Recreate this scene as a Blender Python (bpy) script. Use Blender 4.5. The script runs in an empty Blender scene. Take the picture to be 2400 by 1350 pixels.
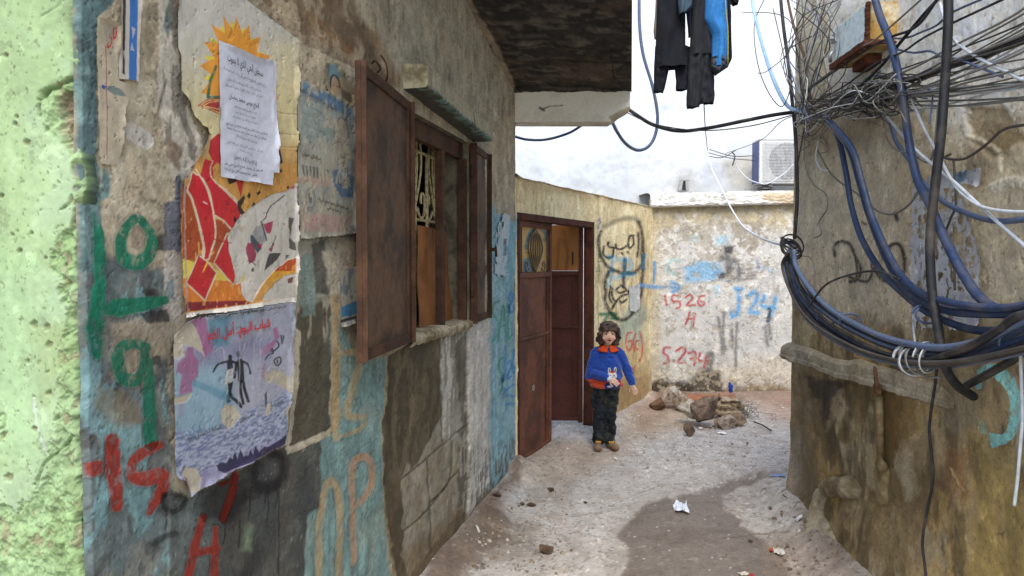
import bpy, bmesh, math, random
import numpy as np
from mathutils import Vector, Matrix

# ------------------------------------------------------------------ camera, sky, sun, exposure
SC = bpy.context.scene
COL = SC.collection
F = 1730.0                      # focal length in photo pixels (photo 2400 x 1350)
PITCH = math.atan(60 / F)
EYE = 1.6
cd = bpy.data.cameras.new('camera'); cam = bpy.data.objects.new('camera', cd); COL.objects.link(cam)
cd.sensor_width = 36; cd.lens = 36 * F / 2400; cd.clip_start = 0.05; cd.clip_end = 500
cam.location = (0, 0, EYE); cam.rotation_euler = (math.pi / 2 - PITCH, 0, 0)
SC.camera = cam
SUN_EL, SUN_AZ = math.radians(54), math.radians(184)     # sun behind the camera, veiled by thin cloud
w = bpy.data.worlds.new('World'); SC.world = w; w.use_nodes = True
nt = w.node_tree; bg = nt.nodes['Background']
sky = nt.nodes.new('ShaderNodeTexSky'); sky.sky_type = 'NISHITA'; sky.sun_disc = False
sky.sun_elevation = SUN_EL; sky.sun_rotation = SUN_AZ; sky.air_density = 1.0; sky.dust_density = 2.0; sky.ozone_density = 1.0
nt.links.new(sky.outputs[0], bg.inputs[0]); bg.inputs[1].default_value = 0.15
sl = bpy.data.lights.new('sun', 'SUN'); sl.energy = 1.5; sl.angle = math.radians(38); sl.color = (1, 0.985, 0.965)
so = bpy.data.objects.new('sun', sl); COL.objects.link(so)
sdir = Vector((math.sin(SUN_AZ) * math.cos(SUN_EL), math.cos(SUN_AZ) * math.cos(SUN_EL), math.sin(SUN_EL)))
so.rotation_euler = sdir.to_track_quat('Z', 'Y').to_euler()
vs = SC.view_settings; vs.view_transform = 'Standard'; vs.look = 'None'; vs.gamma = 1; vs.use_curve_mapping = False
vs.exposure = 1.25
SC.cycles.max_bounces = 8; SC.cycles.diffuse_bounces = 5; SC.cycles.use_denoising = True

# ------------------------------------------------------------------ numbers
cp, sp = math.cos(PITCH), math.sin(PITCH)
def ray(px, py):
    a = (px - 1200) / F; b = (675 - py) / F
    return np.array([a, cp + b * sp, -sp + b * cp])
def ground(px, py, z=0.0):
    r = ray(px, py); t = (z - EYE) / r[2]
    return np.array([r[0] * t, r[1] * t, z])
def at(px, py, y):
    r = ray(px, py); t = y / r[1]
    return np.array([r[0] * t, y, EYE + r[2] * t])
def project(P):
    P = np.asarray(P, float); x = P[..., 0]; y = P[..., 1]; z = P[..., 2] - EYE
    d = np.maximum(y * cp - z * sp, 0.05); h = y * sp + z * cp
    return 1200 + F * x / d, 675 - F * h / d
class Facet:                                   # a vertical plane: origin, direction along it, normal to the alley
    def __init__(s, p0, d):
        s.p0 = np.array(p0[:2], float); s.d = np.array(d, float) / math.hypot(*d); s.n = np.array([s.d[1], -s.d[0]])
        s.n3 = np.array([s.n[0], s.n[1], 0.0]); s.d3 = np.array([s.d[0], s.d[1], 0.0])
    def uz(s, px, py):
        r = ray(px, py); t = (s.p0 @ s.n) / (r[:2] @ s.n); P = r * t
        return float((P[:2] - s.p0) @ s.d), float(P[2] + EYE)
    def hit(s, px, py, off=0.0):
        r = ray(px, py); t = ((s.p0 + s.n * off) @ s.n) / (r[:2] @ s.n); P = r * t
        return np.array([P[0], P[1], P[2] + EYE])
    def P(s, u, z, off=0.0):
        u = np.asarray(u, float); z = np.asarray(z, float); off = np.asarray(off, float)
        return np.stack([s.p0[0] + s.d[0] * u + s.n[0] * off, s.p0[1] + s.d[1] * u + s.n[1] * off, z + 0 * u], -1)
GA = ground(1150, 1180)
LF = Facet(GA, ((1600 - 1200) / F, 1))                     # long peeling wall on the left
GB = LF.P(0.7297, 0)
GD = ground(1527, 935)
WF = Facet(GB, (GD - GB)[:2])                              # cream wall with the metal door
KF = Facet(GD, (1, 0.08))                                  # back wall
RF = Facet(ground(1857, 1185), (-(1300 - 1200) / F, -1))   # corner house on the right
GC = LF.P(-3.385, 0)
GF = Facet(GC, (-LF.n[0], -LF.n[1])); GF.n = -GF.n if GF.n[1] > 0 else GF.n; GF.n3 = np.array([GF.n[0], GF.n[1], 0])

def lin(c):
    c = np.asarray(c, float) / 255.0
    return np.where(c <= 0.04045, c / 12.92, ((c + 0.055) / 1.055) ** 2.4)
def _h(ix, iy, seed):
    h = (ix.astype(np.int64) * 374761393 + iy.astype(np.int64) * 668265263 + seed * 982451653) & 0xffffffff
    h = ((h ^ (h >> 13)) * 1274126177) & 0xffffffff
    return ((h ^ (h >> 16)) & 0xffff) / 65535.0
def vnoise(x, y, seed=0):
    ix = np.floor(x); iy = np.floor(y); fx = x - ix; fy = y - iy
    fx = fx * fx * (3 - 2 * fx); fy = fy * fy * (3 - 2 * fy)
    a = _h(ix, iy, seed); b = _h(ix + 1, iy, seed); c = _h(ix, iy + 1, seed); d = _h(ix + 1, iy + 1, seed)
    return (a + (b - a) * fx) * (1 - fy) + (c + (d - c) * fx) * fy
def fbm(x, y, o=4, seed=0, g=0.5):
    s = 0.0; a = 1.0; t = 0.0
    for k in range(o):
        s = s + a * vnoise(x * 2 ** k + 17.3 * k, y * 2 ** k - 9.1 * k, seed + k); t += a; a *= g
    return s / t
def sstep(a, b, x):
    t = np.clip((x - a) / (b - a), 0, 1); return t * t * (3 - 2 * t)
def crom(pts, n=8):
    p = np.asarray(pts, float)
    if len(p) < 3: n = max(2, n)
    q = np.vstack([2 * p[0] - p[1], p, 2 * p[-1] - p[-2]]); out = []
    for i in range(len(p) - 1):
        a, b, c, d = q[i], q[i + 1], q[i + 2], q[i + 3]
        for t in np.arange(n) / n:
            out.append(0.5 * ((2 * b) + (c - a) * t + (2 * a - 5 * b + 4 * c - d) * t * t + (3 * b - a - 3 * c + d) * t ** 3))
    out.append(p[-1]); return np.array(out)

# ------------------------------------------------------------------ scene helpers
def tag(o, label=None, cat=None, group=None, kind=None):
    if label: o['label'] = label
    if cat: o['category'] = cat
    if group: o['group'] = group
    if kind: o['kind'] = kind
    return o
def empty(name, loc, label=None, cat=None, group=None):
    o = bpy.data.objects.new(name, None); COL.objects.link(o); o.location = Vector(loc); o.empty_display_size = 0.1
    return tag(o, label, cat, group)
def reparent(o, parent):                        # keeps o where it is; only Empties carry a translation, meshes sit at the origin
    o.parent = parent
    o.matrix_parent_inverse = Matrix.Translation(parent.location).inverted() if parent.type == 'EMPTY' else Matrix.Identity(4)
    return o
def mobj(name, V, Fc, mat, parent=None, smooth=False, label=None):
    me = bpy.data.meshes.new(name); me.from_pydata([tuple(map(float, v)) for v in V], [], [tuple(f) for f in Fc]); me.update()
    if smooth: me.polygons.foreach_set('use_smooth', [True] * len(me.polygons))
    o = bpy.data.objects.new(name, me); COL.objects.link(o); me.materials.append(mat)
    if parent is not None: reparent(o, parent)
    if label: o['label'] = label
    return o
class MB:                                       # gathers boxes, bars and tubes into ONE mesh
    def __init__(s): s.V = []; s.F = []
    def add(s, V, Fc):
        n = len(s.V); s.V += [np.asarray(v, float) for v in V]; s.F += [tuple(i + n for i in f) for f in Fc]; return s
    def box8(s, c):                             # 8 corners: bottom ring then top ring
        return s.add(c, [(3, 2, 1, 0), (4, 5, 6, 7), (0, 1, 5, 4), (1, 2, 6, 5), (2, 3, 7, 6), (3, 0, 4, 7)])
    def box(s, o, ax, ay, az):                  # origin corner and three edge vectors
        o = np.asarray(o, float); ax = np.asarray(ax, float); ay = np.asarray(ay, float); az = np.asarray(az, float)
        return s.box8([o, o + ax, o + ax + ay, o + ay, o + az, o + ax + az, o + ax + ay + az, o + ay + az])
    def fbox(s, f, u0, u1, z0, z1, o0, o1):     # a box on a facet
        return s.box8([f.P(u0, z0, o0), f.P(u1, z0, o0), f.P(u1, z0, o1), f.P(u0, z0, o1), f.P(u0, z1, o0), f.P(u1, z1, o0), f.P(u1, z1, o1), f.P(u0, z1, o1)])
    def tube(s, pts, r, sides=8, cap=True):
        p = np.asarray(pts, float); n = len(p); rr = np.broadcast_to(np.asarray(r, float), (n,))
        T = np.gradient(p, axis=0); T /= np.maximum(np.linalg.norm(T, axis=1, keepdims=True), 1e-9)
        ref = np.array([0, 0, 1.0]) if abs(T[0][2]) < 0.9 else np.array([1.0, 0, 0])
        N = np.cross(T[0], ref); N /= np.linalg.norm(N); V = []
        for i in range(n):
            N = N - T[i] * (N @ T[i]); N /= max(np.linalg.norm(N), 1e-9); B = np.cross(T[i], N)
            for k in range(sides):
                a = 2 * math.pi * k / sides; V.append(p[i] + rr[i] * (math.cos(a) * N + math.sin(a) * B))
        Fc = [(i * sides + k, i * sides + (k + 1) % sides, (i + 1) * sides + (k + 1) % sides, (i + 1) * sides + k) for i in range(n - 1) for k in range(sides)]
        if cap: Fc += [tuple(range(sides))[::-1], tuple((n - 1) * sides + k for k in range(sides))]
        return s.add(V, Fc)
    def build(s, name, mat, parent=None, smooth=False, bevel=0, label=None):
        o = mobj(name, s.V, s.F, mat, parent, smooth, label)
        bm = bmesh.new(); bm.from_mesh(o.data); bmesh.ops.recalc_face_normals(bm, faces=bm.faces)
        if bevel: bmesh.ops.bevel(bm, geom=[e for e in bm.edges if e.calc_face_angle(0) > 0.6], offset=bevel, segments=2, affect='EDGES', profile=0.5)
        bm.to_mesh(o.data); bm.free()
        if smooth: o.data.polygons.foreach_set('use_smooth', [True] * len(o.data.polygons))
        return o

# ------------------------------------------------------------------ materials
def mat(name, base=None, rough=0.85, metal=0.0, attr=None, nscale=40, namp=0.25, bscale=120, bump=0.3, bdist=0.004, spec=0.3, c2=None, c2scale=6, c2lo=0.45, c2hi=0.6, sheen=0, fine=None, trans=0):
    m = bpy.data.materials.new(name); m.use_nodes = True; t = m.node_tree; n = t.nodes; L = t.links.new
    b = n['Principled BSDF']; b.inputs['Roughness'].default_value = rough; b.inputs['Metallic'].default_value = metal
    b.inputs['Specular IOR Level'].default_value = spec
    tc = n.new('ShaderNodeTexCoord')
    if attr:
        a = n.new('ShaderNodeAttribute'); a.attribute_name = attr; src = a.outputs['Color']
        r = n.new('ShaderNodeAttribute'); r.attribute_name = 'rough'; L(r.outputs['Fac'], b.inputs['Roughness'])
    else:
        q = n.new('ShaderNodeRGB'); q.outputs[0].default_value = (*[float(x) for x in base], 1); src = q.outputs[0]
        if c2 is not None:
            nz = n.new('ShaderNodeTexNoise'); nz.inputs['Scale'].default_value = c2scale; nz.inputs['Detail'].default_value = 8; nz.inputs['Roughness'].default_value = 0.65
            L(tc.outputs['Object'], nz.inputs['Vector'])
            mr = n.new('ShaderNodeMapRange'); mr.inputs[1].default_value = c2lo; mr.inputs[2].default_value = c2hi; L(nz.outputs[0], mr.inputs[0])
            mx = n.new('ShaderNodeMix'); mx.data_type = 'RGBA'; L(mr.outputs[0], mx.inputs[0]); L(src, mx.inputs[6]); mx.inputs[7].default_value = (*[float(x) for x in c2], 1); src = mx.outputs[2]
    nz = n.new('ShaderNodeTexNoise'); nz.inputs['Scale'].default_value = nscale; nz.inputs['Detail'].default_value = 7; nz.inputs['Roughness'].default_value = 0.6
    L(tc.outputs['Object'], nz.inputs['Vector'])
    mr = n.new('ShaderNodeMapRange'); mr.inputs[1].default_value = 0.25; mr.inputs[2].default_value = 0.75; mr.inputs[3].default_value = 1 - namp; mr.inputs[4].default_value = 1 + namp
    L(nz.outputs[0], mr.inputs[0])
    vm = n.new('ShaderNodeVectorMath'); vm.operation = 'MULTIPLY'; L(src, vm.inputs[0]); L(mr.outputs[0], vm.inputs[1])
    L(vm.outputs[0], b.inputs['Base Color'])
    if bump:
        n2 = n.new('ShaderNodeTexNoise'); n2.inputs['Scale'].default_value = bscale; n2.inputs['Detail'].default_value = 6; n2.inputs['Roughness'].default_value = 0.65
        L(tc.outputs['Object'], n2.inputs['Vector'])
        bp = n.new('ShaderNodeBump'); bp.inputs['Strength'].default_value = bump; bp.inputs['Distance'].default_value = bdist
        L(n2.outputs[0], bp.inputs['Height']); L(bp.outputs[0], b.inputs['Normal'])
    if sheen: b.inputs['Sheen Weight'].default_value = sheen
    return m
M_PLASTER = mat('painted_plaster', attr='Col', nscale=90, namp=0.14, bscale=150, bump=0.38, bdist=0.004)
M_SMOOTH = mat('green_painted_plaster', attr='Col', nscale=60, namp=0.05, bscale=160, bump=0.2, bdist=0.002)
M_PAPER = mat('printed_paper', attr='Col', nscale=110, namp=0.06, bscale=60, bump=0.12, bdist=0.003)
M_GROUND = mat('dusty_concrete', attr='Col', nscale=45, namp=0.22, bscale=70, bump=0.6, bdist=0.01)
def P_(c, g=1.0): return tuple(np.clip(lin(c) * g, 0, 0.9))

# ------------------------------------------------------------------ painted, worn surfaces (a fine grid of vertices with paint colours and relief)
class Sheet:
    def __init__(s, P, n3, U, V, gain=1.0, base=(150, 140, 115)):
        s.P = P; s.n3 = np.asarray(n3, float); s.U = U; s.V = V; s.g = gain
        s.px, s.py = project(P); s.shape = U.shape
        s.col = np.zeros(U.shape + (3,)); s.col[:] = lin(base) * gain
        s.rough = np.full(U.shape, 0.88); s.disp = np.zeros(U.shape); s.tags = []; s.vk = .5
        s.jx = fbm(s.px / 22, s.py / 22, 4, 11, 0.6) - 0.5; s.jy = fbm(s.px / 22, s.py / 22, 4, 57, 0.6) - 0.5
        s.fine = fbm(U * 60, V * 60, 4, 5, 0.6); s.med = fbm(U * 9, V * 9, 5, 23, 0.6); s.big = fbm(U * 2.2, V * 2.2, 4, 31)
        s.vert = fbm(U * 45, V * 5, 4, 77, 0.6); s.brk = 1 - .45 * sstep(.56, .68, fbm(U * 60, V * 48, 5, 177, .65))
    @classmethod
    def on(cls, f, us, zs, off=0.0, **k):
        U, V = np.meshgrid(us, zs, indexing='ij'); return cls(f.P(U, V, off), f.n3, U, V, **k)
    def noise(s, su, sv=None, o=4, seed=1, g=0.55): return fbm(s.U * su, s.V * (sv or su), o, seed, g)
    def _sub(s, pts, m):
        p = np.asarray(pts, float); x0, y0 = p.min(0) - m; x1, y1 = p.max(0) + m
        return np.nonzero((s.px > x0) & (s.px < x1) & (s.py > y0) & (s.py < y1))
    def poly(s, pts, soft=2.0, jit=5.0):
        idx = s._sub(pts, soft * 2 + jit + 4); out = np.zeros(s.shape)
        if not len(idx[0]): return out
        x = s.px[idx] + s.jx[idx] * 2 * jit; y = s.py[idx] + s.jy[idx] * 2 * jit
        p = np.asarray(pts, float); ins = np.zeros(x.shape, bool); d2 = np.full(x.shape, 1e9)
        for i in range(len(p)):
            (ax, ay), (bx, by) = p[i], p[(i + 1) % len(p)]
            if ay != by: ins ^= ((ay > y) != (by > y)) & (x < (bx - ax) * (y - ay) / (by - ay) + ax)
            ex, ey = bx - ax, by - ay; L2 = ex * ex + ey * ey + 1e-9
            t = np.clip(((x - ax) * ex + (y - ay) * ey) / L2, 0, 1)
            d2 = np.minimum(d2, (x - ax - t * ex) ** 2 + (y - ay - t * ey) ** 2)
        sd = np.sqrt(d2) * np.where(ins, 1, -1); out[idx] = sstep(-soft, soft, sd); return out
    def stroke(s, pts, w, soft=2.0, jit=1.5, curve=True):
        p = crom(pts, 6) if curve and len(pts) > 2 else np.asarray(pts, float)
        ww = np.interp(np.linspace(0, 1, len(p)), np.linspace(0, 1, len(np.atleast_1d(w))), np.atleast_1d(w)) / 2
        idx = s._sub(p, ww.max() + soft * 2 + jit + 3); out = np.zeros(s.shape)
        if not len(idx[0]): return out
        x = s.px[idx] + s.jx[idx] * 2 * jit; y = s.py[idx] + s.jy[idx] * 2 * jit; sd = np.full(x.shape, -1e9)
        for i in range(len(p) - 1):
            (ax, ay), (bx, by) = p[i], p[i + 1]; ex, ey = bx - ax, by - ay
            t = np.clip(((x - ax) * ex + (y - ay) * ey) / (ex * ex + ey * ey + 1e-9), 0, 1)
            sd = np.maximum(sd, ww[i] + (ww[i + 1] - ww[i]) * t - np.sqrt((x - ax - t * ex) ** 2 + (y - ay - t * ey) ** 2))
        out[idx] = sstep(-soft, soft, sd) * s.brk[idx]; return out
    def lay(s, m, c, a=1.0, h=0.0, rough=None, var=0.25, tagname=None, g=None):
        k = np.clip(m * a, 0, 1)
        cc = lin(c) * (g or s.g) * (1 + var * (0.9 * (s.med - 0.5) + 0.7 * (s.fine - 0.5) + s.vk * (s.vert - .5)) * 1.6)[..., None]
        s.col = s.col * (1 - k[..., None]) + cc * k[..., None]
        if h: s.disp = s.disp + h * m
        if rough is not None: s.rough = s.rough * (1 - k) + rough * k
        if tagname: s.tags.append((tagname, m))
        return m
    def grunge(s, a=.5, sat=.1, seed=500, dark=(60, 52, 42), light=(190, 184, 170), chip=.6):
        k = fbm(s.U * 13, s.V * 12, 7, seed, .68) - .5; f = fbm(s.U * 75, s.V * 60, 4, seed + 9, .7) - .5; v = fbm(s.U * 30, s.V * 3.2, 5, seed + 5, .6) - .5
        s.col *= np.clip(1 + a * 1.7 * k + a * .9 * f + a * s.vk * .9 * v, .35, 1.7)[..., None]
        s.lay(sstep(.66, .72, fbm(s.U * 22, s.V * 17, 6, seed + 20, .66)), dark, chip * .8, h=-.0012); lm = sstep(.66, .72, fbm(s.U * 26, s.V * 18, 6, seed + 30, .66)) * chip; s.col = s.col * (1 + .55 * lm)[..., None] + .03 * lm[..., None] * lin(light); s.disp += .0006 * lm
        s.lay(sstep(.74, .78, fbm(s.U * 85, s.V * 70, 3, seed + 40, .6)), dark, chip, h=-.0015)
        g = s.col.mean(-1, keepdims=True); s.col = s.col * (1 - sat) + g * sat
    def tagm(s, name, label, *ms):
        t = np.zeros(s.shape)
        for m in ms: t = np.maximum(t, m)
        s.tags.append(((name, label), t))
    def finish(s, name, mt, parent=None, label=None, cut=None):
        n, m = s.shape; P = s.P + s.n3 * s.disp[..., None]
        gu = np.gradient(P, axis=0); gv = np.gradient(P, axis=1); N = np.cross(gu, gv); N /= np.maximum(np.linalg.norm(N, axis=-1, keepdims=True), 1e-12)
        if (N.reshape(-1, 3) @ s.n3).mean() < 0: N = -N; flip = True
        else: flip = False
        ids = np.arange(n * m).reshape(n, m)
        Q = np.stack([ids[:-1, :-1], ids[1:, :-1], ids[1:, 1:], ids[:-1, 1:]], -1)
        if flip: Q = Q[..., ::-1]
        keep = np.ones((n - 1, m - 1), bool)
        if cut is not None:
            c = cut[:-1, :-1] & cut[1:, :-1] & cut[1:, 1:] & cut[:-1, 1:]; keep &= ~c
        Pf = P.reshape(-1, 3); Nf = N.reshape(-1, 3); Cf = np.clip(s.col.reshape(-1, 3), 0.004, 0.9); Rf = s.rough.reshape(-1)
        o = s._mesh(name, Pf, Nf, Cf, Rf, Q[keep], mt, parent, label)
        for (nm, lb), t in s.tags:
            f = np.maximum(np.maximum(t[:-1, :-1], t[1:, :-1]), np.maximum(t[1:, 1:], t[:-1, 1:])) > 0.3
            f &= keep
            if f.sum() > 3: s._mesh(nm, Pf + Nf * 0.0016, Nf, Cf, Rf, Q[f], mt, o, lb)
        return o
    @staticmethod
    def _mesh(name, P, N, C, R, Q, mt, parent, label):
        u, inv = np.unique(Q.reshape(-1), return_inverse=True); q = inv.reshape(-1, 4).astype(np.int32)
        me = bpy.data.meshes.new(name); me.vertices.add(len(u)); me.vertices.foreach_set('co', P[u].astype(np.float32).ravel())
        me.loops.add(q.size); me.loops.foreach_set('vertex_index', q.ravel())
        me.polygons.add(len(q)); me.polygons.foreach_set('loop_start', np.arange(0, q.size, 4, dtype=np.int32))
        me.polygons.foreach_set('use_smooth', np.ones(len(q), bool)); me.update(calc_edges=True)
        ca = me.attributes.new('Col', 'FLOAT_COLOR', 'POINT'); ca.data.foreach_set('color', np.concatenate([C[u], np.ones((len(u), 1))], 1).astype(np.float32).ravel())
        ra = me.attributes.new('rough', 'FLOAT', 'POINT'); ra.data.foreach_set('value', R[u].astype(np.float32))
        me.normals_split_custom_set_from_vertices(N[u].astype(np.float32))
        o = bpy.data.objects.new(name, me); COL.objects.link(o); me.materials.append(mt)
        if parent is not None: reparent(o, parent)
        if label: o['label'] = label
        return o
def cols_px(f, x0, x1, step): return np.array([f.uz(x, 615)[0] for x in np.arange(x0, x1 + step * .5, step)])
def rows(*seg):                                 # rows((z0, z1, step), ...) contiguous
    out = []
    for a, b, st in seg: out += list(np.arange(a, b - st * 0.4, st))
    out.append(seg[-1][1]); return np.array(out)

# ------------------------------------------------------------------ lettering
_AR = {}
for _c, _b, _d in [('ا', 0xFE8D, 0), ('أ', 0xFE83, 0), ('إ', 0xFE87, 0), ('ب', 0xFE8F, 1), ('ة', 0xFE93, 0), ('ت', 0xFE95, 1), ('ث', 0xFE99, 1), ('ج', 0xFE9D, 1), ('ح', 0xFEA1, 1),
                   ('خ', 0xFEA5, 1), ('د', 0xFEA9, 0), ('ذ', 0xFEAB, 0), ('ر', 0xFEAD, 0), ('ز', 0xFEAF, 0), ('س', 0xFEB1, 1), ('ش', 0xFEB5, 1), ('ص', 0xFEB9, 1), ('ض', 0xFEBD, 1),
                   ('ط', 0xFEC1, 1), ('ظ', 0xFEC5, 1), ('ع', 0xFEC9, 1), ('غ', 0xFECD, 1), ('ف', 0xFED1, 1), ('ق', 0xFED5, 1), ('ك', 0xFED9, 1), ('ل', 0xFEDD, 1), ('م', 0xFEE1, 1),
                   ('ن', 0xFEE5, 1), ('ه', 0xFEE9, 1), ('و', 0xFEED, 0), ('ى', 0xFEEF, 0), ('ي', 0xFEF1, 1)]: _AR[_c] = (_b, _d)
def shape_ar(t):                                # letters to their joined forms, in drawing order
    out = []
    for i, c in enumerate(t):
        if c not in _AR: out.append(c); continue
        b, dual = _AR[c]; prv = i > 0 and t[i - 1] in _AR and _AR[t[i - 1]][1]; nxt = i + 1 < len(t) and t[i + 1] in _AR and dual
        out.append(chr(b + (3 if prv and nxt else 2 if nxt and dual else 1 if prv else 0)))
    return ''.join(out[::-1])
def text_geo(s, arabic=True, bold=0.0, res=2):
    c = bpy.data.curves.new('lettering', 'FONT'); c.body = shape_ar(s) if arabic else s; c.size = 1; c.resolution_u = res; c.offset = bold; c.fill_mode = 'FRONT'
    o = bpy.data.objects.new('lettering', c); COL.objects.link(o)
    me = o.evaluated_get(bpy.context.evaluated_depsgraph_get()).to_mesh()
    V = np.array([v.co[:] for v in me.vertices]); Fc = [tuple(p.vertices) for p in me.polygons]
    o.to_mesh_clear() if False else None
    bpy.data.objects.remove(o); bpy.data.curves.remove(c); return V, Fc
def text(f, lines, material, parent, off, name='lettering', arabic=True, label=None):
    """lines: (string, left baseline px, right baseline px, height px at the left, bold)"""
    VV = []; FF = []
    for s, p0, p1, hp, bold in lines:
        V, Fc = text_geo(s, arabic, bold)
        A = f.hit(*p0, off); B = f.hit(*p1, off); x0, x1 = V[:, 0].min(), V[:, 0].max()
        hz = f.hit(p0[0], p0[1] - hp, off)[2] - A[2]
        k = len(VV)
        for v in V: VV.append(A + (B - A) * (v[0] - x0) / (x1 - x0) + np.array([0, 0, hz]) * v[1] / 0.75)
        FF += [tuple(i + k for i in fc) for fc in Fc]
    nrm = f.n3
    out = []
    for fc in FF:
        a, b, c = VV[fc[0]], VV[fc[1]], VV[fc[2]]
        out.append(fc if np.cross(b - a, c - a) @ nrm > 0 else fc[::-1])
    return mobj(name, VV, out, material, parent, label=label)
# ================================================================== THE SETTING: ground
def ground_sheet():
    ys = np.concatenate([[-60, -20, -8, -3, 0, 1.0, 1.6], np.arange(2.0, 3.4, 0.011), np.arange(3.4, 5.2, 0.013), np.arange(5.2, 9.3, 0.022), [9.6, 10.5, 14, 25, 60, 150]])
    xs = np.concatenate([[-150, -60, -20, -8, -3, -1.6, -1.2], np.arange(-0.9, 2.3, 0.011), np.arange(2.3, 3.6, 0.025), [4, 5, 8, 20, 60, 150]])
    X, Y = np.meshgrid(xs, ys, indexing='ij')
    s = Sheet(np.stack([X, Y, 0 * X], -1), (0, 0, 1), X, Y, 0.90, (181, 174, 164))
    far = s.py < 1140
    n1 = s.noise(1.6, 1.6, 5, 3); n2 = s.noise(7, 7, 5, 8); n3 = s.noise(26, 26, 4, 9)
    s.lay(sstep(.45, .7, n1), (190, 184, 176), .7)
    s.lay(sstep(.52, .7, n2), (160, 150, 138), .65)
    s.lay(sstep(.6, .75, n3), (140, 128, 114), .5, h=-.002)
    s.lay(sstep(.6, .72, s.noise(11, 11, 5, 81)), (205, 200, 192), .45, h=.002)
    s.lay(s.poly([(1205, 1040), (1300, 1040), (1440, 1040), (1480, 970), (1540, 930), (1640, 950), (1600, 1010), (1500, 1040), (1420, 1090), (1330, 1130), (1200, 1140)], 26, 14), (172, 148, 116), .55)
    s.lay(s.poly([(1480, 960), (1530, 930), (1560, 940), (1560, 980), (1500, 1010)], 16, 10), (150, 120, 98), .6)
    s.lay(s.poly([(1520, 925), (1868, 915), (1868, 955), (1760, 945), (1700, 960), (1540, 960)], 9, 8), (112, 88, 70), .8, h=.015)
    s.lay(s.poly([(1760, 945), (1868, 935), (1868, 1000), (1800, 985)], 18, 8), (150, 118, 98), .6)
    # dark crumbly dirt along the foot of the left wall
    s.lay(s.poly([(1000, 1400), (1000, 1340), (1100, 1245), (1150, 1180), (1190, 1130), (1215, 1085), (1222, 1120), (1190, 1170), (1165, 1210), (1190, 1240), (1200, 1260), (1110, 1330), (1070, 1400)], 18, 16), (105, 84, 64), .85, h=.012)
    s.lay(s.poly([(1105, 1225), (1165, 1195), (1195, 1240), (1185, 1270), (1130, 1265)], 14, 10), (112, 84, 66), .5, h=.02)
    s.lay(s.poly([(1050, 1260), (1180, 1200), (1270, 1240), (1250, 1300), (1090, 1330)], 30, 16), (120, 108, 92), .6 )
    s.lay(s.poly([(1230, 1160), (1330, 1140), (1330, 1180), (1250, 1175)], 16, 10), (140, 128, 112), .5)
    # wet patch
    wet = s.poly([(1862, 1138), (1790, 1140), (1720, 1148), (1690, 1165), (1730, 1168), (1700, 1172), (1700, 1200), (1735, 1215), (1730, 1235), (1800, 1270), (1830, 1300), (1850, 1350), (1860, 1420), (1440, 1420), (1460, 1345), (1480, 1300), (1450, 1260), (1470, 1225), (1500, 1190), (1540, 1168), (1620, 1155), (1680, 1135), (1720, 1127), (1790, 1132)], 4.5, 11)
    s.lay(s.poly([(1862, 1128), (1700, 1120), (1600, 1140), (1500, 1170), (1440, 1225), (1420, 1290), (1410, 1420), (1900, 1420), (1840, 1280), (1740, 1230), (1720, 1190)], 30, 16), (150, 140, 128), .5)
    s.lay(wet, (120, 109, 98), .92, h=-.004, rough=.5, var=.2)
    s.lay(wet * sstep(.5, .75, s.noise(3, 3, 4, 44)), (106, 93, 80), .6)
    s.lay(s.poly([(1790, 1265), (1860, 1255), (1960, 1330), (2060, 1420), (1820, 1420)], 20, 12), (150, 128, 108), .55)
    s.lay(s.poly([(1870, 1215), (1930, 1260), (1990, 1320), (2080, 1350), (1960, 1350), (1880, 1270)], 18, 10), (112, 92, 70), .6)
    s.lay(s.stroke([(1640, 1280), (1700, 1260), (1800, 1250), (1850, 1258)], 3, 2, 3), (96, 80, 64), .7)
    for k in range(26):                         # hair cracks and scrapes
        r = random.Random(k); x = r.uniform(1180, 1840); y = r.uniform(1050, 1340); a = r.uniform(-.5, .5); l = r.uniform(14, 60)
        s.lay(s.stroke([(x, y), (x + l * .5, y + l * a * .3 + r.uniform(-3, 3)), (x + l, y + l * a)], 1.6, 1, 2), (104, 94, 84), .5, h=-.003)
    # small chips and grit
    sp_ = _h(np.round(X * 90), np.round(Y * 70), 3)
    grit = ((sp_ > .985) & (n3 > .45)) * 1.0
    s.lay(grit, (96, 84, 72), .6, h=.006)
    s.lay((sp_ < .003) * 1.0, (225, 222, 215), .8, h=.004)
    s.grunge(.19, .06, 820, (98, 84, 70), (214, 208, 198), .7)
    s.disp += (n1 - .5) * .03 + (n2 - .5) * .014 + (n3 - .5) * .004
    # the floor climbs a little towards every wall foot
    for f, wd, hh, u0, u1 in ((LF, .22, .07, -9, .8), (WF, .3, .05, -.2, 3.4), (RF, .28, .10, -.6, 6), (KF, .3, .06, -.2, 4)):
        r = np.stack([X - f.p0[0], Y - f.p0[1]], -1); dist = r @ f.n; uu = r @ f.d
        s.disp += hh * sstep(wd, 0, dist + (n2 - .5) * .15) * ((uu > u0) & (uu < u1)) * (dist > -.3)
    return s
GS = ground_sheet(); GOBJ = tag(GS.finish('ground', M_GROUND), kind='structure')
def gz(x, y):                                   # height of the ground at a spot
    i = int(np.abs(GS.U[:, 0] - x).argmin()); j = int(np.abs(GS.V[0] - y).argmin()); return float(GS.disp[i, j])

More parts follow.
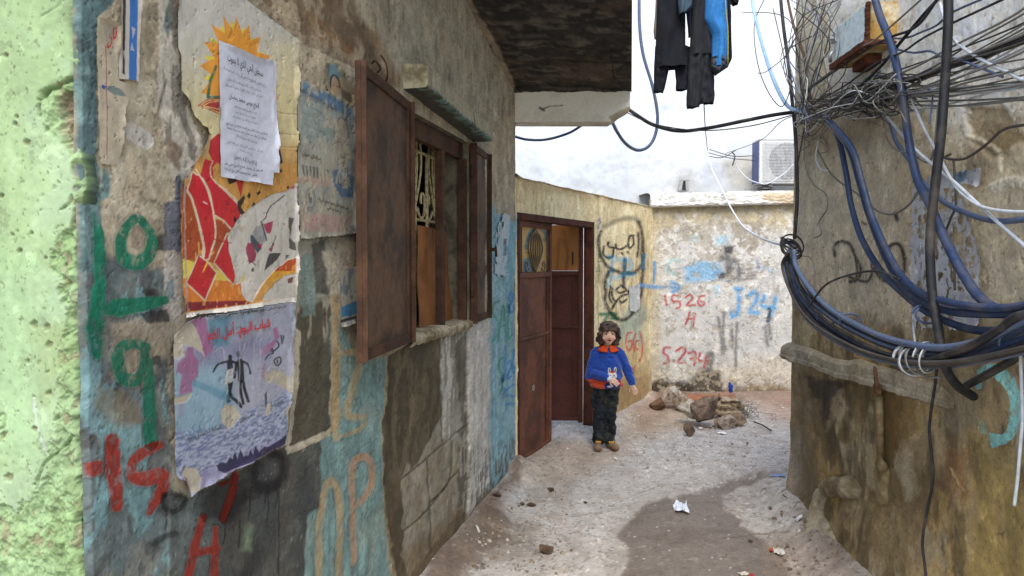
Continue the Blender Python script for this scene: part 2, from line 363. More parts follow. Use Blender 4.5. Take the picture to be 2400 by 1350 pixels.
# ================================================================== left house
HOUSE = empty('house', LF.P(-1.0, 0), 'old house with peeling poster covered wall, shuttered window and dark overhanging floor', 'house')
WU0, WU1, WZ0, WZ1 = -1.465, -0.505, 1.25, 2.30
def left_wall():
    us = np.unique(np.concatenate([[-3.384], cols_px(LF, 199, 1207, 2.6), [WU0, WU1, 0.7297]]))
    zs = np.unique(np.round(np.concatenate([rows((0, .75, .007), (.75, 2.4, .0029), (2.4, 3.2, .006)), [WZ0, WZ1]]), 4))
    s = Sheet.on(LF, us, zs, gain=1.05, base=(150, 138, 112))
    N = s.noise
    s.lay(sstep(.4, .65, s.big), (130, 118, 94), .7)
    s.lay(sstep(.5, .62, N(6, 4, 5, 61)), (165, 152, 124), .6)
    # upper wall: cream render, brown damp stains
    cream = s.poly([(690, -200), (1210, -200), (1210, 480), (1150, 500), (1100, 420), (930, 300), (840, 160), (760, 120), (700, 95)], 30, 20)
    s.lay(cream, (164, 153, 126), .95)
    s.lay(s.poly([(900, -60), (1100, -60), (1206, 210), (1206, 300), (1150, 280), (950, 195), (930, 150)], 34, 20), (172, 164, 142), .8)
    s.lay(s.poly([(560, -80), (800, -60), (860, 60), (920, 190), (905, 215), (850, 165), (760, 130), (702, 100), (640, 40)], 10, 16), (104, 82, 55), .9)
    s.lay(sstep(.5, .6, N(12, 8, 5, 71)) * s.poly([(560, -80), (760, -60), (800, 40), (760, 120), (702, 98), (640, 40)], 10, 14), (158, 142, 112), .8, h=.001)
    s.lay(s.poly([(720, 20), (775, 70), (840, 130), (850, 165), (780, 125), (735, 80)], 12, 10), (136, 96, 48), .75)
    s.lay(s.poly([(740, 100), (830, 140), (840, 170), (760, 135)], 8, 8), (88, 74, 56), .8)
    s.lay(s.poly([(860, 60), (880, 60), (940, 200), (915, 200)], 8, 6), (140, 108, 66), .6)
    s.lay(sstep(.56, .7, s.vert) * cream, (112, 100, 76), .55)
    s.lay(sstep(.56, .66, s.med) * cream, (172, 160, 132), .5)
    s.lay(s.poly([(1150, 300), (1207, 260), (1207, 470), (1150, 480)], 12, 8), (172, 156, 122), .6)
    s.lay(sstep(.6, .7, N(22, 6, 4, 90)) * s.poly([(1160, 220), (1207, 220), (1207, 480), (1150, 480)], 12, 8), (125, 108, 80), .6)
    # band between the posters and the window, old layers of paper
    s.lay(s.poly([(697, 95), (838, 165), (842, 770), (700, 790), (690, 700)], 3, 5), (166, 152, 124), .95)
    s.lay(sstep(.5, .6, N(30, 12, 4, 13)) * s.poly([(697, 95), (838, 165), (842, 600), (700, 600)], 5, 5), (138, 128, 106), .6)
    # ------ lower left: layer of teal and grey paint
    teal_l = s.poly([(190, 560), (240, 600), (400, 640), (402, 1350), (190, 1400)], 12, 12)
    s.lay(teal_l, (84, 98, 96), .95)
    s.lay(teal_l * sstep(.47, .58, N(9, 7, 5, 15)), (108, 108, 98), .8)
    s.lay(teal_l * sstep(.54, .62, N(16, 12, 5, 19)), (72, 74, 72), .8)
    s.lay(teal_l * sstep(.58, .64, N(20, 10, 5, 29)), (96, 132, 132), .85, h=.0008)
    s.lay(s.poly([(262, 760), (402, 740), (402, 830), (340, 900), (262, 880)], 10, 16), (150, 134, 108), .8)
    s.lay(s.poly([(230, 905), (300, 920), (350, 1000), (270, 1000), (215, 950)], 10, 12), (112, 100, 76), .6)
    s.lay(s.poly([(205, 940), (225, 950), (245, 1010), (215, 1020)], 5, 8), (106, 138, 142), .8)
    # upper left: teal strip next to the corner, beige torn paper
    s.lay(s.poly([(176, -100), (290, -100), (276, 45), (230, 45), (232, 330), (246, 470), (226, 640), (196, 640)], 4, 7), (72, 100, 100), .95)
    s.lay(sstep(.55, .62, N(24, 14, 4, 40)) * s.poly([(176, -100), (236, -100), (236, 640), (196, 640)], 3, 4), (100, 128, 122), .8)
    s.lay(s.poly([(230, 40), (330, -60), (420, -60), (420, 520), (330, 520), (300, 500), (240, 480), (232, 330)], 4, 7), (160, 146, 117), .97, h=.0012)
    s.lay(s.poly([(240, 400), (262, 380), (266, 420), (258, 460), (240, 470)], 3, 5), (88, 128, 126), .9)
    s.lay(sstep(.52, .6, N(18, 10, 5, 48)) * s.poly([(235, 190), (420, 190), (420, 520), (240, 500)], 6, 8), (178, 166, 138), .75)
    s.lay(s.poly([(288, 288), (330, 295), (360, 320), (362, 345), (345, 354), (300, 325)], 2, 4), (186, 179, 164), .95, h=.001)
    s.lay(s.poly([(236, 197), (290, 203), (295, 225), (270, 222), (238, 208)], 2, 4), (92, 112, 112), .9)
    s.lay(s.poly([(238, 196), (252, 200), (248, 210), (238, 206)], 2, 2), (52, 78, 140), .9)
    for q in ([(340, 20), (372, 0), (378, 60), (350, 150), (340, 100)], [(340, 170), (372, 160), (372, 190), (345, 185)]):
        s.lay(s.poly(q, 5, 8), (120, 108, 84), .8)
    tp = s.poly([(372, -60), (414, -60), (420, 120), (428, 215), (460, 300), (485, 330), (468, 380), (445, 420), (415, 430), (395, 400), (372, 250)], 2, 8)
    s.lay(tp, (172, 164, 146), .9, h=.001)
    s.lay(tp * sstep(.54, .6, N(26, 10, 5, 52)), (104, 98, 84), .8)
    s.lay(s.poly([(392, 0), (402, 40), (392, 90), (380, 60)], 2, 5), (76, 96, 92), .8)
    s.lay(s.poly([(420, 210), (436, 222), (440, 285), (458, 330), (452, 345), (425, 290), (415, 250)], 2, 4), (112, 106, 92), .9)
    s.lay(s.stroke([(392, 185), (378, 230), (372, 260)], 5, 2, 2), (84, 66, 62), .8)
    s.lay(s.poly([(395, 320), (425, 345), (420, 400), (395, 380), (388, 350)], 3, 6), (122, 98, 74), .8)
    s.lay(s.poly([(440, 330), (464, 345), (455, 380), (438, 365)], 3, 4), (88, 82, 76), .8)
    s.lay(s.poly([(388, 476), (411, 470), (413, 410), (424, 412), (428, 600), (412, 585), (388, 587)], 2, 4), (92, 95, 102), .97)
    s.lay(s.poly([(386, 590), (428, 590), (430, 760), (386, 745)], 3, 6), (160, 152, 138), .9)
    s.lay(s.poly([(392, 660), (410, 655), (412, 700), (396, 700)], 2, 4), (98, 118, 122), .8)
    s.lay(s.poly([(310, 540), (336, 520), (340, 570), (330, 590), (312, 580)], 3, 6), (126, 112, 92), .9)
    s.lay(s.poly([(364, 560), (388, 545), (388, 590), (366, 585)], 5, 6), (42, 40, 36), .85)
    s.lay(s.poly([(330, 735), (360, 728), (398, 722), (402, 755), (345, 757)], 3, 6), (38, 36, 32), .85)
    s.lay(s.poly([(340, 680), (366, 676), (366, 692), (345, 694)], 3, 4), (34, 34, 32), .8)
    s.lay(s.poly([(358, 838), (382, 836), (382, 858), (360, 856)], 3, 5), (40, 40, 36), .8)
    # ------ right of the posters, lower: dark paper remains, teal, dark paint, bare cement, blocks
    teal = s.poly([(690, 1060), (748, 1040), (768, 720), (800, 770), (845, 850), (906, 836), (902, 950), (893, 1000), (902, 1100), (908, 1250), (935, 1420), (680, 1420)], 4, 7)
    s.lay(teal, (104, 138, 134), .97, h=.001)
    s.lay(teal * sstep(.52, .62, s.vert), (92, 116, 110), .7)
    s.lay(teal * sstep(.58, .66, N(12, 6, 5, 66)), (128, 142, 130), .6)
    dk = s.poly([(400, 1160), (440, 1165), (600, 1080), (672, 1045), (752, 1030), (752, 1190), (722, 1205), (712, 1350), (712, 1420), (396, 1420)], 3, 5)
    s.lay(dk, (70, 70, 63), .97, h=.0008)
    s.lay(dk * sstep(.48, .62, N(7, 5, 5, 84)), (60, 64, 62), .8)
    s.lay(s.poly([(400, 1160), (500, 1150), (520, 1350), (500, 1420), (400, 1420)], 30, 20), (86, 96, 92), .7)
    s.lay(dk * sstep(.80, .84, N(110, 70, 3, 99)), (150, 146, 136), .6)
    pr = s.poly([(690, 760), (700, 700), (770, 690), (776, 1020), (700, 1052), (672, 1060), (668, 1000), (690, 900)], 2, 6)
    s.lay(pr, (74, 69, 53), .97, h=.001)
    s.lay(pr * sstep(.5, .56, N(24, 5, 5, 104)) * s.poly([(680, 690), (776, 690), (776, 780), (720, 830), (690, 880)], 10, 8), (140, 130, 106), .9, h=.001)
    for q in ([(690, 770), (700, 775), (698, 900), (686, 1000), (672, 1060), (668, 1050), (684, 930)], [(672, 1048), (760, 1012), (776, 1000), (776, 1022), (672, 1066)], [(772, 700), (786, 690), (790, 1010), (774, 1012)]):
        s.lay(s.poly(q, 1.5, 5), (172, 162, 136), .95, h=.001)
    # strips between posters, mid height
    s.lay(s.poly([(700, 545), (770, 560), (770, 700), (700, 720)], 5, 10), (120, 122, 106), .8)
    s.lay(s.poly([(702, 600), (730, 590), (738, 660), (735, 740), (704, 740)], 4, 8), (102, 122, 114), .8)
    s.lay(s.poly([(732, 570), (762, 565), (764, 690), (736, 685)], 3, 7), (72, 70, 62), .85)
    s.lay(s.poly([(755, 590), (800, 580), (806, 760), (775, 745), (770, 660)], 3, 8), (162, 152, 128), .9, h=.001)
    s.lay(s.poly([(765, 760), (795, 745), (800, 830), (770, 840)], 5, 8), (92, 112, 106), .7)
    s.lay(s.poly([(772, 690), (792, 690), (795, 1000), (776, 1010)], 3, 4), (158, 136, 96), .9)
    # cement where the render fell off
    cem = s.poly([(906, 838), (965, 800), (1095, 762), (1099, 1215), (1000, 1420), (938, 1420), (906, 1250), (896, 1110), (894, 1000), (903, 950)], 2.5, 6)
    s.lay(cem, (84, 75, 53), .98, h=-.010, rough=.95)
    s.lay(cem * sstep(.48, .6, N(6, 5, 5, 110)), (70, 62, 43), .85)
    s.lay(cem * sstep(.56, .64, N(14, 7, 5, 112)), (112, 101, 74), .5)
    s.lay(s.stroke([(907, 840), (905, 930), (895, 990), (897, 1100), (908, 1240), (925, 1350)], [9, 12, 6, 8, 12, 16], 2, 6), (164, 140, 96), .8, h=.003)
    s.lay(s.poly([(912, 1130), (950, 1120), (955, 1190), (935, 1300), (915, 1280)], 14, 12), (80, 66, 44), .7)
    blk = s.poly([(945, 1130), (958, 1085), (975, 1100), (1000, 1050), (1035, 980), (1040, 975), (1090, 920), (1092, 1180), (1040, 1250), (960, 1350), (948, 1300), (952, 1200)], 3, 8)
    s.lay(blk, (136, 129, 110), .95, h=-.004)
    s.lay(blk * sstep(.5, .64, N(9, 9, 5, 120)), (126, 116, 92), .7)
    s.lay(s.poly([(950, 1290), (1040, 1230), (1090, 1180), (1092, 1260), (1000, 1400), (950, 1400)], 22, 14), (112, 94, 66), .8)
    for q in ([(945, 1128), (1000, 1083), (1062, 1028), (1095, 1000)], [(952, 1246), (1000, 1206), (1060, 1128), (1090, 1095)], [(1008, 1082), (1011, 1140), (1014, 1180), (1014, 1300)], [(1041, 975), (1043, 1038)], [(1014, 1180), (1060, 1126), (1062, 1030)]):
        s.lay(s.stroke(q, 4, 1.5, 3), (70, 62, 46), .85, h=-.006)
    s.lay(s.poly([(1038, 800), (1092, 770), (1094, 1020), (1045, 1040), (1040, 900)], 4, 9), (136, 132, 118), .8)
    s.lay(sstep(.52, .6, N(34, 6, 5, 130)) * s.poly([(1036, 790), (1096, 765), (1096, 1040), (1040, 1040)], 4, 6), (172, 168, 156), .9, h=.002)
    s.lay(s.poly([(1070, 800), (1098, 780), (1098, 1180), (1078, 1190), (1082, 960)], 3, 9), (86, 80, 64), .85)
    s.lay(sstep(.56, .62, N(30, 9, 5, 133)) * s.poly([(1060, 960), (1098, 940), (1098, 1200), (1066, 1200)], 4, 6), (150, 144, 126), .8)
    # white strip, blue strip
    wh = s.poly([(1095, 758), (1150, 738), (1150, 1130), (1125, 1165), (1104, 1215), (1098, 1200)], 2, 4)
    s.lay(wh, (182, 177, 166), .98, h=.004)
    s.lay(wh * sstep(.5, .75, N(30, 4, 4, 140)), (156, 148, 134), .6)
    s.lay(sstep(.53, .6, N(50, 12, 5, 141)) * s.poly([(1098, 1060), (1150, 1050), (1150, 1160), (1104, 1240)], 12, 8), (96, 86, 70), .9, h=-.003)
    bl = s.poly([(1148, 470), (1165, 500), (1207, 520), (1212, 1100), (1185, 1130), (1148, 1150), (1147, 740)], 4, 10)
    s.lay(bl, (118, 160, 168), .97, h=.002)
    s.lay(bl * sstep(.5, .7, N(20, 5, 4, 150)), (132, 166, 164), .7)
    s.lay(s.poly([(1176, 520), (1212, 540), (1212, 700), (1190, 700)], 14, 8), (100, 152, 162), .6)
    s.lay(sstep(.5, .58, N(40, 10, 5, 151)) * s.poly([(1148, 1060), (1212, 1020), (1212, 1140), (1100, 1240)], 14, 8), (92, 88, 74), .85, h=-.002)
    s.lay(s.poly([(1000, 1400), (1000, 1330), (1100, 1215), (1150, 1150), (1212, 1080), (1212, 1130), (1150, 1220), (1080, 1400)], 12, 10), (94, 80, 60), .7)
    s.grunge(.55, .14, chip=.38)
    # ------ writing in paint
    G = (14, 98, 72); gg = 1.5
    a = s.stroke([(222, 500), (234, 560), (234, 690)], [8, 26, 30], 2.5, 3); b = s.stroke([(232, 680), (226, 760), (228, 828)], [34, 44, 30], 2.5, 3)
    m1 = s.lay(np.maximum(a, b), G, .96, var=.5)
    m2 = s.lay(s.stroke([(318, 512), (294, 540), (286, 580), (293, 606), (318, 617), (344, 606), (357, 578), (350, 540), (330, 513)], [20, 24, 30, 34, 36, 34, 28, 22, 20], 2.5, 3), G, .96, var=.5)
    m3 = s.lay(s.poly([(246, 720), (268, 700), (330, 697), (398, 692), (399, 712), (345, 728), (280, 744), (250, 738)], 2.5, 3), G, .95, var=.5)
    m4 = s.lay(np.maximum(s.stroke([(345, 815), (312, 806), (282, 822), (278, 855), (290, 885), (318, 890), (340, 866), (343, 820)], [26, 26, 30, 34, 32, 30, 26, 24], 3, 4), s.stroke([(350, 850), (352, 930), (355, 1036)], [24, 32, 34], 2.5, 3)), (16, 92, 68), .93, var=.55)
    s.tagm('graffiti', 'big green brush strokes of an upright bar and a short bar', m1, m3)
    s.tagm('graffiti', 'fat green ring brushed beside the green bar', m2); s.tagm('graffiti', 'green nine with a long thick tail', m4)
    R = (126, 36, 22)
    r1 = s.lay(s.poly([(202, 1085), (225, 1076), (243, 1082), (240, 1108), (212, 1118), (203, 1108)], 4, 5), (118, 36, 26), .9, var=.5)
    r2 = s.lay(s.stroke([(265, 1032), (268, 1110), (274, 1186)], [34, 38, 28], 2.5, 3), R, .95, var=.5)
    r3 = s.lay(s.stroke([(376, 1042), (335, 1062), (312, 1085), (312, 1118), (345, 1122), (378, 1112), (384, 1138), (365, 1175), (350, 1202)], [20, 26, 22, 26, 36, 30, 26, 24, 14], 3, 3), R, .94, var=.5)
    s.tagm('graffiti', 'rusty red dot and numerals one five near the green plastered corner', r1, r2, r3)
    K = (24, 23, 22)
    b1 = s.lay(s.poly([(475, 1150), (540, 1118), (580, 1118), (582, 1165), (560, 1220), (520, 1232), (480, 1215), (462, 1180)], 16, 10), (34, 33, 31), .9)
    b2 = s.lay(s.stroke([(600, 1090), (592, 1118), (604, 1140), (640, 1140), (662, 1110), (658, 1072), (640, 1062)], 26, 9, 4), K, .92)
    b3 = s.lay(s.stroke([(640, 1135), (600, 1148), (560, 1170), (530, 1215)], 24, 10, 4), K, .85)
    b4 = s.lay(s.stroke([(388, 1162), (386, 1190), (405, 1200), (426, 1188), (430, 1165), (408, 1158)], 15, 5, 3), K, .9)
    b5 = s.lay(s.stroke([(410, 1250), (380, 1262), (362, 1276)], 16, 5, 3), K, .75)
    for x, y0, y1 in ((652, 1140, 1345), (646, 1140, 1190), (625, 1145, 1225), (584, 1150, 1215), (560, 1215, 1285), (525, 1225, 1275), (390, 1195, 1242), (620, 1140, 1180)):
        s.lay(s.stroke([(x, y0), (x + 2, (y0 + y1) / 2), (x - 2, y1)], 3.2, 1.2, 1.5), K, .9)
    b6 = s.lay(s.stroke([(600, 1300), (580, 1330), (560, 1380)], 44, 22, 8), (40, 40, 38), .7)
    s.tagm('graffiti', 'black spray blots with long drips under the blue poster', b1, b2, b3, b4)
    s.lay(s.poly([(566, 1290), (580, 1225), (590, 1230), (588, 1290)], 9, 6), (122, 136, 110), .6)
    r4 = s.lay(np.maximum(s.stroke([(549, 1106), (540, 1160), (522, 1216)], [14, 20, 16], 2.5, 3), s.stroke([(515, 1135), (548, 1122)], 8, 3, 2)), R, .92, var=.5)
    r5 = s.lay(np.maximum.reduce([s.stroke([(474, 1212), (456, 1275), (438, 1350)], [16, 22, 20], 2.5, 3), s.stroke([(452, 1296), (506, 1286)], 18, 2.5, 3), s.stroke([(503, 1240), (502, 1300), (500, 1380)], [12, 20, 22], 2.5, 3)]), R, .93, var=.5)
    s.tagm('graffiti', 'rusty red stroke and letter H low on the dark paint', r4, r5)
    T = (152, 132, 94)
    t1 = s.lay(np.maximum.reduce([s.stroke([(795, 828), (834, 826), (838, 852), (822, 920), (812, 972), (852, 975)], [12, 20, 18, 18, 18, 14], 5, 4), s.stroke([(787, 830), (787, 1028)], 15, 4, 4), s.stroke([(800, 1022), (835, 1008), (855, 990)], 10, 4, 4)]), T, .8, var=.5)
    t2 = s.lay(s.stroke([(748, 1420), (748, 1260), (757, 1170), (772, 1128), (788, 1145), (797, 1220), (792, 1420)], 16, 4, 4), T, .85, var=.5)
    t3 = s.lay(s.stroke([(830, 1318), (826, 1200), (824, 1095), (848, 1072), (866, 1090), (866, 1140), (838, 1180)], [12, 15, 15, 18, 15, 15, 10], 4, 4), (158, 122, 92), .85, var=.5)
    s.tagm('graffiti', 'faded tan letter Z on teal paint beside the near shutter', t1); s.tagm('graffiti', 'faded tan letters O P on teal paint near the ground', t2, t3)
    gr = [[(1169, 705), (1155, 715), (1154, 738), (1166, 752), (1166, 780), (1153, 800)], [(1166, 800), (1172, 755), (1178, 715), (1184, 755), (1186, 800)], [(1168, 768), (1186, 760)], [(1190, 712), (1191, 790), (1200, 784)], [(1177, 838), (1169, 848), (1169, 866), (1178, 880), (1176, 912), (1168, 926)]]
    bl_ = [[(1198, 686), (1192, 698), (1199, 710), (1204, 722), (1198, 734), (1193, 722), (1199, 708), (1203, 696), (1198, 686)], [(1184, 812), (1184, 870), (1180, 893), (1174, 888)], [(1189, 852), (1196, 846), (1198, 858), (1189, 886), (1198, 882)], [(1206, 818), (1201, 850), (1202, 874), (1207, 866), (1203, 856)], [(1203, 900), (1184, 916)], [(1184, 910), (1185, 924), (1203, 930)], [(1186, 948), (1203, 946)]]
    mg = np.maximum.reduce([s.stroke(q, 4.2, 1.6, 1.2) for q in gr]); s.lay(mg, (40, 128, 96), .85)
    mb_ = np.maximum.reduce([s.stroke(q, 4.6, 1.8, 1.2) for q in bl_]); s.lay(mb_, (42, 112, 168), .85)
    s.tagm('graffiti', 'green letters SAL and a green S on the pale blue strip', mg); s.tagm('graffiti', 'blue J26 with an arrow on the pale blue strip', mb_)
    s.grunge(.16, 0, 505, chip=.22)
    s.disp += (s.big - .5) * .02 + (s.med - .5) * .007 + (s.fine - .5) * .0022
    s.disp = np.minimum(s.disp, .006)
    du = np.maximum(np.maximum(WU0 - s.U, s.U - WU1), 0); dv = np.maximum(np.maximum(WZ0 - s.V, s.V - WZ1), 0); s.disp *= sstep(0, .06, np.hypot(du, dv))
    # crumbled edge at the corner
    e = sstep(-3.37, -3.384, s.U); s.disp -= e * .01
    return s.finish('wall', M_PLASTER, HOUSE, cut=(s.U > WU0 - 1e-6) & (s.U < WU1 + 1e-6) & (s.V > WZ0 - 1e-6) & (s.V < WZ1 + 1e-6))
LWALL = left_wall()

# ================================================================== green plastered corner
def green_wall():
    us = np.concatenate([[-.010, -.008, -.006, -.004, -.002], np.arange(0, .30, .0021), np.arange(.305, .9, .009), np.arange(.92, 2.4, .04)])
    zs = rows((0, .8, .008), (.8, 2.4, .0024), (2.4, 3.2, .02))
    s = Sheet.on(GF, us, zs, gain=.50, base=(194, 221, 172))
    U, V = s.U.copy(), s.V
    px, py = s.px, s.py
    s.lay(sstep(.45, .65, s.noise(6, 2.5, 4, 3)), (202, 226, 176), .7)
    s.lay(sstep(.55, .7, s.noise(5, 5, 5, 7)), (180, 208, 142), .6)
    s.lay(s.poly([(-100, 560), (120, 600), (100, 1100), (-100, 1000)], 60, 40), (182, 216, 156), .6)
    brk = np.maximum.reduce([s.poly([(140, 545), (215, 540), (225, 1400), (120, 1400), (150, 1000), (168, 800), (172, 700), (140, 640)], 6, 22),
                             s.poly([(-150, 1180), (60, 1190), (120, 1140), (120, 1050), (160, 1000), (240, 960), (240, 1420), (-150, 1420)], 8, 30),
                             s.poly([(108, 215), (150, 190), (215, 185), (220, 345), (160, 345), (115, 300)], 6, 10),
                             s.poly([(165, 330), (230, 325), (230, 560), (178, 545), (182, 480), (155, 490), (178, 440)], 4, 10)])
    lump = fbm(U * 38, V * 38, 4, 91, .55); lump2 = fbm(U * 90, V * 90, 3, 92, .55)
    s.lay(brk, (164, 198, 128), .55, h=-.006)
    s.disp += brk * ((lump - .5) * .026 + (lump2 - .5) * .007)
    s.lay(brk * sstep(.54, .66, fbm(U * 30, V * 26, 5, 93)), (146, 166, 110), .55)
    s.lay(brk * sstep(.64, .72, fbm(U * 34, V * 30, 5, 94)), (176, 164, 128), .7, h=-.003)
    hole = s.poly([(150, 215), (205, 205), (218, 330), (170, 350), (150, 300)], 8, 12)
    s.lay(hole, (188, 172, 140), .75, h=-.016); s.lay(hole * sstep(.5, .65, lump), (108, 92, 68), .6)
    s.lay(s.stroke([(104, 270), (102, 240), (120, 212), (150, 200), (182, 182)], 7, 4, 5), (120, 148, 88), .7, h=-.009)
    s.lay(s.stroke([(100, 1145), (115, 1090), (150, 1060), (185, 1020)], 6, 3, 4), (128, 156, 96), .7, h=-.006)
    s.lay(s.stroke([(155, 0), (140, 20), (112, 38)], 4, 3, 4), (158, 188, 124), .6, h=-.003)
    s.lay(s.stroke([(0, 985), (22, 970), (24, 1000), (6, 1008)], 6, 3, 3), (150, 180, 116), .6, h=-.005)
    for (x, y, r) in ((92, 760, 9), (124, 764, 9), (130, 808, 9), (76, 845, 5), (127, 920, 6), (95, 1004, 6), (75, 332, 7), (28, 130, 6), (48, 290, 5), (52, 275, 4), (18, 458, 6), (60, 588, 6), (42, 550, 4), (120, 605, 4), (22, 1018, 8), (36, 1115, 10), (88, 545, 4), (106, 1240, 6)):
        m = s.poly([(x - r, y), (x, y - r), (x + r, y - r * .4), (x + r * .7, y + r), (x - r * .5, y + r)], 3, 4)
        s.lay(m, (150, 150, 108), .75, h=-.007)
    s.lay(s.poly([(80, 765), (170, 750), (165, 850), (140, 960), (110, 940)], 24, 20), (172, 186, 120), .4)
    s.lay(s.stroke([(93, 930), (103, 1000), (124, 1062)], 5, 2, 2), (236, 240, 228), .85)
    s.lay((s.noise(130, 90, 2, 12) > .83), (150, 160, 110), .6, h=-.002)
    # ragged edge: the coat ends unevenly past the corner
    zz = V
    e = (fbm(zz * 9, zz * 0 + 3, 4, 70, .6) - .5) * .030 + (fbm(zz * 40, zz * 0 + 5, 3, 71, .6) - .5) * .012
    k = sstep(.10, 0.0, U)
    P = GF.P(np.maximum(U, 0) + e * k + .010, V, .006 + 0 * U)
    back = np.where(U < 0, U * 3.2, 0) - .010 * sstep(.016, 0, U) ** 2
    s.P = P + s.n3 * back[..., None]
    s.lay(sstep(.006, -.003, U + (lump - .5) * .012), (104, 128, 92), .7)
    s.lay(sstep(-.002, -.008, U), (84, 104, 92), .9)
    s.grunge(.22, 0, 700, (120, 128, 92), (214, 228, 196), .35)
    s.disp += (s.big - .5) * .02 + (s.med - .5) * .006 + (s.fine - .5) * .002
    o = s.finish('plastered_wall', M_SMOOTH)
    tag(o, 'bright pale green plastered wall end with chipped crumbling corner', 'wall', kind='thing'); return o
green_wall()

# ================================================================== cream wall with the door
tag(HOUSE, kind='thing')
DWALL = empty('rendered_wall', WF.P(2.4, 0), 'cream rendered wall with brown metal door and black and blue graffiti', 'wall'); DWALL['kind'] = 'thing'
DU0, DU1, DZ1 = 0.045, 1.60, 1.975
def door_wall():
    us = np.unique(np.concatenate([cols_px(WF, 1207, 1527, 1.7), [0, DU0, DU1, 3.4454]])); us = us[us >= 0]
    zs = np.unique(np.round(np.concatenate([rows((0, 2.24, .0062)), [DZ1]]), 4))
    s = Sheet.on(WF, us, zs, gain=1.25, base=(208, 190, 146)); N = s.noise
    s.lay(sstep(.45, .65, s.big), (192, 172, 126), .7); s.lay(sstep(.55, .68, s.med), (212, 198, 158), .6)
    s.lay(sstep(.55, .7, N(24, 4, 4, 7)), (176, 152, 104), .55)
    s.lay(s.poly([(1200, 400), (1330, 425), (1520, 472), (1520, 490), (1200, 440)], 10, 8), (170, 146, 100), .45)
    s.lay(s.poly([(1202, 500), (1222, 508), (1226, 540), (1212, 560), (1202, 560)], 4, 5), (112, 160, 160), .85)
    s.lay(s.poly([(1400, 800), (1500, 800), (1527, 940), (1440, 990), (1400, 1000)], 40, 20), (176, 146, 92), .75)
    s.lay(s.poly([(1440, 900), (1527, 860), (1527, 960), (1440, 1000)], 18, 12), (140, 108, 66), .7)
    s.lay(sstep(.56, .68, N(30, 7, 5, 17)) * s.poly([(1395, 560), (1527, 560), (1527, 960), (1395, 990)], 10, 8), (150, 122, 80), .6)
    s.lay(s.poly([(1460, 730), (1512, 720), (1510, 810), (1460, 800), (1440, 780)], 12, 10), (142, 158, 138), .7)
    s.lay(s.poly([(1478, 690), (1505, 660), (1512, 760), (1490, 770)], 10, 10), (128, 126, 116), .6)
    s.lay(s.poly([(1497, 540), (1512, 500), (1518, 700), (1502, 720)], 14, 8), (160, 138, 96), .5)
    K = (34, 32, 32)
    def z6(q): return [(1160 + x * .3704, 450 + y * .3704) for x, y in q]
    def ms(L, w, so, j=1.0): return np.maximum.reduce([s.stroke(z6(q), w, so, j) for q in L])
    s.lay(ms([[(690, 220), (760, 185), (860, 165), (910, 190)]], 11, 5), (62, 58, 54), .6)
    m = ms([[(672, 250), (655, 300), (660, 370), (690, 440), (740, 490), (850, 515), (905, 490), (920, 465)], [(905, 190), (925, 260), (932, 420), (925, 620), (900, 740)], [(705, 620), (700, 690), (730, 760), (790, 810), (850, 790), (890, 740)], [(820, 430), (815, 520), (818, 600)], [(720, 500), (700, 560), (700, 620)]], 8, 3.6)
    s.lay(m, K, .95)
    t = ms([[(902, 258), (905, 330), (897, 410)], [(872, 275), (850, 280), (838, 330), (850, 355), (872, 330), (868, 285)], [(842, 335), (800, 360), (770, 355), (765, 330)], [(770, 355), (720, 345), (712, 320)], [(690, 345), (685, 390), (710, 415), (745, 405), (752, 350)], [(800, 385), (806, 392)], [(838, 380), (842, 386)], [(716, 318), (718, 324)], [(800, 590), (830, 620), (795, 640), (770, 620), (790, 600)], [(830, 620), (850, 640), (800, 660), (760, 690), (740, 650), (745, 610)], [(830, 680), (800, 700), (780, 680), (760, 700), (740, 740)], [(735, 600), (725, 660), (740, 700)]], 5, 1.6)
    s.lay(t, K, 1.0)
    s.tagm('graffiti', 'black Arabic lettering inside a black sprayed outline', t, m)
    b = ms([[(742, 420), (738, 520), (725, 590)], [(720, 410), (760, 412)], [(775, 430), (840, 425), (860, 470), (800, 530), (760, 545)], [(800, 530), (880, 520)], [(830, 420), (812, 470)], [(940, 400), (935, 480)]], 9, 4.5)
    s.lay(b, (70, 160, 190), .62); s.tagm('graffiti', 'faint turquoise letters sprayed under the black lettering', b)
    b2 = ms([[(660, 172), (650, 180), (664, 190), (655, 215), (650, 232), (664, 228)]], 3, 1.4); s.lay(b2, (50, 90, 140), .85); s.tagm('graffiti', 'small blue figure 2 above the door frame corner', b2)
    g2 = ms([[(652, 395), (664, 400), (655, 420)], [(648, 440), (670, 440)], [(660, 460), (650, 480), (664, 480), (660, 462)], [(648, 500), (670, 500)], [(656, 520), (664, 525), (656, 535), (658, 560)], [(665, 390), (664, 410)]], 2.6, 1.2)
    s.lay(g2, (50, 120, 80), .8); s.tagm('graffiti', 'column of small green marks beside the door frame', g2)
    g3 = ms([[(668, 775), (760, 772)], [(715, 775), (700, 810), (690, 830)], [(735, 800), (770, 800)]], 8, 3); s.lay(g3, (30, 105, 72), .9)
    s.tagm('graffiti', 'green painted letter T above the child', g3)
    r = ms([[(868, 890), (840, 895), (825, 950), (840, 1000), (862, 985), (864, 945), (845, 945)], [(890, 895), (876, 950), (882, 1010)], [(908, 940), (892, 950), (890, 990), (905, 995)], [(918, 885), (932, 960), (925, 1030), (910, 1070)]], 4.2, 1.4)
    s.lay(r, (176, 44, 50), .88); s.tagm('graffiti', 'red G(c) painted at the height of the child', r)
    r2 = ms([[(830, 1070), (838, 1090), (826, 1110)], [(850, 1120), (858, 1150), (870, 1110), (874, 1160), (882, 1100)]], 4, 1.5); s.lay(r2, (170, 60, 40), .75)
    ar = ms([[(920, 590), (1000, 600)]], 9, 4); s.lay(ar, (50, 130, 185), .8)
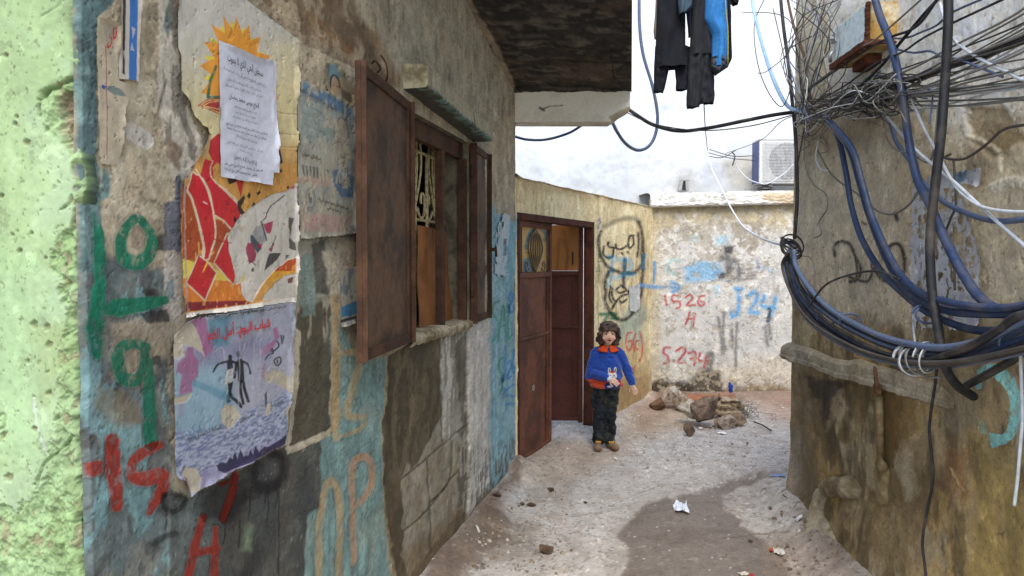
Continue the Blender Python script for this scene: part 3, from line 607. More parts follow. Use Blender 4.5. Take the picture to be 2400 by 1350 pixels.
    s.grunge(.32, .04, 520, (120, 100, 70), (222, 212, 184), .45)
    s.disp += (s.big - .5) * .03 + (s.med - .5) * .010 + (s.fine - .5) * .003
    wl = s.finish('wall', M_PLASTER, DWALL, cut=(s.U > DU0 - 1e-6) & (s.U < DU1 + 1e-6) & (s.V < DZ1 + 1e-6))
    # body behind, with an uneven top
    us2 = np.linspace(0, 3.44, 60); tz = 2.243 + .02 * (fbm(us2 * 4, us2 * 0, 3, 4) - .5) + .02 * sstep(.1, 0, us2)
    V = []; Fc = []
    for u, z in zip(us2, tz):
        for o, zz in ((.012, 2.235), (.014, z), (-.20, z + .01), (-.20, 1.98)): V.append(WF.P(u, zz, o))
    for i in range(59):
        for k in range(3): Fc.append((4 * i + k, 4 * i + k + 1, 4 * i + 5 + k, 4 * i + 4 + k))
    mobj('wall_top', V, Fc, mat('wall_top_render', P_((196, 174, 128), .95), c2=P_((120, 100, 70)), c2scale=14), wl, True)
    return wl
DW = door_wall()

# ================================================================== back wall with its ledge
BWALL = empty('boundary_wall', KF.P(1.0, 0), 'pale flaking wall with red and blue painted numbers behind the rubble', 'wall'); BWALL['kind'] = 'thing'
def back_wall():
    us = np.concatenate([cols_px(KF, 1521, 1900, 1.7), cols_px(KF, 1906, 2300, 8)]); zs = rows((0, 2.34, .0075))
    s = Sheet.on(KF, us, zs, gain=.86, base=(196, 193, 186)); N = s.noise
    s.lay(sstep(.45, .6, s.big), (188, 184, 178), .7); s.lay(sstep(.5, .65, s.med), (204, 200, 188), .7)
    s.lay(s.poly([(1520, 470), (1990, 460), (1990, 560), (1840, 540), (1700, 525), (1520, 540)], 20, 14), (194, 176, 132), .85)
    s.lay(s.poly([(1520, 480), (1545, 480), (1550, 900), (1520, 940)], 8, 6), (196, 178, 134), .6)
    s.lay(sstep(.5, .62, N(5, 7, 5, 5)) * s.poly([(1540, 530), (1870, 530), (1870, 660), (1540, 640)], 20, 14), (172, 162, 142), .7, h=-.003)
    s.lay(s.poly([(1715, 525), (1780, 520), (1800, 560), (1760, 600), (1720, 570)], 4, 8), (156, 146, 126), .8, h=-.003)
    s.lay(s.poly([(1590, 535), (1640, 530), (1650, 560), (1600, 570)], 4, 8), (164, 152, 130), .7, h=-.003)
    s.lay(sstep(.56, .6, N(14, 14, 5, 9)) * s.poly([(1540, 500), (1870, 500), (1870, 700), (1540, 700)], 20, 8), (212, 208, 198), .8, h=.003)
    s.lay(s.poly([(1640, 860), (1870, 830), (1870, 900), (1640, 920)], 20, 12), (196, 178, 148), .5)
    # dirt at the foot
    s.lay(s.poly([(1521, 900), (1560, 890), (1620, 912), (1640, 880), (1680, 872), (1700, 905), (1760, 908), (1870, 905), (1870, 960), (1521, 960)], 9, 14), (110, 92, 68), .8, h=-.008)
    s.lay(s.poly([(1630, 868), (1690, 872), (1700, 920), (1600, 930)], 12, 14), (74, 66, 54), .8)
    s.lay(s.poly([(1521, 900), (1600, 895), (1640, 925), (1620, 950), (1521, 950)], 8, 12), (62, 50, 36), .85, h=-.012)
    s.lay(s.poly([(1740, 905), (1870, 905), (1870, 950), (1740, 950)], 8, 10), (150, 124, 88), .7)
    s.lay(s.poly([(1655, 830), (1672, 820), (1674, 885), (1650, 890)], 5, 6), (70, 66, 66), .7)
    s.lay(sstep(.53, .6, N(22, 18, 5, 10)) * s.poly([(1521, 860), (1870, 870), (1870, 950), (1521, 950)], 12, 8), (190, 174, 140), .6, h=.004)
    def z6(q): return [(1160 + x * .3704, 450 + y * .3704) for x, y in q]
    def ms(L, w, so, j=1.2): return np.maximum.reduce([s.stroke(z6(q), w, so, j) for q in L])
    bp = s.lay(s.poly(z6([(1195, 470), (1300, 440), (1430, 440), (1440, 540), (1300, 560), (1200, 560)]), 7, 8), (92, 168, 212), .75)
    s.lay(s.poly(z6([(1395, 280), (1470, 280), (1460, 340), (1400, 330)]), 6, 8), (150, 196, 212), .7)
    s.lay(s.poly(z6([(1385, 580), (1420, 590), (1410, 660), (1390, 640)]), 5, 6), (140, 190, 214), .7)
    s.lay(s.poly(z6([(1240, 280), (1290, 270), (1290, 310), (1240, 310)]), 6, 8), (170, 200, 200), .6)
    s.tagm('graffiti', 'smudged block of light blue spray paint', bp)
    bl = ms([[(1010, 450), (1005, 520), (998, 600)], [(980, 600), (1060, 603), (1165, 605)], [(1120, 570), (1168, 602), (1125, 632)]], 9, 3.5); s.lay(bl, (48, 132, 186), .85)
    s.tagm('graffiti', 'blue sprayed arrow pointing towards the rubble side', bl)
    tq = ms([[(1165, 440), (1120, 430), (1090, 470), (1110, 510), (1150, 520), (1165, 555)], [(1100, 440), (1085, 480)]], 7, 4); s.lay(tq, (120, 182, 178), .7)
    k1 = ms([[(1440, 420), (1480, 430), (1490, 500), (1440, 540)], [(1510, 430), (1540, 470), (1545, 530), (1500, 550), (1470, 520)], [(1470, 390), (1480, 560)]], 13, 6, 3); s.lay(k1, (66, 72, 84), .72)
    k2 = s.poly(z6([(1450, 345), (1515, 340), (1500, 385), (1460, 380)]), 3, 6); s.lay(k2, (52, 52, 52), .85); s.tagm('graffiti', 'dark blot and smear above the big blue J24', k1, k2)
    s.lay(ms([[(1655, 440), (1668, 490)], [(1690, 500), (1720, 470), (1740, 510), (1760, 490)]], 5, 2.4), (90, 150, 190), .6)
    s.lay(ms([[(1560, 490), (1620, 480)], [(1565, 550), (1625, 545)], [(1600, 530), (1640, 525)]], 5, 2.5, 3), (90, 92, 100), .6)
    rd = (186, 44, 40)
    r1 = ms([[(1000, 706), (1003, 710)], [(1075, 655), (1083, 715)], [(1170, 655), (1125, 655), (1122, 690), (1165, 695), (1170, 725), (1150, 735)], [(1205, 670), (1235, 650), (1250, 675), (1215, 715), (1265, 715)], [(1325, 655), (1295, 665), (1285, 705), (1310, 720), (1325, 700), (1300, 690)]], 5, 1.6)
    s.lay(r1, rd, .9); s.tagm('graffiti', 'red number 1526 on the pale back wall', r1)
    r2 = ms([[(1232, 762), (1222, 800), (1206, 836)], [(1214, 806), (1262, 800)], [(1266, 772), (1262, 800), (1256, 846)]], 5, 1.6); s.lay(r2, rd, .88); s.tagm('graffiti', 'red letter H under the red number 1526', r2)
    r3 = ms([[(1105, 985), (1075, 985), (1068, 1020), (1095, 1040), (1095, 1080), (1070, 1082)], [(1130, 1068), (1134, 1072)], [(1150, 1005), (1185, 985), (1205, 1010), (1160, 1075), (1205, 1080)], [(1225, 1020), (1270, 1018), (1260, 1095)], [(1240, 1055), (1275, 1055)], [(1300, 1020), (1292, 1065), (1345, 1070)], [(1335, 1040), (1322, 1110)]], 6, 1.8)
    s.lay(r3, (180, 34, 56), .9); s.tagm('graffiti', 'red number S274 low on the back wall', r3)
    bb = ms([[(1540, 615), (1545, 700), (1530, 770), (1500, 785), (1495, 760)], [(1520, 612), (1560, 612)], [(1600, 660), (1640, 635), (1660, 670), (1620, 740), (1610, 760), (1665, 765)], [(1705, 660), (1690, 720), (1770, 735)], [(1775, 670), (1750, 760), (1730, 810)]], 9, 3.4)
    s.lay(ms([[(1540, 615), (1545, 700), (1530, 770), (1500, 785)], [(1600, 660), (1640, 635), (1660, 670), (1620, 740), (1665, 765)], [(1705, 660), (1690, 720), (1770, 735)], [(1775, 670), (1730, 810)]], 14, 9), (110, 170, 204), .3); s.lay(bb, (58, 150, 206), .85); s.tagm('graffiti', 'large light blue J24 sprayed on the back wall', bb)
    k = ms([[(1412, 795), (1425, 890), (1442, 1020)], [(1450, 760), (1440, 900), (1455, 1000)], [(1500, 870), (1500, 980)], [(1535, 825), (1525, 950), (1525, 1100)], [(1730, 820), (1735, 870), (1750, 930)], [(1715, 850), (1720, 930), (1730, 970)], [(1735, 745), (1735, 800)]], 7, 4, 3)
    s.lay(k, (74, 74, 78), .75); s.tagm('graffiti', 'dark vertical dribbles below the big blue J24', k)
    s.lay(ms([[(1340, 820), (1400, 845), (1500, 840)], [(1250, 780), (1240, 880)]], 3, 2, 2), (100, 104, 106), .6)
    s.grunge(.26, .12, 540, (116, 106, 92), (226, 222, 214), .6)
    s.lay(sstep(.62, .68, N(16, 16, 5, 62)), (168, 158, 138), .7, h=-.003)
    s.disp += (s.big - .5) * .03 + (s.med - .5) * .012 + (s.fine - .5) * .003
    wl = s.finish('wall', M_PLASTER, BWALL)
    # ledge of crumbling whitewashed concrete
    us = np.concatenate([cols_px(KF, 1519, 1900, 2.0), cols_px(KF, 1906, 2300, 8)]); prof = [(.0, 2.235), (.05, 2.232), (.088, 2.243), (.096, 2.262), (.095, 2.30), (.092, 2.34), (.085, 2.372), (.05, 2.392), (-.05, 2.41), (-.2, 2.42), (-.5, 2.42)]
    off = np.interp(np.linspace(0, 1, 40), np.linspace(0, 1, len(prof)), [p[0] for p in prof]); zz = np.interp(np.linspace(0, 1, 40), np.linspace(0, 1, len(prof)), [p[1] for p in prof])
    U, T = np.meshgrid(us, np.arange(40), indexing='ij'); rise = .05 * U / 1.7
    s = Sheet(KF.P(U, zz[T] + rise, off[T]), KF.n3, U, zz[T], .98, (222, 220, 214))
    m = fbm(U * 14, T * .5, 5, 3); s.lay(sstep(.55, .68, m), (160, 150, 130), .8, h=-.006)
    s.lay(sstep(24, 30, T + (m - .5) * 14), (122, 118, 110), .9); s.lay((sstep(.5, .6, fbm(U * 30, T * .4, 4, 8))) * sstep(22, 28, T), (206, 204, 198), .8, h=.004)
    s.lay(sstep(4, 1, T + (m - .5) * 5), (130, 112, 80), .8)
    s.lay(s.poly([(1780, 452), (1990, 440), (1990, 500), (1790, 470)], 6, 6), (178, 154, 112), .75)
    s.disp += (m - .5) * .03 + (fbm(U * 60, T * 1.3, 3, 9) - .5) * .008
    s.finish('ledge', M_PLASTER, BWALL)
back_wall()

# ================================================================== white house behind
WHITE = empty('white_house', at(1471, 440, 9.05) * [1, 1, 0], 'tall whitewashed house rising behind the back wall', 'house')
wc = at(1471, 445, 9.05)
def white_house():
    mt = mat('whitewash', P_((238, 236, 230), .85), c2=P_((205, 205, 200), .9), c2scale=2.2, bump=.4, bscale=14, bdist=.012)
    d1 = np.array([1, .08, 0]) / math.hypot(1, .08); d2 = np.array([-.86, .5, 0]) / math.hypot(.86, .5)
    c = np.array([wc[0], wc[1], 0]); a = c + d1 * 4.5; b = c + d2 * 4.6; up = np.array([0, 0, 5.4]); bk = np.array([0, 3.0, 0])
    for f, L, z0 in ((Facet(c, d1), 4.5, 2.2), (Facet(c, d2), 4.6, 0.0)):
        if f.n[1] > 0: f.n = -f.n; f.n3 = np.array([f.n[0], f.n[1], 0])
        s = Sheet.on(f, np.arange(0, L + .01, .022), rows((z0, 4.0, .022), (4.0, 5.4, .2)), gain=.74, base=(232, 236, 238)); s.vk = .2
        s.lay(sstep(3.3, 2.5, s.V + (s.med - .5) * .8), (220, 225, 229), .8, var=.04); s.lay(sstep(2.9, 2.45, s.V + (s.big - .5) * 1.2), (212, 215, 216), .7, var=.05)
        s.lay(s.poly([(1690, 380), (1780, 360), (1800, 450), (1720, 440)], 10, 10), (204, 198, 182), .7); s.lay(sstep(.6, .68, fbm(s.U * 9, s.V * 9, 5, 3, .6)) * sstep(3.1, 2.6, s.V), (208, 208, 203), .35, h=-.004)
        s.lay(s.poly([(1590, 400), (1625, 395), (1640, 450), (1580, 450)], 8, 10), (196, 194, 186), .6)
        s.disp += (s.big - .5) * .05 + (s.med - .5) * .016
        s.finish('wall', M_PLASTER, WHITE)
    for q in (b, a): mobj('end_wall', [q, q + bk, q + bk + up, q + up], [(0, 1, 2, 3)], mt, WHITE)
    mobj('roof', [c + up, a + up, a + up + bk, c + up + bk, b + up + bk, b + up], [(0, 1, 2, 3), (0, 3, 4, 5)], mt, WHITE)
white_house()

# ================================================================== corner house on the right
CORNER = empty('corner_house', RF.P(.8, 0), 'stained brown plaster house corner carrying the tangle of electric cables', 'house')
def right_wall():
    us = np.concatenate([cols_px(RF, 1858, 2440, 2.1), np.arange(2.42, 3.6, .012), [3.7, 4.0, 4.5]])
    zs = rows((0, .5, .007), (.5, 2.5, .0042), (2.5, 3.4, .007))
    s = Sheet.on(RF, us, zs, gain=1.78, base=(170, 160, 140)); N = s.noise; s.vk = .12
    s.lay(sstep(.42, .62, s.big), (158, 142, 112), .7); s.lay(sstep(.5, .66, s.med), (176, 164, 138), .6)
    up = s.poly([(1850, -200), (2500, -300), (2500, 200), (2300, 330), (2150, 260), (2000, 260), (1870, 280)], 40, 20)
    s.lay(up, (198, 193, 180), .92)
    s.lay(up * sstep(.54, .68, s.vert), (176, 166, 142), .5)
    s.lay(s.poly([(1864, -100), (1930, -100), (1932, 240), (1866, 250)], 5, 4), (182, 172, 142), .85, h=.006)
    s.lay(s.poly([(1926, -50), (1938, -50), (1940, 240), (1930, 245)], 4, 4), (150, 132, 94), .6)
    s.lay(s.poly([(1862, 280), (2130, 250), (2200, 400), (2150, 760), (1990, 840), (1862, 800)], 40, 24), (156, 146, 124), .75)
    s.lay(s.poly([(1862, 280), (1960, 290), (2060, 270), (2060, 340), (1900, 380), (1862, 420)], 24, 16), (124, 112, 92), .7)
    s.lay(s.poly([(2090, 400), (2150, 370), (2400, 340), (2500, 420), (2500, 800), (2120, 800), (2110, 600)], 20, 16), (156, 142, 112), .75)
    s.lay(s.poly([(2270, 250), (2350, 245), (2400, 330), (2330, 380), (2270, 330)], 10, 16), (122, 102, 58), .75, h=-.006)
    s.lay(s.poly([(2260, 340), (2300, 330), (2340, 350), (2330, 430), (2280, 440)], 8, 12), (122, 108, 84), .7)
    s.lay(s.stroke([(2270, 320), (2310, 335), (2340, 360), (2345, 400)], 9, 4, 5), (190, 178, 152), .7, h=.004)
    s.lay(s.stroke([(2330, 440), (2380, 430), (2440, 450)], 26, 6, 8), (158, 152, 134), .7, h=.005)
    s.lay(s.stroke([(2150, 205), (2230, 190), (2330, 205), (2420, 180)], 14, 8, 10), (196, 184, 156), .6, h=.004)
    # lower half: ochre and brown damp
    low = s.poly([(1850, 700), (2000, 760), (2150, 780), (2500, 700), (2500, 1600), (1840, 1600)], 50, 26)
    s.lay(low, (112, 97, 66), .95)
    s.lay(low * sstep(.46, .6, N(3, 2, 5, 41)), (82, 68, 40), .85)
    s.lay(low * sstep(.54, .60, N(5, 3, 6, 43)), (132, 122, 96), .75, h=.002); s.lay(low * sstep(.55, .64, N(4, 2.6, 6, 143)), (136, 112, 64), .7)
    s.lay(low * sstep(.55, .68, N(9, 3.5, 5, 45)), (66, 56, 38), .75)
    s.lay(s.poly([(1868, 870), (1900, 880), (1920, 1000), (1930, 1160), (1868, 1170)], 14, 14), (86, 74, 54), .75)
    s.lay(s.poly([(1862, 1000), (1880, 1000), (1880, 1200), (1850, 1200)], 10, 10), (112, 104, 92), .7)
    s.lay(s.poly([(1890, 885), (1940, 890), (1985, 900), (1970, 930), (1945, 940), (1938, 985), (1922, 985), (1920, 935), (1895, 930)], 6, 12), (46, 42, 38), .85)
    s.lay(s.poly([(1950, 930), (1975, 915), (1990, 960), (1970, 1000), (1955, 980), (1940, 1010)], 8, 10), (140, 126, 100), .7)
    s.lay(s.poly([(2120, 1000), (2150, 950), (2170, 1010), (2150, 1030), (2130, 1030)], 6, 10), (150, 130, 88), .75, h=.003)
    s.lay(s.poly([(2100, 1060), (2130, 1050), (2150, 1150), (2120, 1180), (2105, 1120)], 12, 14), (134, 124, 102), .7)
    s.lay(s.poly([(2215, 1060), (2270, 1050), (2280, 1160), (2230, 1170)], 22, 18), (128, 82, 40), .6)
    s.lay(s.poly([(2060, 900), (2150, 930), (2160, 1000), (2080, 1080), (2060, 1060)], 16, 14), (94, 72, 34), .7)
    s.lay(s.poly([(2280, 1020), (2360, 1060), (2440, 1200), (2440, 1400), (2260, 1400)], 50, 30), (132, 112, 56), .6)
    s.lay(s.poly([(2190, 860), (2300, 880), (2290, 1000), (2210, 1010)], 20, 16), (92, 86, 70), .6)
    s.lay(s.poly([(2060, 1180), (2150, 1200), (2200, 1350), (2050, 1330)], 20, 18), (116, 98, 66), .6)
    s.lay(s.stroke([(2225, 1095), (2240, 1125), (2262, 1150)], 4, 2, 3), (156, 130, 90), .7, h=.003)
    s.lay(s.stroke([(2080, 1240), (2100, 1200), (2110, 1100)], 5, 3, 4), (90, 78, 52), .5)
    # writing
    K = (36, 34, 32)
    k = np.maximum.reduce([s.stroke(q, w, 3, 1.2) for q, w in (([(1957, 598), (1958, 575), (1975, 566), (1994, 575), (2006, 600), (2018, 630), (2008, 655), (1990, 660)], 8), ([(1990, 650), (2030, 660), (2045, 640), (2044, 600)], 7), ([(2075, 600), (2090, 575), (2110, 574), (2121, 600), (2120, 640), (2100, 662), (2070, 655), (2050, 630)], 9), ([(2005, 600), (2010, 640), (1995, 658)], 6), ([(2098, 500), (2102, 515)], 9), ([(2022, 520), (2030, 526)], 5))])
    s.lay(k, K, .95); s.tagm('graffiti', 'faded black scrawl with a loop behind the blue cables', k)
    cy = s.lay(np.maximum(s.stroke([(2293, 905), (2300, 878), (2330, 868), (2362, 890), (2382, 935), (2382, 985), (2368, 1020), (2340, 1038)], [16, 22, 28, 28, 28, 28, 26, 20], 2, 5), s.poly([(2322, 1015), (2350, 1020), (2345, 1050), (2328, 1048)], 2, 5)), (92, 148, 146), .92, var=.4, h=.0006)
    s.tagm('graffiti', 'thick turquoise curved brush stroke low on the brown wall', cy)
    s.lay(s.poly([(2300, 985), (2312, 990), (2315, 1018), (2300, 1015)], 3, 5), (104, 142, 132), .6)
    s.grunge(.5, .12, 560, (74, 64, 48), (172, 162, 138), .55)
    s.disp += (s.big - .5) * .035 + (s.med - .5) * .010 + (N(24, 24, 4, 63) - .5) * .003 + (s.fine - .5) * .002
    # rough cement fillet spreading at the foot
    s.disp += s.poly([(1900, 1190), (2000, 1170), (2080, 1230), (2180, 1330), (2260, 1500), (1880, 1500), (1890, 1260)], 40, 16) * .02
    s.disp += .02 * sstep(.35, 0, s.V)
    s.disp += .008 * sstep(.5, .0, s.V) * sstep(.25, -.02, s.U)
    wl = s.finish('wall', M_PLASTER, CORNER)
    # far side of the corner and storeys above
    mt = mat('corner_render', P_((160, 146, 116), 1.1), c2=P_((110, 92, 64)), c2scale=3)
    a = RF.P(us[0], 0, 0); d = np.array([.999, .05, 0])
    mobj('wall', [a, a + d * 4, a + d * 4 + [0, 0, 3.4], a + [0, 0, 3.4]], [(0, 1, 2, 3)], mt, CORNER)
    MB().box8([RF.P(us[0], 3.395, 0), RF.P(4.5, 3.395, 0), RF.P(4.5, 3.395, -2), RF.P(us[0], 3.395, -2), RF.P(us[0], 4.05, 0), RF.P(4.5, 4.05, 0), RF.P(4.5, 4.05, -2), RF.P(us[0], 4.05, -2)]).build('upper_storey', mt, CORNER)
    return wl
RWALL = right_wall()
# ================================================================== metal, window, shutters, hood, overhang
M_RUST = mat('rusty_brown_steel', P_((94, 70, 50), .95), rough=.7, c2=P_((58, 45, 35), .95), c2scale=5, namp=.3, nscale=30, bump=.3, bscale=60, bdist=.003, spec=.22)
M_RUST2 = mat('dark_brown_steel', P_((66, 48, 38), .95), rough=.78, c2=P_((86, 62, 46), .95), c2scale=6, bump=.2, bdist=.002, spec=.15)
M_GRILLE = mat('old_cream_paint_bars', P_((186, 172, 128), 1.3), rough=.6, c2=P_((120, 104, 70), 1.2), c2scale=40)
M_BOARD = mat('brown_cardboard', P_((142, 94, 52), 1.1), rough=.8, c2=P_((116, 76, 42), 1.1), c2scale=4, namp=.1, bump=.1)
M_DARK = mat('painted_dark', (.035, .034, .03), rough=.9)  # near-black colour stands in for the unlit room and vent hollow
M_STONE = mat('bare_cement', P_((150, 142, 120), 1.3), c2=P_((104, 92, 66), 1.2), c2scale=9, bump=.8, bscale=30, bdist=.012)
def window_group():
    d = .15; W = MB()
    # reveal: sides, sill and head of the hole in the wall
    R = MB()
    for q in ([(WU0, WZ0, .001), (WU0, WZ1, .001), (WU0, WZ1, -.26), (WU0, WZ0, -.26)], [(WU1, WZ0, .001), (WU1, WZ0, -.26), (WU1, WZ1, -.26), (WU1, WZ1, .001)], [(WU0, WZ1, .001), (WU1, WZ1, .001), (WU1, WZ1, -.26), (WU0, WZ1, -.26)]):
        R.add([LF.P(*p) for p in q], [(0, 1, 2, 3)])
    rv = R.build('reveal', mat('reveal_render', P_((106, 100, 82), 1.2), c2=P_((70, 66, 52), 1.1), c2scale=7, bump=.6), HOUSE)
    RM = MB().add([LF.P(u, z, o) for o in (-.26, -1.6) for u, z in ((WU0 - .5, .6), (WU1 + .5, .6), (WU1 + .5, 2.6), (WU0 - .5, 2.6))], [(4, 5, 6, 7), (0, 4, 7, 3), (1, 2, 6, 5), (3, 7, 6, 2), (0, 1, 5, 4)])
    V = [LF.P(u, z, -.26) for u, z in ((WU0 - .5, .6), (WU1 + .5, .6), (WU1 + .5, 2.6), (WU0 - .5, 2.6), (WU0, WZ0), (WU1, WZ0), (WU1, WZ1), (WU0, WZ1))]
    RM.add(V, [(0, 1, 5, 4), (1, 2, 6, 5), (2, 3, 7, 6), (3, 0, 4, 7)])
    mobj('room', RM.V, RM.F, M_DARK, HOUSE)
    # sill: rough lump of cement
    n = 60; V = []; Fc = []
    for i in range(n + 1):
        u = WU0 - .03 + (WU1 - WU0 + .05) * i / n; k = float(fbm(np.array([u * 18.]), np.array([2.]), 4, 5)[0]) - .5; k2 = float(fbm(np.array([u * 40.]), np.array([7.]), 3, 6)[0]) - .5
        for z, o in ((1.205 + k * .03, .002), (1.22 + k * .03, .022 + k2 * .014), (1.25 + k2 * .01, .026 + k * .02), (1.262 + k * .014, .0), (1.264 + k2 * .01, -.26)): V.append(LF.P(u, z, o))
    for i in range(n):
        for j in range(4): Fc.append((5 * i + j, 5 * i + 5 + j, 5 * i + 6 + j, 5 * i + 1 + j))
    mobj('sill', V, Fc, M_STONE, HOUSE, True)
    # steel frame with a heavy head band and one mullion
    W.fbox(LF, WU0, WU1, 2.205, 2.297, -.075, -.035).fbox(LF, WU0, WU0 + .022, 1.26, 2.205, -.075, -.045).fbox(LF, WU1 - .028, WU1, 1.26, 2.205, -.06, -.01)
    um = float((LF.hit(1033, 500, -.045)[:2] - LF.p0) @ LF.d)
    W.fbox(LF, um - .022, um + .022, 1.258, 2.205, -.07, -.028)
    fr = W.build('window', M_RUST2, HOUSE, bevel=.003)
    # inner steel grille
    o = -.15; G = MB(); zb = LF.hit(1022, 522, o)[2]; zt = LF.hit(1022, 345, o)[2]
    def ug(px): return float((LF.hit(px, 480, o)[:2] - LF.p0) @ LF.d)
    def bar(p, r=.008): G.tube([LF.P(u, z, o) for u, z in p], r, 6)
    u_l, u_r = WU0 + .02, ug(1050)
    bar([(u_l, zb), (u_r, zb)], .009); bar([(u_r, 1.26), (u_r, 2.2)], .01); bar([(u_l, 2.19), (u_r, 2.19)], .009)
    for pxv in (972, 998, 1000): bar([(ug(pxv), 1.26), (ug(pxv), 2.2)], .011 if pxv != 998 else .004)
    for pc, sc in ((966, 1), (1023, 1)):
        uc = ug(pc)
        for k in (-1, -.55, -.2, .2, .55, 1):
            bar(crom([(uc, zb), (uc + .075 * k, zb + .13), (uc + .135 * k, zb + .30), (uc + .10 * k, zb + .46), (uc + .012 * k, zt - .02), (uc, zt)], 5), .0072)
        for sgn in (-1, 1):
            cx, cz = uc + sgn * .145, zb + .10
            sp_ = [(cx + sgn * (.072 - .0085 * t) * math.cos(.9 * t + 3.5), cz + (.105 - .0125 * t) * math.sin(.9 * t + 3.5)) for t in np.linspace(0, 7.2, 26)]
            bar([(uc, zb)] + sp_, .008)
    reparent(G.build('grille', M_GRILLE, None, True), fr)
    # shutters
    def shutter(A, B, z0, z1, label, knob=None):
        A = np.asarray(A, float); B = np.asarray(B, float); d = (B - A); Lw = np.linalg.norm(d); d /= Lw; nn = np.array([d[1], -d[0], 0]); nn = nn if nn @ LF.n3 > 0 else -nn
        up = np.array([0, 0, 1.0]); a = np.array([A[0], A[1], z0]); H = z1 - z0
        Fm = MB(); w_, t_ = .042, .022
        Fm.box(a, d * w_, nn * t_, up * H).box(a + d * (Lw - w_), d * w_, nn * t_, up * H).box(a + d * w_, d * (Lw - 2 * w_), nn * t_, up * w_).box(a + d * w_ + up * (H - w_), d * (Lw - 2 * w_), nn * t_, up * w_)
        Fm.box(a + nn * t_, d * .006, nn * .02, up * H).box(a + d * (Lw - .006) + nn * t_, d * .006, nn * .02, up * H)
        ob = Fm.build('shutter', M_RUST2, HOUSE, bevel=.002, label=label)
        pn = MB(); nu, nz = 24, 40; V = []; Fc = []
        for i in range(nu + 1):
            for j in range(nz + 1):
                u = w_ + (Lw - 2 * w_) * i / nu; z = w_ + (H - 2 * w_) * j / nz; k = float(vnoise(np.array([u * 6.]), np.array([z * 5.]), 3)[0])
                V.append(a + d * u + up * z + nn * (.012 + .006 * k * math.sin(math.pi * i / nu) * math.sin(math.pi * j / nz)))
        for i in range(nu):
            for j in range(nz): Fc.append((i * (nz + 1) + j, (i + 1) * (nz + 1) + j, (i + 1) * (nz + 1) + j + 1, i * (nz + 1) + j + 1))
        mobj('panel', V, Fc, M_RUST, ob, True)
        bk = MB().box(a + d * w_ + up * w_ + nn * .001, d * (Lw - 2 * w_), nn * .002, up * (H - 2 * w_)); bk.build('back_sheet', M_RUST2, ob)
        for z in (z0 + .16, z1 - .2): MB().tube([B - d * -.006 + up * (z - B[2]) + nn * .012, B - d * -.006 + up * (z + .07 - B[2]) + nn * .012], .011, 8).build('hinge', M_RUST2, ob, True)
        if knob:
            k = MB(); p = a + up * H * .42 + nn * .03; k.tube([p, p + nn * .035], .012, 8).tube([p + nn * .035 + up * .02, p + nn * .04 - up * .045], .008, 8).box(p - d * .0 - up * .03 - nn * .008, d * .03, nn * .008, up * .06)
            k.build('latch', M_RUST2, ob, True)
        return ob
    hz = LF.P(WU0 - .075, 0, .012); nd = np.array([-206 / F, -1, 0]); nd /= np.linalg.norm(nd)
    shutter(hz + nd * .70, hz, 1.238, 2.32, 'wide rusty shutter leaf folded back towards the posters')
    h2 = LF.P(WU1 - .004, 0, .012); fd = np.array([278 / F, 1, 0]); fd /= np.linalg.norm(fd)
    shutter(h2 + fd * .465, h2, 1.238, 2.30, 'narrow rusty shutter leaf with a latch beside the pale blue strip', True)
    # concrete hood
    us = np.linspace(0, 1, 260); pr = np.linspace(0, 1, 70); T, R_ = np.meshgrid(us, pr, indexing='ij')
    zt_ = 2.484 - .072 * T; zb_ = 2.378 - .056 * T; kx = np.array([0, .36, .40, .44, .62, .66, 1.0])
    off = np.interp(R_, kx, [-.01, .106, .116, .118, .118, .110, -.01]); zr = np.interp(R_, kx, [0, .02, .06, .14, .92, 1.0, 1.1]); z = zb_ + (zt_ - zb_) * zr
    end = sstep(.012, 0, T) + sstep(.988, 1, T); off = off
    s = Sheet(LF.P(-1.548 + 1.16 * T, z, off), LF.n3, T * 1.16, R_ * .3, 1.06, (158, 152, 126)); j = (s.med - .5)
    un = sstep(.46, .40, R_ + j * .12); s.lay(sstep(.5, .7, s.med), (146, 138, 110), .7); s.lay(un, (84, 118, 112), .9); s.lay(un * sstep(.30, .22, R_ + j * .3), (60, 56, 44), .9); s.lay(un * sstep(.52, .6, fbm(T * 30, R_ * 6, 5, 8)), (70, 66, 52), .8)  # underside teal, its shade painted darker towards the wall
    s.lay(s.poly([(1005, 150), (1012, 150), (1014, 212), (1004, 212)], 2, 4), (120, 110, 86), .7); s.lay(s.stroke([(1112, 262), (1114, 310)], 2.5, 1, 1.5), (70, 62, 46), .8); s.lay(sstep(.93, 1, R_), (140, 130, 102), .8)
    s.grunge(.4, .1, 620); s.disp += j * .014 + (s.fine - .5) * .003
    s.finish('window_hood', M_PLASTER, HOUSE)
    e0 = [LF.P(-1.546, z, o) for z, o in ((2.378, -.01), (2.380, .106), (2.39, .118), (2.472, .118), (2.484, .108), (2.494, -.01))]
    e1 = [LF.P(-.39, z, o) for z, o in ((2.322, -.01), (2.325, .106), (2.335, .117), (2.40, .117), (2.412, .107), (2.42, -.01))]
    hm = mat('hood_render', P_((158, 152, 124), 1.26), c2=P_((110, 100, 76), 1.2), c2scale=7, bump=.6, bscale=50)
    for e in (e0, e1): mobj('hood_end', e, [(0, 1, 2, 3, 4, 5)], hm, HOUSE)
    # hooks of bent wire over the near shutter
    k = MB(); b = LF.hit(880, 150, .01)
    k.tube(crom([LF.hit(872, 148, .01), LF.hit(880, 143, .04), LF.hit(892, 160, .05), LF.hit(884, 170, .03)], 5), .004, 6).tube(crom([LF.hit(893, 130, .01), LF.hit(905, 150, .05), LF.hit(908, 180, .05), LF.hit(902, 195, .02)], 5), .004, 6)
    k.build('wire_hook', M_RUST2, HOUSE, True)
window_group()
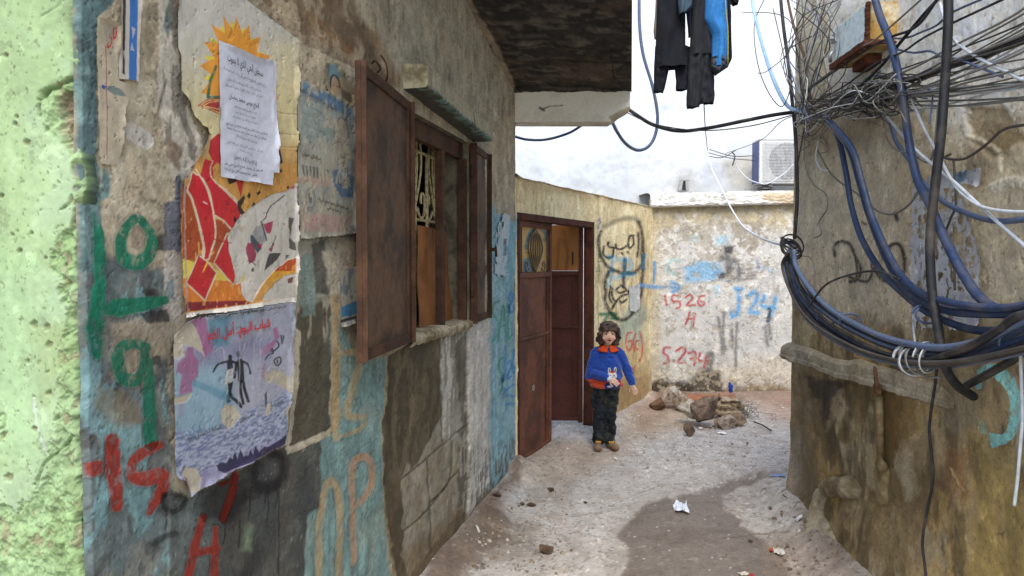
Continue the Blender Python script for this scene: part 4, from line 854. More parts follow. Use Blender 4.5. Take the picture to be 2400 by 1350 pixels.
def cardboard(x0, x1, x2, x3, y0, y1, y2, y3, off, off2, label):
    A = [LF.hit(x0, y0, off2), LF.hit(x1, y1, off2), LF.hit(x2, y2, off), LF.hit(x3, y3, off)]
    n = 14; V = []; Fc = []; rnd = random.Random(x0)
    for o in (0, -.006):
        for i in range(n + 1):
            for j in range(n + 1):
                t, v = i / n, j / n; p = (A[3] * (1 - t) + A[2] * t) * (1 - v) + (A[0] * (1 - t) + A[1] * t) * v
                V.append(p + LF.n3 * (o + .018 * math.sin(3.1 * t + 1) * (v - .2) + .004 * math.sin(9 * v)))
    m = (n + 1) ** 2
    for i in range(n):
        for j in range(n):
            a = i * (n + 1) + j; q = (a, a + n + 1, a + n + 2, a + 1); Fc.append(q); Fc.append(tuple(k + m for k in q[::-1]))
    for i in range(n):
        for (a, b) in ((i * (n + 1), (i + 1) * (n + 1)), (i * (n + 1) + n, (i + 1) * (n + 1) + n), (i, i + 1), (n * (n + 1) + i, n * (n + 1) + i + 1)): Fc.append((a, b, b + m, a + m))
    o = mobj('cardboard_sheet', V, Fc, M_BOARD, None, True)
    bm = bmesh.new(); bm.from_mesh(o.data); bmesh.ops.recalc_face_normals(bm, faces=bm.faces); bm.to_mesh(o.data); bm.free(); o.data.shade_flat()
    tag(o, label, 'cardboard', 'cardboard sheets in the window')
cardboard(974, 1022, 1026, 985, 528, 535, 774, 786, -.085, -.125, 'creased orange brown cardboard sheet leaning nearest the wide shutter')
cardboard(1010, 1056, 1060, 1016, 536, 545, 764, 774, -.10, -.135, 'orange brown cardboard sheet behind the window mullion')

def overhang():
    ye = 5.53
    us = np.linspace(-3.0, .70, 150); ts = np.linspace(0, 1, 90)
    U, T = np.meshgrid(us, ts, indexing='ij'); A = LF.P(U, 0 * U)
    y0 = A[..., 1]; y = y0 + (ye - LF.P(.70, 0)[1]) * T; xo = .1607 * y; x = A[..., 0] * (1 - T) + xo * T
    z = 2.867 + (ye - y0) * .195
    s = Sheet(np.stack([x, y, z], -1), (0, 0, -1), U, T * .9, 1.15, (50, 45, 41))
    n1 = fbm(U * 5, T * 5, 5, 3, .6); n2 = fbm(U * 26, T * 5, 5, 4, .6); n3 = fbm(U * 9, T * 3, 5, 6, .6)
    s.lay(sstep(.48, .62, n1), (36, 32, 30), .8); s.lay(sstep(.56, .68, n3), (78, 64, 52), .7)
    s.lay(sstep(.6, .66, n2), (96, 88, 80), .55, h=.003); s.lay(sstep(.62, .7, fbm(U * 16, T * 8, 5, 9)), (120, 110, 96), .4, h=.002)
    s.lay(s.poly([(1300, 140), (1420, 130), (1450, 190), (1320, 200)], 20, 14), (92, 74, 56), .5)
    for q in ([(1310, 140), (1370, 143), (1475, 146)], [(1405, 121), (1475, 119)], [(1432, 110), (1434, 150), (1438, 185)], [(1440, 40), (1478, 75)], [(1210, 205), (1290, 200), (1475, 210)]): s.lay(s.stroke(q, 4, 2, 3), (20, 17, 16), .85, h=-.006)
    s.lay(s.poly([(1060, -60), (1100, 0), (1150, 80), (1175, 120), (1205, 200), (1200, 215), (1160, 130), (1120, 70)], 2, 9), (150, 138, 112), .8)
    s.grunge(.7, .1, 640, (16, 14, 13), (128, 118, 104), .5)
    s.disp += (n1 - .5) * .04 + (n2 - .5) * .008
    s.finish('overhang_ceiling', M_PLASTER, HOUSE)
    # storey above the overhang, closed on all sides
    pl = mat('upper_render', P_((190, 184, 168), 1.05), c2=P_((150, 138, 112)), c2scale=3, bump=.5, bscale=40)
    a, b = LF.P(.70, 0), LF.P(-3.0, 0); zb, zt = 2.875, 4.0
    c, d = np.array([.1607 * ye, ye, 0]), np.array([.1607 * b[1], b[1], 0])
    zz = lambda y: 2.867 + (ye - y) * .195 + .035
    bk = -LF.n3 * 1.6
    V = [np.array([p[0], p[1], zz(p[1])]) for p in (a, c, d, b)] + [np.array([p[0], p[1], zt]) for p in (a, c, d, b)] + [np.array([*(b + bk)[:2], 2.2]), np.array([*(a + bk)[:2], 2.2]), np.array([*(b + bk)[:2], zt]), np.array([*(a + bk)[:2], zt])]
    mobj('upper_storey', V, [(0, 1, 5, 4), (1, 2, 6, 5), (2, 3, 7, 6), (4, 5, 6, 7), (3, 0, 1, 2), (8, 9, 11, 10), (10, 11, 4, 7)], pl, HOUSE)
    # downstand beam across the end, outer corner broken off
    o1 = [(1203, 214, 1), (1478, 218, 1), (1473, 258, 1), (1455, 268, .9), (1440, 281, .8), (1400, 286, 1), (1203, 285, 1)]
    us = np.linspace(0, 1, 120); vs_ = np.linspace(0, 1, 40); U, V2 = np.meshgrid(us, vs_, indexing='ij')
    xb = np.interp(U, [0, 1], [1200, 1477]); bot = np.interp(U, [0, .84, .88, .92, .985, 1], [286, 285, 281, 270, 259, 256]) + (fbm(U * 30, U * 0, 3, 2) - .5) * 3 * (U > .84)
    yy = 213 + (bot - 213) * V2
    ox = np.vectorize(lambda a, b: at(a, b, ye + .002)[0])(xb, yy); oz = np.vectorize(lambda a, b: at(a, b, ye + .002)[2])(xb, yy)
    s = Sheet(np.stack([ox, 0 * ox + ye + .002, oz], -1), (0, -1, 0), U * .9, V2 * .25, 1.2, (212, 208, 196))
    s.lay(sstep(.5, .7, s.med), (190, 184, 168), .6); s.lay(s.stroke([(1270, 256), (1285, 250), (1300, 249), (1318, 248)], 3, 1.2, 2), (60, 50, 42), .8); s.lay(s.stroke([(1265, 252), (1274, 258)], 6, 1.2, 2), (50, 42, 38), .8)
    s.lay(s.poly([(1425, 272), (1480, 250), (1480, 262), (1440, 290)], 3, 4), (140, 124, 92), .8, h=-.01)
    s.disp += (s.med - .5) * .006
    s.finish('end_beam', M_PLASTER, HOUSE)
    e = MB(); P = [at(px, py, ye + .002) for px, py in ((1200, 285), (1432, 285), (1446, 277), (1456, 268), (1472, 259), (1477, 256), (1477, 213))]
    Q = [p + [0, .2, 0] for p in P]; e.add(P + Q, [(i, i + 1, i + 8, i + 7) for i in range(6)] + [(13, 12, 11, 10, 9, 8, 7)]); mobj('beam_underside', e.V, e.F, pl, HOUSE)
overhang()

# ================================================================== metal door
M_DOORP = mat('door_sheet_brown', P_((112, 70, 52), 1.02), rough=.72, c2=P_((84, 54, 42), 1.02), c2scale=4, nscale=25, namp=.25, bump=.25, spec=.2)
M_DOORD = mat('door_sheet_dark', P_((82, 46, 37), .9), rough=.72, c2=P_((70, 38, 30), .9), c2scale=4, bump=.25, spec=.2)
def door_group():
    Fm = MB(); up = np.array([0, 0, 1.0])
    Fm.fbox(WF, DU1 - .045, DU1 + .004, 0, DZ1 + .004, -.085, .006).fbox(WF, DU0 - .004, DU0 + .03, 0, DZ1 + .004, -.085, .004).fbox(WF, DU0 + .03, DU1 - .045, DZ1 - .05, DZ1 + .004, -.085, .006)
    M_DF = mat('door_frame_brown', P_((84, 50, 38), 1.0), rough=.8, c2=P_((62, 38, 30), 1.0), c2scale=6, spec=.12, bump=.2)
    fr = Fm.build('door_frame', M_DF, DWALL, bevel=.004)
    T = MB().fbox(WF, DU0, DU1, -.02, .035, -.25, -.0); T.build('threshold', mat('pale_cement', P_((176, 168, 154), .8), c2=P_((150, 138, 118), .8), bump=.5), DWALL)
    def leaf(A, d, Lw, z0, z1, zg, zr, label, front):
        A = np.asarray(A, float); d = np.array([d[0], d[1], 0.0]); d /= np.linalg.norm(d); nn = np.array([d[1], -d[0], 0]); a = np.array([A[0], A[1], 0])
        m = MB(); wb = .045; t = .03
        def bx(u0, u1, a0, a1, o0=0, o1=t): m.box(a + d * u0 + up * a0 + nn * o0, d * (u1 - u0), nn * (o1 - o0), up * (a1 - a0))
        bx(0, wb, z0, z1); bx(Lw - wb, Lw, z0 - .02, z1); bx(wb, Lw - wb, z1 - wb, z1); bx(wb, Lw - wb, zg - .02, zg + .02); bx(wb, Lw - wb, z0, z0 + .03)
        bx(Lw - .10, Lw - .088, z0, zg - .02, .012, .026); bx(wb, Lw - wb, zr - .012, zr + .012, .012, .024)
        ob = m.build('door', M_DOORP if front else M_DOORD, DWALL, bevel=.003, label=label)
        n1, n2 = 20, 46; V = []; Fc = []
        for i in range(n1 + 1):
            for j in range(n2 + 1):
                u = wb * .8 + (Lw - wb * 1.6) * i / n1; z = z0 + .01 + (zg - z0 - .01) * j / n2; k = float(vnoise(np.array([u * 5.]), np.array([z * 4.]), 9)[0]) - .5
                if j == 0: z += .03 * float(vnoise(np.array([u * 22.]), np.array([1.]), 2)[0])
                V.append(a + d * u + up * z + nn * (.010 + .008 * k))
        for i in range(n1):
            for j in range(n2): Fc.append((i * (n2 + 1) + j, (i + 1) * (n2 + 1) + j, (i + 1) * (n2 + 1) + j + 1, i * (n2 + 1) + j + 1))
        mobj('panel', V, Fc, M_DOORP if front else M_DOORD, ob, True)
        g = MB(); uc = Lw * .52; zt = z1 - wb - .004; zb = zg + .022
        for k in (-1, -.66, -.33, 0, .33, .66, 1):
            g.tube([a + d * u + up * z + nn * .018 for u, z in crom([(uc, zb), (uc + .10 * k, zb + .09), (uc + .17 * k, zb + .19), (uc + .11 * k, zb + .29), (uc + .02 * k, zt - .02), (uc, zt)], 5)], .0075, 6)
        for sg in (-1, 1):
            cx, cz = uc + sg * .20, zb + .055
            g.tube([a + d * (cx + sg * (.055 - .0065 * q) * math.cos(q + 3.6)) + up * (cz + (.055 - .0065 * q) * math.sin(q + 3.6)) + nn * .018 for q in np.linspace(0, 7, 26)], .006, 6)
        for u in ((wb + .05, Lw - wb - .05)): g.tube([a + d * u + up * zb + nn * .018, a + d * u + up * zt + nn * .018], .008, 6)
        g.build('grille', M_RUST2 if not front else mat('bronze_bars', P_((96, 78, 52), 1.1), rough=.5), ob, True)
        return ob, a, d, nn, zb, zt, wb
    ob, a, d, nn, zb, zt, wb = leaf(WF.P(.07, 0, -.04), (.4, 1), .80, .04, 1.925, 1.50, 1.0, 'reddish brown door leaf with open flame shaped grille', True)
    # tan boards at the bars: one printed, one with painted grille shadow
    def board(a, d, nn, u0, u1, z0, z1, o, base, nm, logo):
        us = np.linspace(u0, u1, 60); zs = np.linspace(z0, z1, 90); U, Z = np.meshgrid(us, zs, indexing='ij')
        s = Sheet(a + d * U[..., None] + up * Z[..., None] + nn * o, nn, U, Z, .95, base)
        s.lay(sstep(.5, .7, s.med), tuple(int(c * .92) for c in base), .6)
        if logo:
            bl = np.maximum(s.stroke([(1232, 580), (1242, 545), (1258, 533), (1276, 545), (1284, 580)], 7, 1.5, .5), s.poly([(1226, 610), (1242, 602), (1248, 640), (1226, 640)], 3, 2)); s.lay(bl, (86, 136, 160), .85)
            for x in (1236, 1248, 1262, 1272): s.lay(s.poly([(x, 558), (x + 7, 558), (x + 7, 566), (x, 566)], 1, 0) - s.poly([(x + 2, 560), (x + 5, 560), (x + 5, 564), (x + 2, 564)], 1, 0), (70, 80, 110), .8)
            for y in (576, 584, 592): s.lay(s.stroke([(1230, y), (1246, y)], 2, 1, .6), (150, 100, 60), .8)
        else:
            s.lay(s.stroke([(1306, 634), (1312, 560), (1330, 590), (1326, 634)], 5, 4, 1), (96, 56, 28), .6); s.lay(s.stroke([(1320, 540), (1330, 580), (1328, 630)], 5, 4, 1), (100, 60, 30), .5)  # shadow of the grille painted on the plain board as soft strokes
        s.finish(nm, M_PAPER, ob_)
    ob_ = ob; board(a, d, nn, wb, .80 - wb, zb, zt, .002, (200, 164, 104), 'grille_board', True)
    st = MB()
    for k in range(7):
        an = k * .9; c = a + d * .37 + up * (.58) + nn * .0185
        st.add([c + (d * math.cos(an) + up * math.sin(an)) * .035, c + (d * math.cos(an + .5) + up * math.sin(an + .5)) * .012, c + (d * math.cos(an - .5) + up * math.sin(an - .5)) * .012], [(0, 1, 2)])
    st.build('paint_splash', mat('white_splash', (.6, .58, .55)), ob)
    hj = WF.P(DU1 - .052, 0, -.10)
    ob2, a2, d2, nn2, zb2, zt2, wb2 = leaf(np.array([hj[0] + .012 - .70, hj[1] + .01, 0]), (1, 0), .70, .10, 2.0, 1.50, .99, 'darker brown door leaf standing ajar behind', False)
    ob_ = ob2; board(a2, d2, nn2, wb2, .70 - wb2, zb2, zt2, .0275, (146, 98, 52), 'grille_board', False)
    bt = MB().tube([a2 + d2 * .60 + up * 1.58 + nn2 * .036, a2 + d2 * .60 + up * 1.70 + nn2 * .036], .008, 8); bt.build('bolt', M_RUST2, ob2)
door_group()

# ================================================================== posters
M_INK = mat('black_ink', (.02, .02, .022), rough=.7, bump=0); M_RED = mat('red_ink', P_((168, 30, 44), 1.3), rough=.7, bump=0); M_GREYINK = mat('faded_ink', (.10, .10, .10), rough=.8, bump=0)
M_DIMINK = mat('pale_ink', (.25, .25, .24), rough=.8, bump=0)
def paper(f, outline, off, gain, base, step=1.6, zst=None, jit=2.0, curl=.002, warp=3.0):
    p = np.asarray(outline, float); x0, x1 = p[:, 0].min() - 3, p[:, 0].max() + 3
    us = np.array([f.uz(x, 615)[0] for x in np.arange(x0, x1 + step, step)]); us.sort()
    z = [f.uz(*q)[1] for q in outline]; dm = np.mean([f.hit(*q)[1] for q in outline]); zst = zst or step * dm / F
    s = Sheet.on(f, us, np.arange(min(z) - .01, max(z) + .01, zst), off=off, gain=gain, base=base)
    s.m = s.poly(outline, .6, jit); s.cutm = s.m < .5; edge = 1 - s.poly(outline, 13, jit)
    s.disp += .016 * edge * sstep(.45, .72, fbm(s.U * 16, s.V * 11, 3, 61))
    s.disp += (fbm(s.U * 7, s.V * 5, 3, 3) - .5) * .003 + (fbm(s.U * 25, s.V * 25, 3, 4) - .5) * curl
    return s
def crumple(s, amt=.003): s.disp += np.abs(fbm(s.U * 14, s.V * 10, 3, 41) - .5) * amt
OFF = .0125
# -- the sun poster
def sun_poster():
    s = paper(LF, [(413, -110), (560, -12), (700, 95), (697, 200), (694, 300), (697, 440), (697, 705), (433, 742), (427, 600), (424, 420), (440, 418), (456, 392), (470, 352), (484, 315), (500, 320), (484, 298), (468, 292), (445, 238), (426, 208), (424, 130), (418, 110)], OFF, 1.06, (178, 174, 160), jit=2.5)
    def z5(L): return [(390 + x * .37037, y * .37037) for x, y in L]
    def z6(L): return [(390 + x * .25177, 420 + y * .25185) for x, y in L]
    t = sstep(60, 420, s.py)
    yel = sstep(40, 300, s.py + s.jx * 60)
    s.lay(yel, (188, 174, 120), .85, var=.15); s.lay(sstep(300, 400, s.py + s.jx * 40), (178, 124, 46), .9, var=.3)
    s.lay(s.poly([(640, 100), (705, 95), (700, 330), (650, 330)], 30, 10), (196, 182, 132), .5)
    # the sun
    cx, cy = 563, 160
    tips = [(468, 154), (477, 98), (495, 57), (523, 37), (553, 38), (584, 57), (612, 85), (633, 130), (655, 233), (655, 282), (600, 300), (520, 290), (471, 218)]
    ang = sorted(tips, key=lambda q: math.atan2(q[1] - cy, q[0] - cx)); star = []
    for i, q in enumerate(ang):
        r = ang[(i + 1) % len(ang)]; star.append(q); mx, my = (q[0] + r[0]) / 2 - cx, (q[1] + r[1]) / 2 - cy; star.append((cx + mx * .66, cy + my * .72))
    for q in [(518, 63), (544, 52), (570, 67), (592, 89), (495, 91), (482, 133), (482, 184), (616, 124), (650, 215)]:
        dx, dy = q[0] - cx, q[1] - cy; L = math.hypot(dx, dy); px_, py_ = -dy / L * 10, dx / L * 10
        s.lay(s.poly([(q[0] - px_ * .4, q[1] - py_ * .4), (q[0] + px_ * .4, q[1] + py_ * .4), (cx + dx * .4 + px_, cy + dy * .4 + py_), (cx + dx * .4 - px_, cy + dy * .4 - py_)], .8, 1), (206, 186, 40), .95, var=.1)
    s.lay(s.poly(star, .8, .6), (206, 136, 34), .97, var=.12)
    s.lay(s.stroke([(506, 156), (492, 192), (487, 228), (512, 229)], 7, 1.2, 2, False), (30, 92, 62), .9)
    for q in ([(462, 248), (486, 232), (514, 230), (514, 268), (490, 258)],): s.lay(s.poly(q, .8, .6), (158, 26, 40), .95)
    for q in ([(468, 248), (488, 236), (514, 234)], [(476, 248), (492, 240), (514, 237)], [(468, 249), (492, 256), (514, 264)], [(478, 249), (494, 252), (514, 256)]): s.lay(s.stroke(q, 2.2, .8, .4), (206, 180, 110), .95)
    s.lay(s.stroke([(646, 304), (656, 314), (644, 310)], 2, .8, .4), (158, 26, 40), .9)
    # warm ground of the lower half
    br = (150, 62, 26)
    s.lay(s.poly(z6([(130, -10), (200, 110), (300, 390), (352, 620), (340, 745), (290, 720), (262, 762), (150, 745)]), .8, .8), br, .97)
    s.lay(s.poly(z6([(450, 365), (540, 400), (606, 470), (566, 515), (440, 785), (390, 770), (446, 560)]), .8, .8), br, .97)
    s.lay(s.poly(z6([(148, 742), (660, 905), (640, 965), (150, 925)]), .8, .6), (196, 176, 62), .96, var=.15)
    s.lay(s.poly(z6([(150, 920), (640, 950), (720, 955), (1240, 720), (1240, 860), (900, 960), (780, 1140), (170, 1148)]), .8, .6), (190, 106, 30), .96)
    s.lay(s.poly(z6([(1000, 855), (1235, 855), (1235, 870), (900, 970)]), 1, .6), (196, 142, 38), .95)
    s.lay(s.poly(z6([(1190, 725), (1240, 720), (1240, 855), (995, 855), (1120, 760)]), 1, 1), (168, 70, 28), .95)
    s.lay(s.poly(z6([(170, 1143), (780, 1128), (756, 1162), (172, 1236)]), .8, .6), (118, 26, 40), .96)
    s.lay(s.poly(z6([(940, 1130), (1080, 1055), (1180, 1035), (1190, 1096)]), .8, .6), (168, 58, 30), .96); s.lay(s.poly(z6([(940, 1130), (1185, 1080), (1190, 1100)]), .8, .6), (100, 22, 36), .95)
    sp = sstep(.70, .76, fbm(s.U * 70, s.V * 48, 2, 77)); s.lay(sp * sstep(380, 400, s.py), (206, 156, 78), .6)
    # red lettering shapes with pale outlines
    red = (172, 24, 34); rim = (190, 178, 148)
    A = z6([(240, -60), (330, -10), (400, 130), (436, 330), (448, 500), (438, 600), (388, 740), (340, 748), (352, 620), (304, 400), (236, 180), (190, 110)])
    Aup = z5([(325, 845), (275, 890), (262, 960), (290, 1020), (240, 1005), (215, 1100), (175, 1130), (160, 1220), (250, 1360), (330, 1360), (300, 1150), (292, 1060), (318, 1030), (345, 1040), (345, 850)])
    B = z6([(340, -70), (380, -40), (440, 30), (540, 100), (640, 195), (690, 320), (660, 420), (612, 468), (540, 385), (446, 328), (424, 180), (390, 60)])
    C = z6([(300, 712), (362, 762), (462, 872), (355, 1118), (192, 965)]); D = z6([(572, 510), (600, 640), (640, 890), (622, 975), (448, 775)])
    for q in (A, B, C, D): s.lay(s.stroke(q + [q[0]], 7, 1, .6, False), rim, .95, var=.1)
    for q in (A, B, C, D, Aup): s.lay(s.poly(q, .8, .8), red, .97, var=.12)
    for q in (z6([(330, -10), (400, 130), (436, 330), (452, 480), (440, 590), (392, 740)]), z6([(190, 110), (236, 180), (304, 400), (352, 620), (344, 745)]), z5([(185, 1070), (255, 1200), (300, 1350)]), z5([(292, 1020), (275, 1070), (290, 1130), (380, 1220), (450, 1290)])): s.lay(s.stroke(q, 3.2, .9, .5), rim, .95)
    s.lay(s.poly(z6([(372, 770), (384, 782), (340, 870), (336, 868)]), .8, .3), (206, 180, 50), .95); s.lay(s.poly(z5([(440, 1140), (490, 1140), (470, 1250)]), .8, .5), red, .95)
    # black square script
    for q in (z6([(560, -6), (662, -8), (650, 22), (580, 50)]), z6([(655, 214), (725, 148), (734, 180), (692, 256), (730, 318), (692, 332), (660, 272)]), z6([(765, 118), (785, 150), (770, 186), (748, 158)]), z6([(830, 116), (850, 124), (868, 100), (876, 132), (850, 152)]), z6([(808, 208), (834, 235), (800, 258), (786, 270)]), z6([(1128, 58), (1146, 70), (1130, 92), (1114, 82)]), z6([(630, 345), (664, 385), (642, 412), (622, 390)]), z6([(930, 145), (944, 155), (930, 168)]),
              z5([(700, 925), (716, 930), (734, 1030), (690, 1048), (688, 1030), (714, 1015)]), z5([(714, 1080), (726, 1068), (734, 1084), (722, 1096)])): s.lay(s.poly(q, .8, .4), (32, 28, 28), .95)
    # torn-away area: bare paper and scraps of an older poster
    w_ = (180, 175, 162)
    tear = s.poly(z6([(600, 470), (640, 410), (700, 335), (800, 250), (900, 178), (1020, 130), (1110, 108), (1170, 80), (1260, 60), (1260, 720), (1120, 760), (1000, 860), (930, 930), (880, 1000), (860, 1050), (790, 1150), (740, 1120), (700, 1065), (690, 960), (640, 985), (636, 890), (586, 650), (574, 545)]), .8, 3)
    s.lay(tear, w_, .97, h=-.0016, var=.22)
    s.lay(s.poly(z6([(1260, 862), (1100, 900), (1010, 960), (930, 1060), (880, 1140), (1240, 1098)]), .8, 2.5), w_, .97, h=-.0012)
    s.lay(s.poly(z6([(660, 440), (740, 430), (760, 470), (700, 500)]), 4, 4), (158, 146, 120), .7)
    for q, c in ((z6([(795, 500), (840, 440), (900, 400), (935, 560), (900, 610), (860, 600)]), (134, 132, 130)), (z6([(775, 515), (800, 515), (900, 640), (852, 692), (790, 600)]), (44, 62, 70)), (z6([(900, 415), (1000, 392), (985, 470), (960, 515), (930, 500)]), (150, 34, 66)), (z6([(755, 590), (800, 590), (840, 690), (830, 760), (770, 795), (745, 660)]), (136, 30, 60)), (z6([(860, 600), (905, 610), (880, 650), (850, 640)]), (146, 34, 64)), (z6([(950, 660), (985, 640), (1000, 600), (1010, 610), (980, 680)]), (120, 30, 56)), (z6([(960, 690), (1075, 688), (1040, 740), (985, 790), (910, 850), (930, 760)]), (52, 50, 48)), (z6([(1140, 350), (1190, 360), (1180, 400), (1150, 540), (1210, 600), (1200, 670), (1150, 640)]), (74, 70, 62)), (z6([(1120, 700), (1150, 710), (1110, 760)]), (60, 58, 54)), (z6([(1130, 930), (1190, 905), (1180, 960), (1140, 970)]), (96, 50, 56)), (z6([(700, 920), (745, 890), (720, 955), (690, 955)]), (190, 170, 80)), (z6([(1160, 70), (1215, 58), (1215, 100), (1150, 92)]), (180, 80, 100)), (z6([(790, 830), (815, 820), (810, 860), (785, 855)]), (70, 66, 62)), (z6([(1090, 408), (1115, 412), (1100, 428)]), (110, 104, 96))): s.lay(s.poly(q, .8, 3), c, .93)
    for q, w in ((z6([(885, 405), (905, 470), (935, 570)]), 3.5), (z6([(880, 400), (930, 350), (960, 270), (1040, 200), (1095, 150)]), 3), (z6([(1020, 530), (1000, 600), (960, 650)]), 2.5), (z6([(760, 760), (800, 770), (830, 800)]), 3)): s.lay(s.stroke(q, w, .8, 1.5), (58, 54, 52), .85)
    for y0 in (252, 300, 330): s.lay(s.stroke([(630, y0), (665, y0 + 14), (697, y0 + 16)], 2.5, 1.5, 3), (140, 126, 86), .5, h=-.001)
    s.lay(np.maximum.reduce([s.poly([(424, 742), (432, 735), (700, 696), (702, 712), (433, 748)], .8, 1), s.poly([(690, 430), (700, 430), (700, 710), (694, 710)], .8, 1.2)]), (196, 192, 180), .95)
    s.lay(s.stroke([(430, 420), (434, 600), (440, 740)], 4.5, 1, 1), (150, 146, 138), .7)
    s.lay(s.stroke([(500, 560), (520, 566), (545, 570)], 3, 1, 1), (140, 12, 28), .7); s.lay(s.stroke([(476, 473), (484, 478)], 3, 1, 1), (210, 190, 180), .7)
    s.grunge(.16, .05, 920, (96, 80, 60), (196, 188, 170), .12); crumple(s, .006)
    tag(s.finish('poster', M_PAPER, cut=s.cutm), 'large torn poster with an orange sun and red lettering', 'poster', 'posters pasted on the left house')
sun_poster()
# -- the white notice pasted over it
def notice():
    s = paper(LF, [(510, 92), (556, 115), (600, 136), (648, 144), (645, 404), (636, 404), (634, 433), (516, 413)], OFF + .005, 1.06, (186, 188, 196), jit=.5, curl=.004)
    s.disp += .008 * sstep(600, 650, s.px) * sstep(250, 400, s.py); s.lay(sstep(.5, .7, s.big), (180, 182, 192), .5, var=.08)
    o = tag(s.finish('poster', M_PAPER, cut=s.cutm), 'small white notice of printed black text pasted over the sun', 'poster', 'posters pasted on the left house')
    L = [('سبحان الحي الذي لا يموت', (533, 141), (617, 180), 19, .012), ('يا أيتها النفس المطمئنة ارجعي إلى ربك راضية مرضية', (525, 162), (625, 206), 9, 0), ('بمزيد من الرضى والتسليم بقضاء الله تعالى', (533, 187), (612, 215), 7, 0), ('انتقل إلى رحمته تعالى فقيدنا وعزيزنا المرحوم', (529, 200), (617, 229), 7, 0),
         ('الحاج موسى محمد رمضان', (538, 229), (607, 253), 12, .02), ('أولاده محمد ومحمود ومصطفى', (548, 250), (602, 268), 5, 0), ('أشقاؤه حسين والحاج سمير'.replace('ؤ', 'و'), (551, 263), (599, 279), 5, 0), ('أصهاره محمد الشيخ وعماد عكر', (545, 274), (604, 292), 5, 0),
         ('الصلاة على جثمانه الطاهر يوم الجمعة الواقع في شهر أيلول', (529, 290), (627, 317), 6, .008), ('الموافق في شوال حيث يوارى الثرى بعد صلاة الجمعة', (532, 301), (624, 328), 6, .008), ('ويصلى في جامع مخيم برج البراجنة', (555, 320), (603, 336), 6, .008), ('التعزية في منزله ويومي الثاني والثالث في قاعة الثاني', (533, 334), (617, 358), 6, 0), ('في مخيم برج البراجنة', (562, 352), (591, 362), 5, 0),
         ('إنا لله وإنا إليه راجعون', (549, 370), (602, 387), 11, .006), ('الآسفون آل رمضان الحاج الشيخ علي عكر'.replace('آ', 'ا'), (526, 385), (616, 403), 7, .014), ('الطلابي عليهم وعموم أهالي برج البراجنة', (526, 397), (603, 414), 7, .014)]
    text(LF, L, M_INK, o, OFF + .012)
notice()
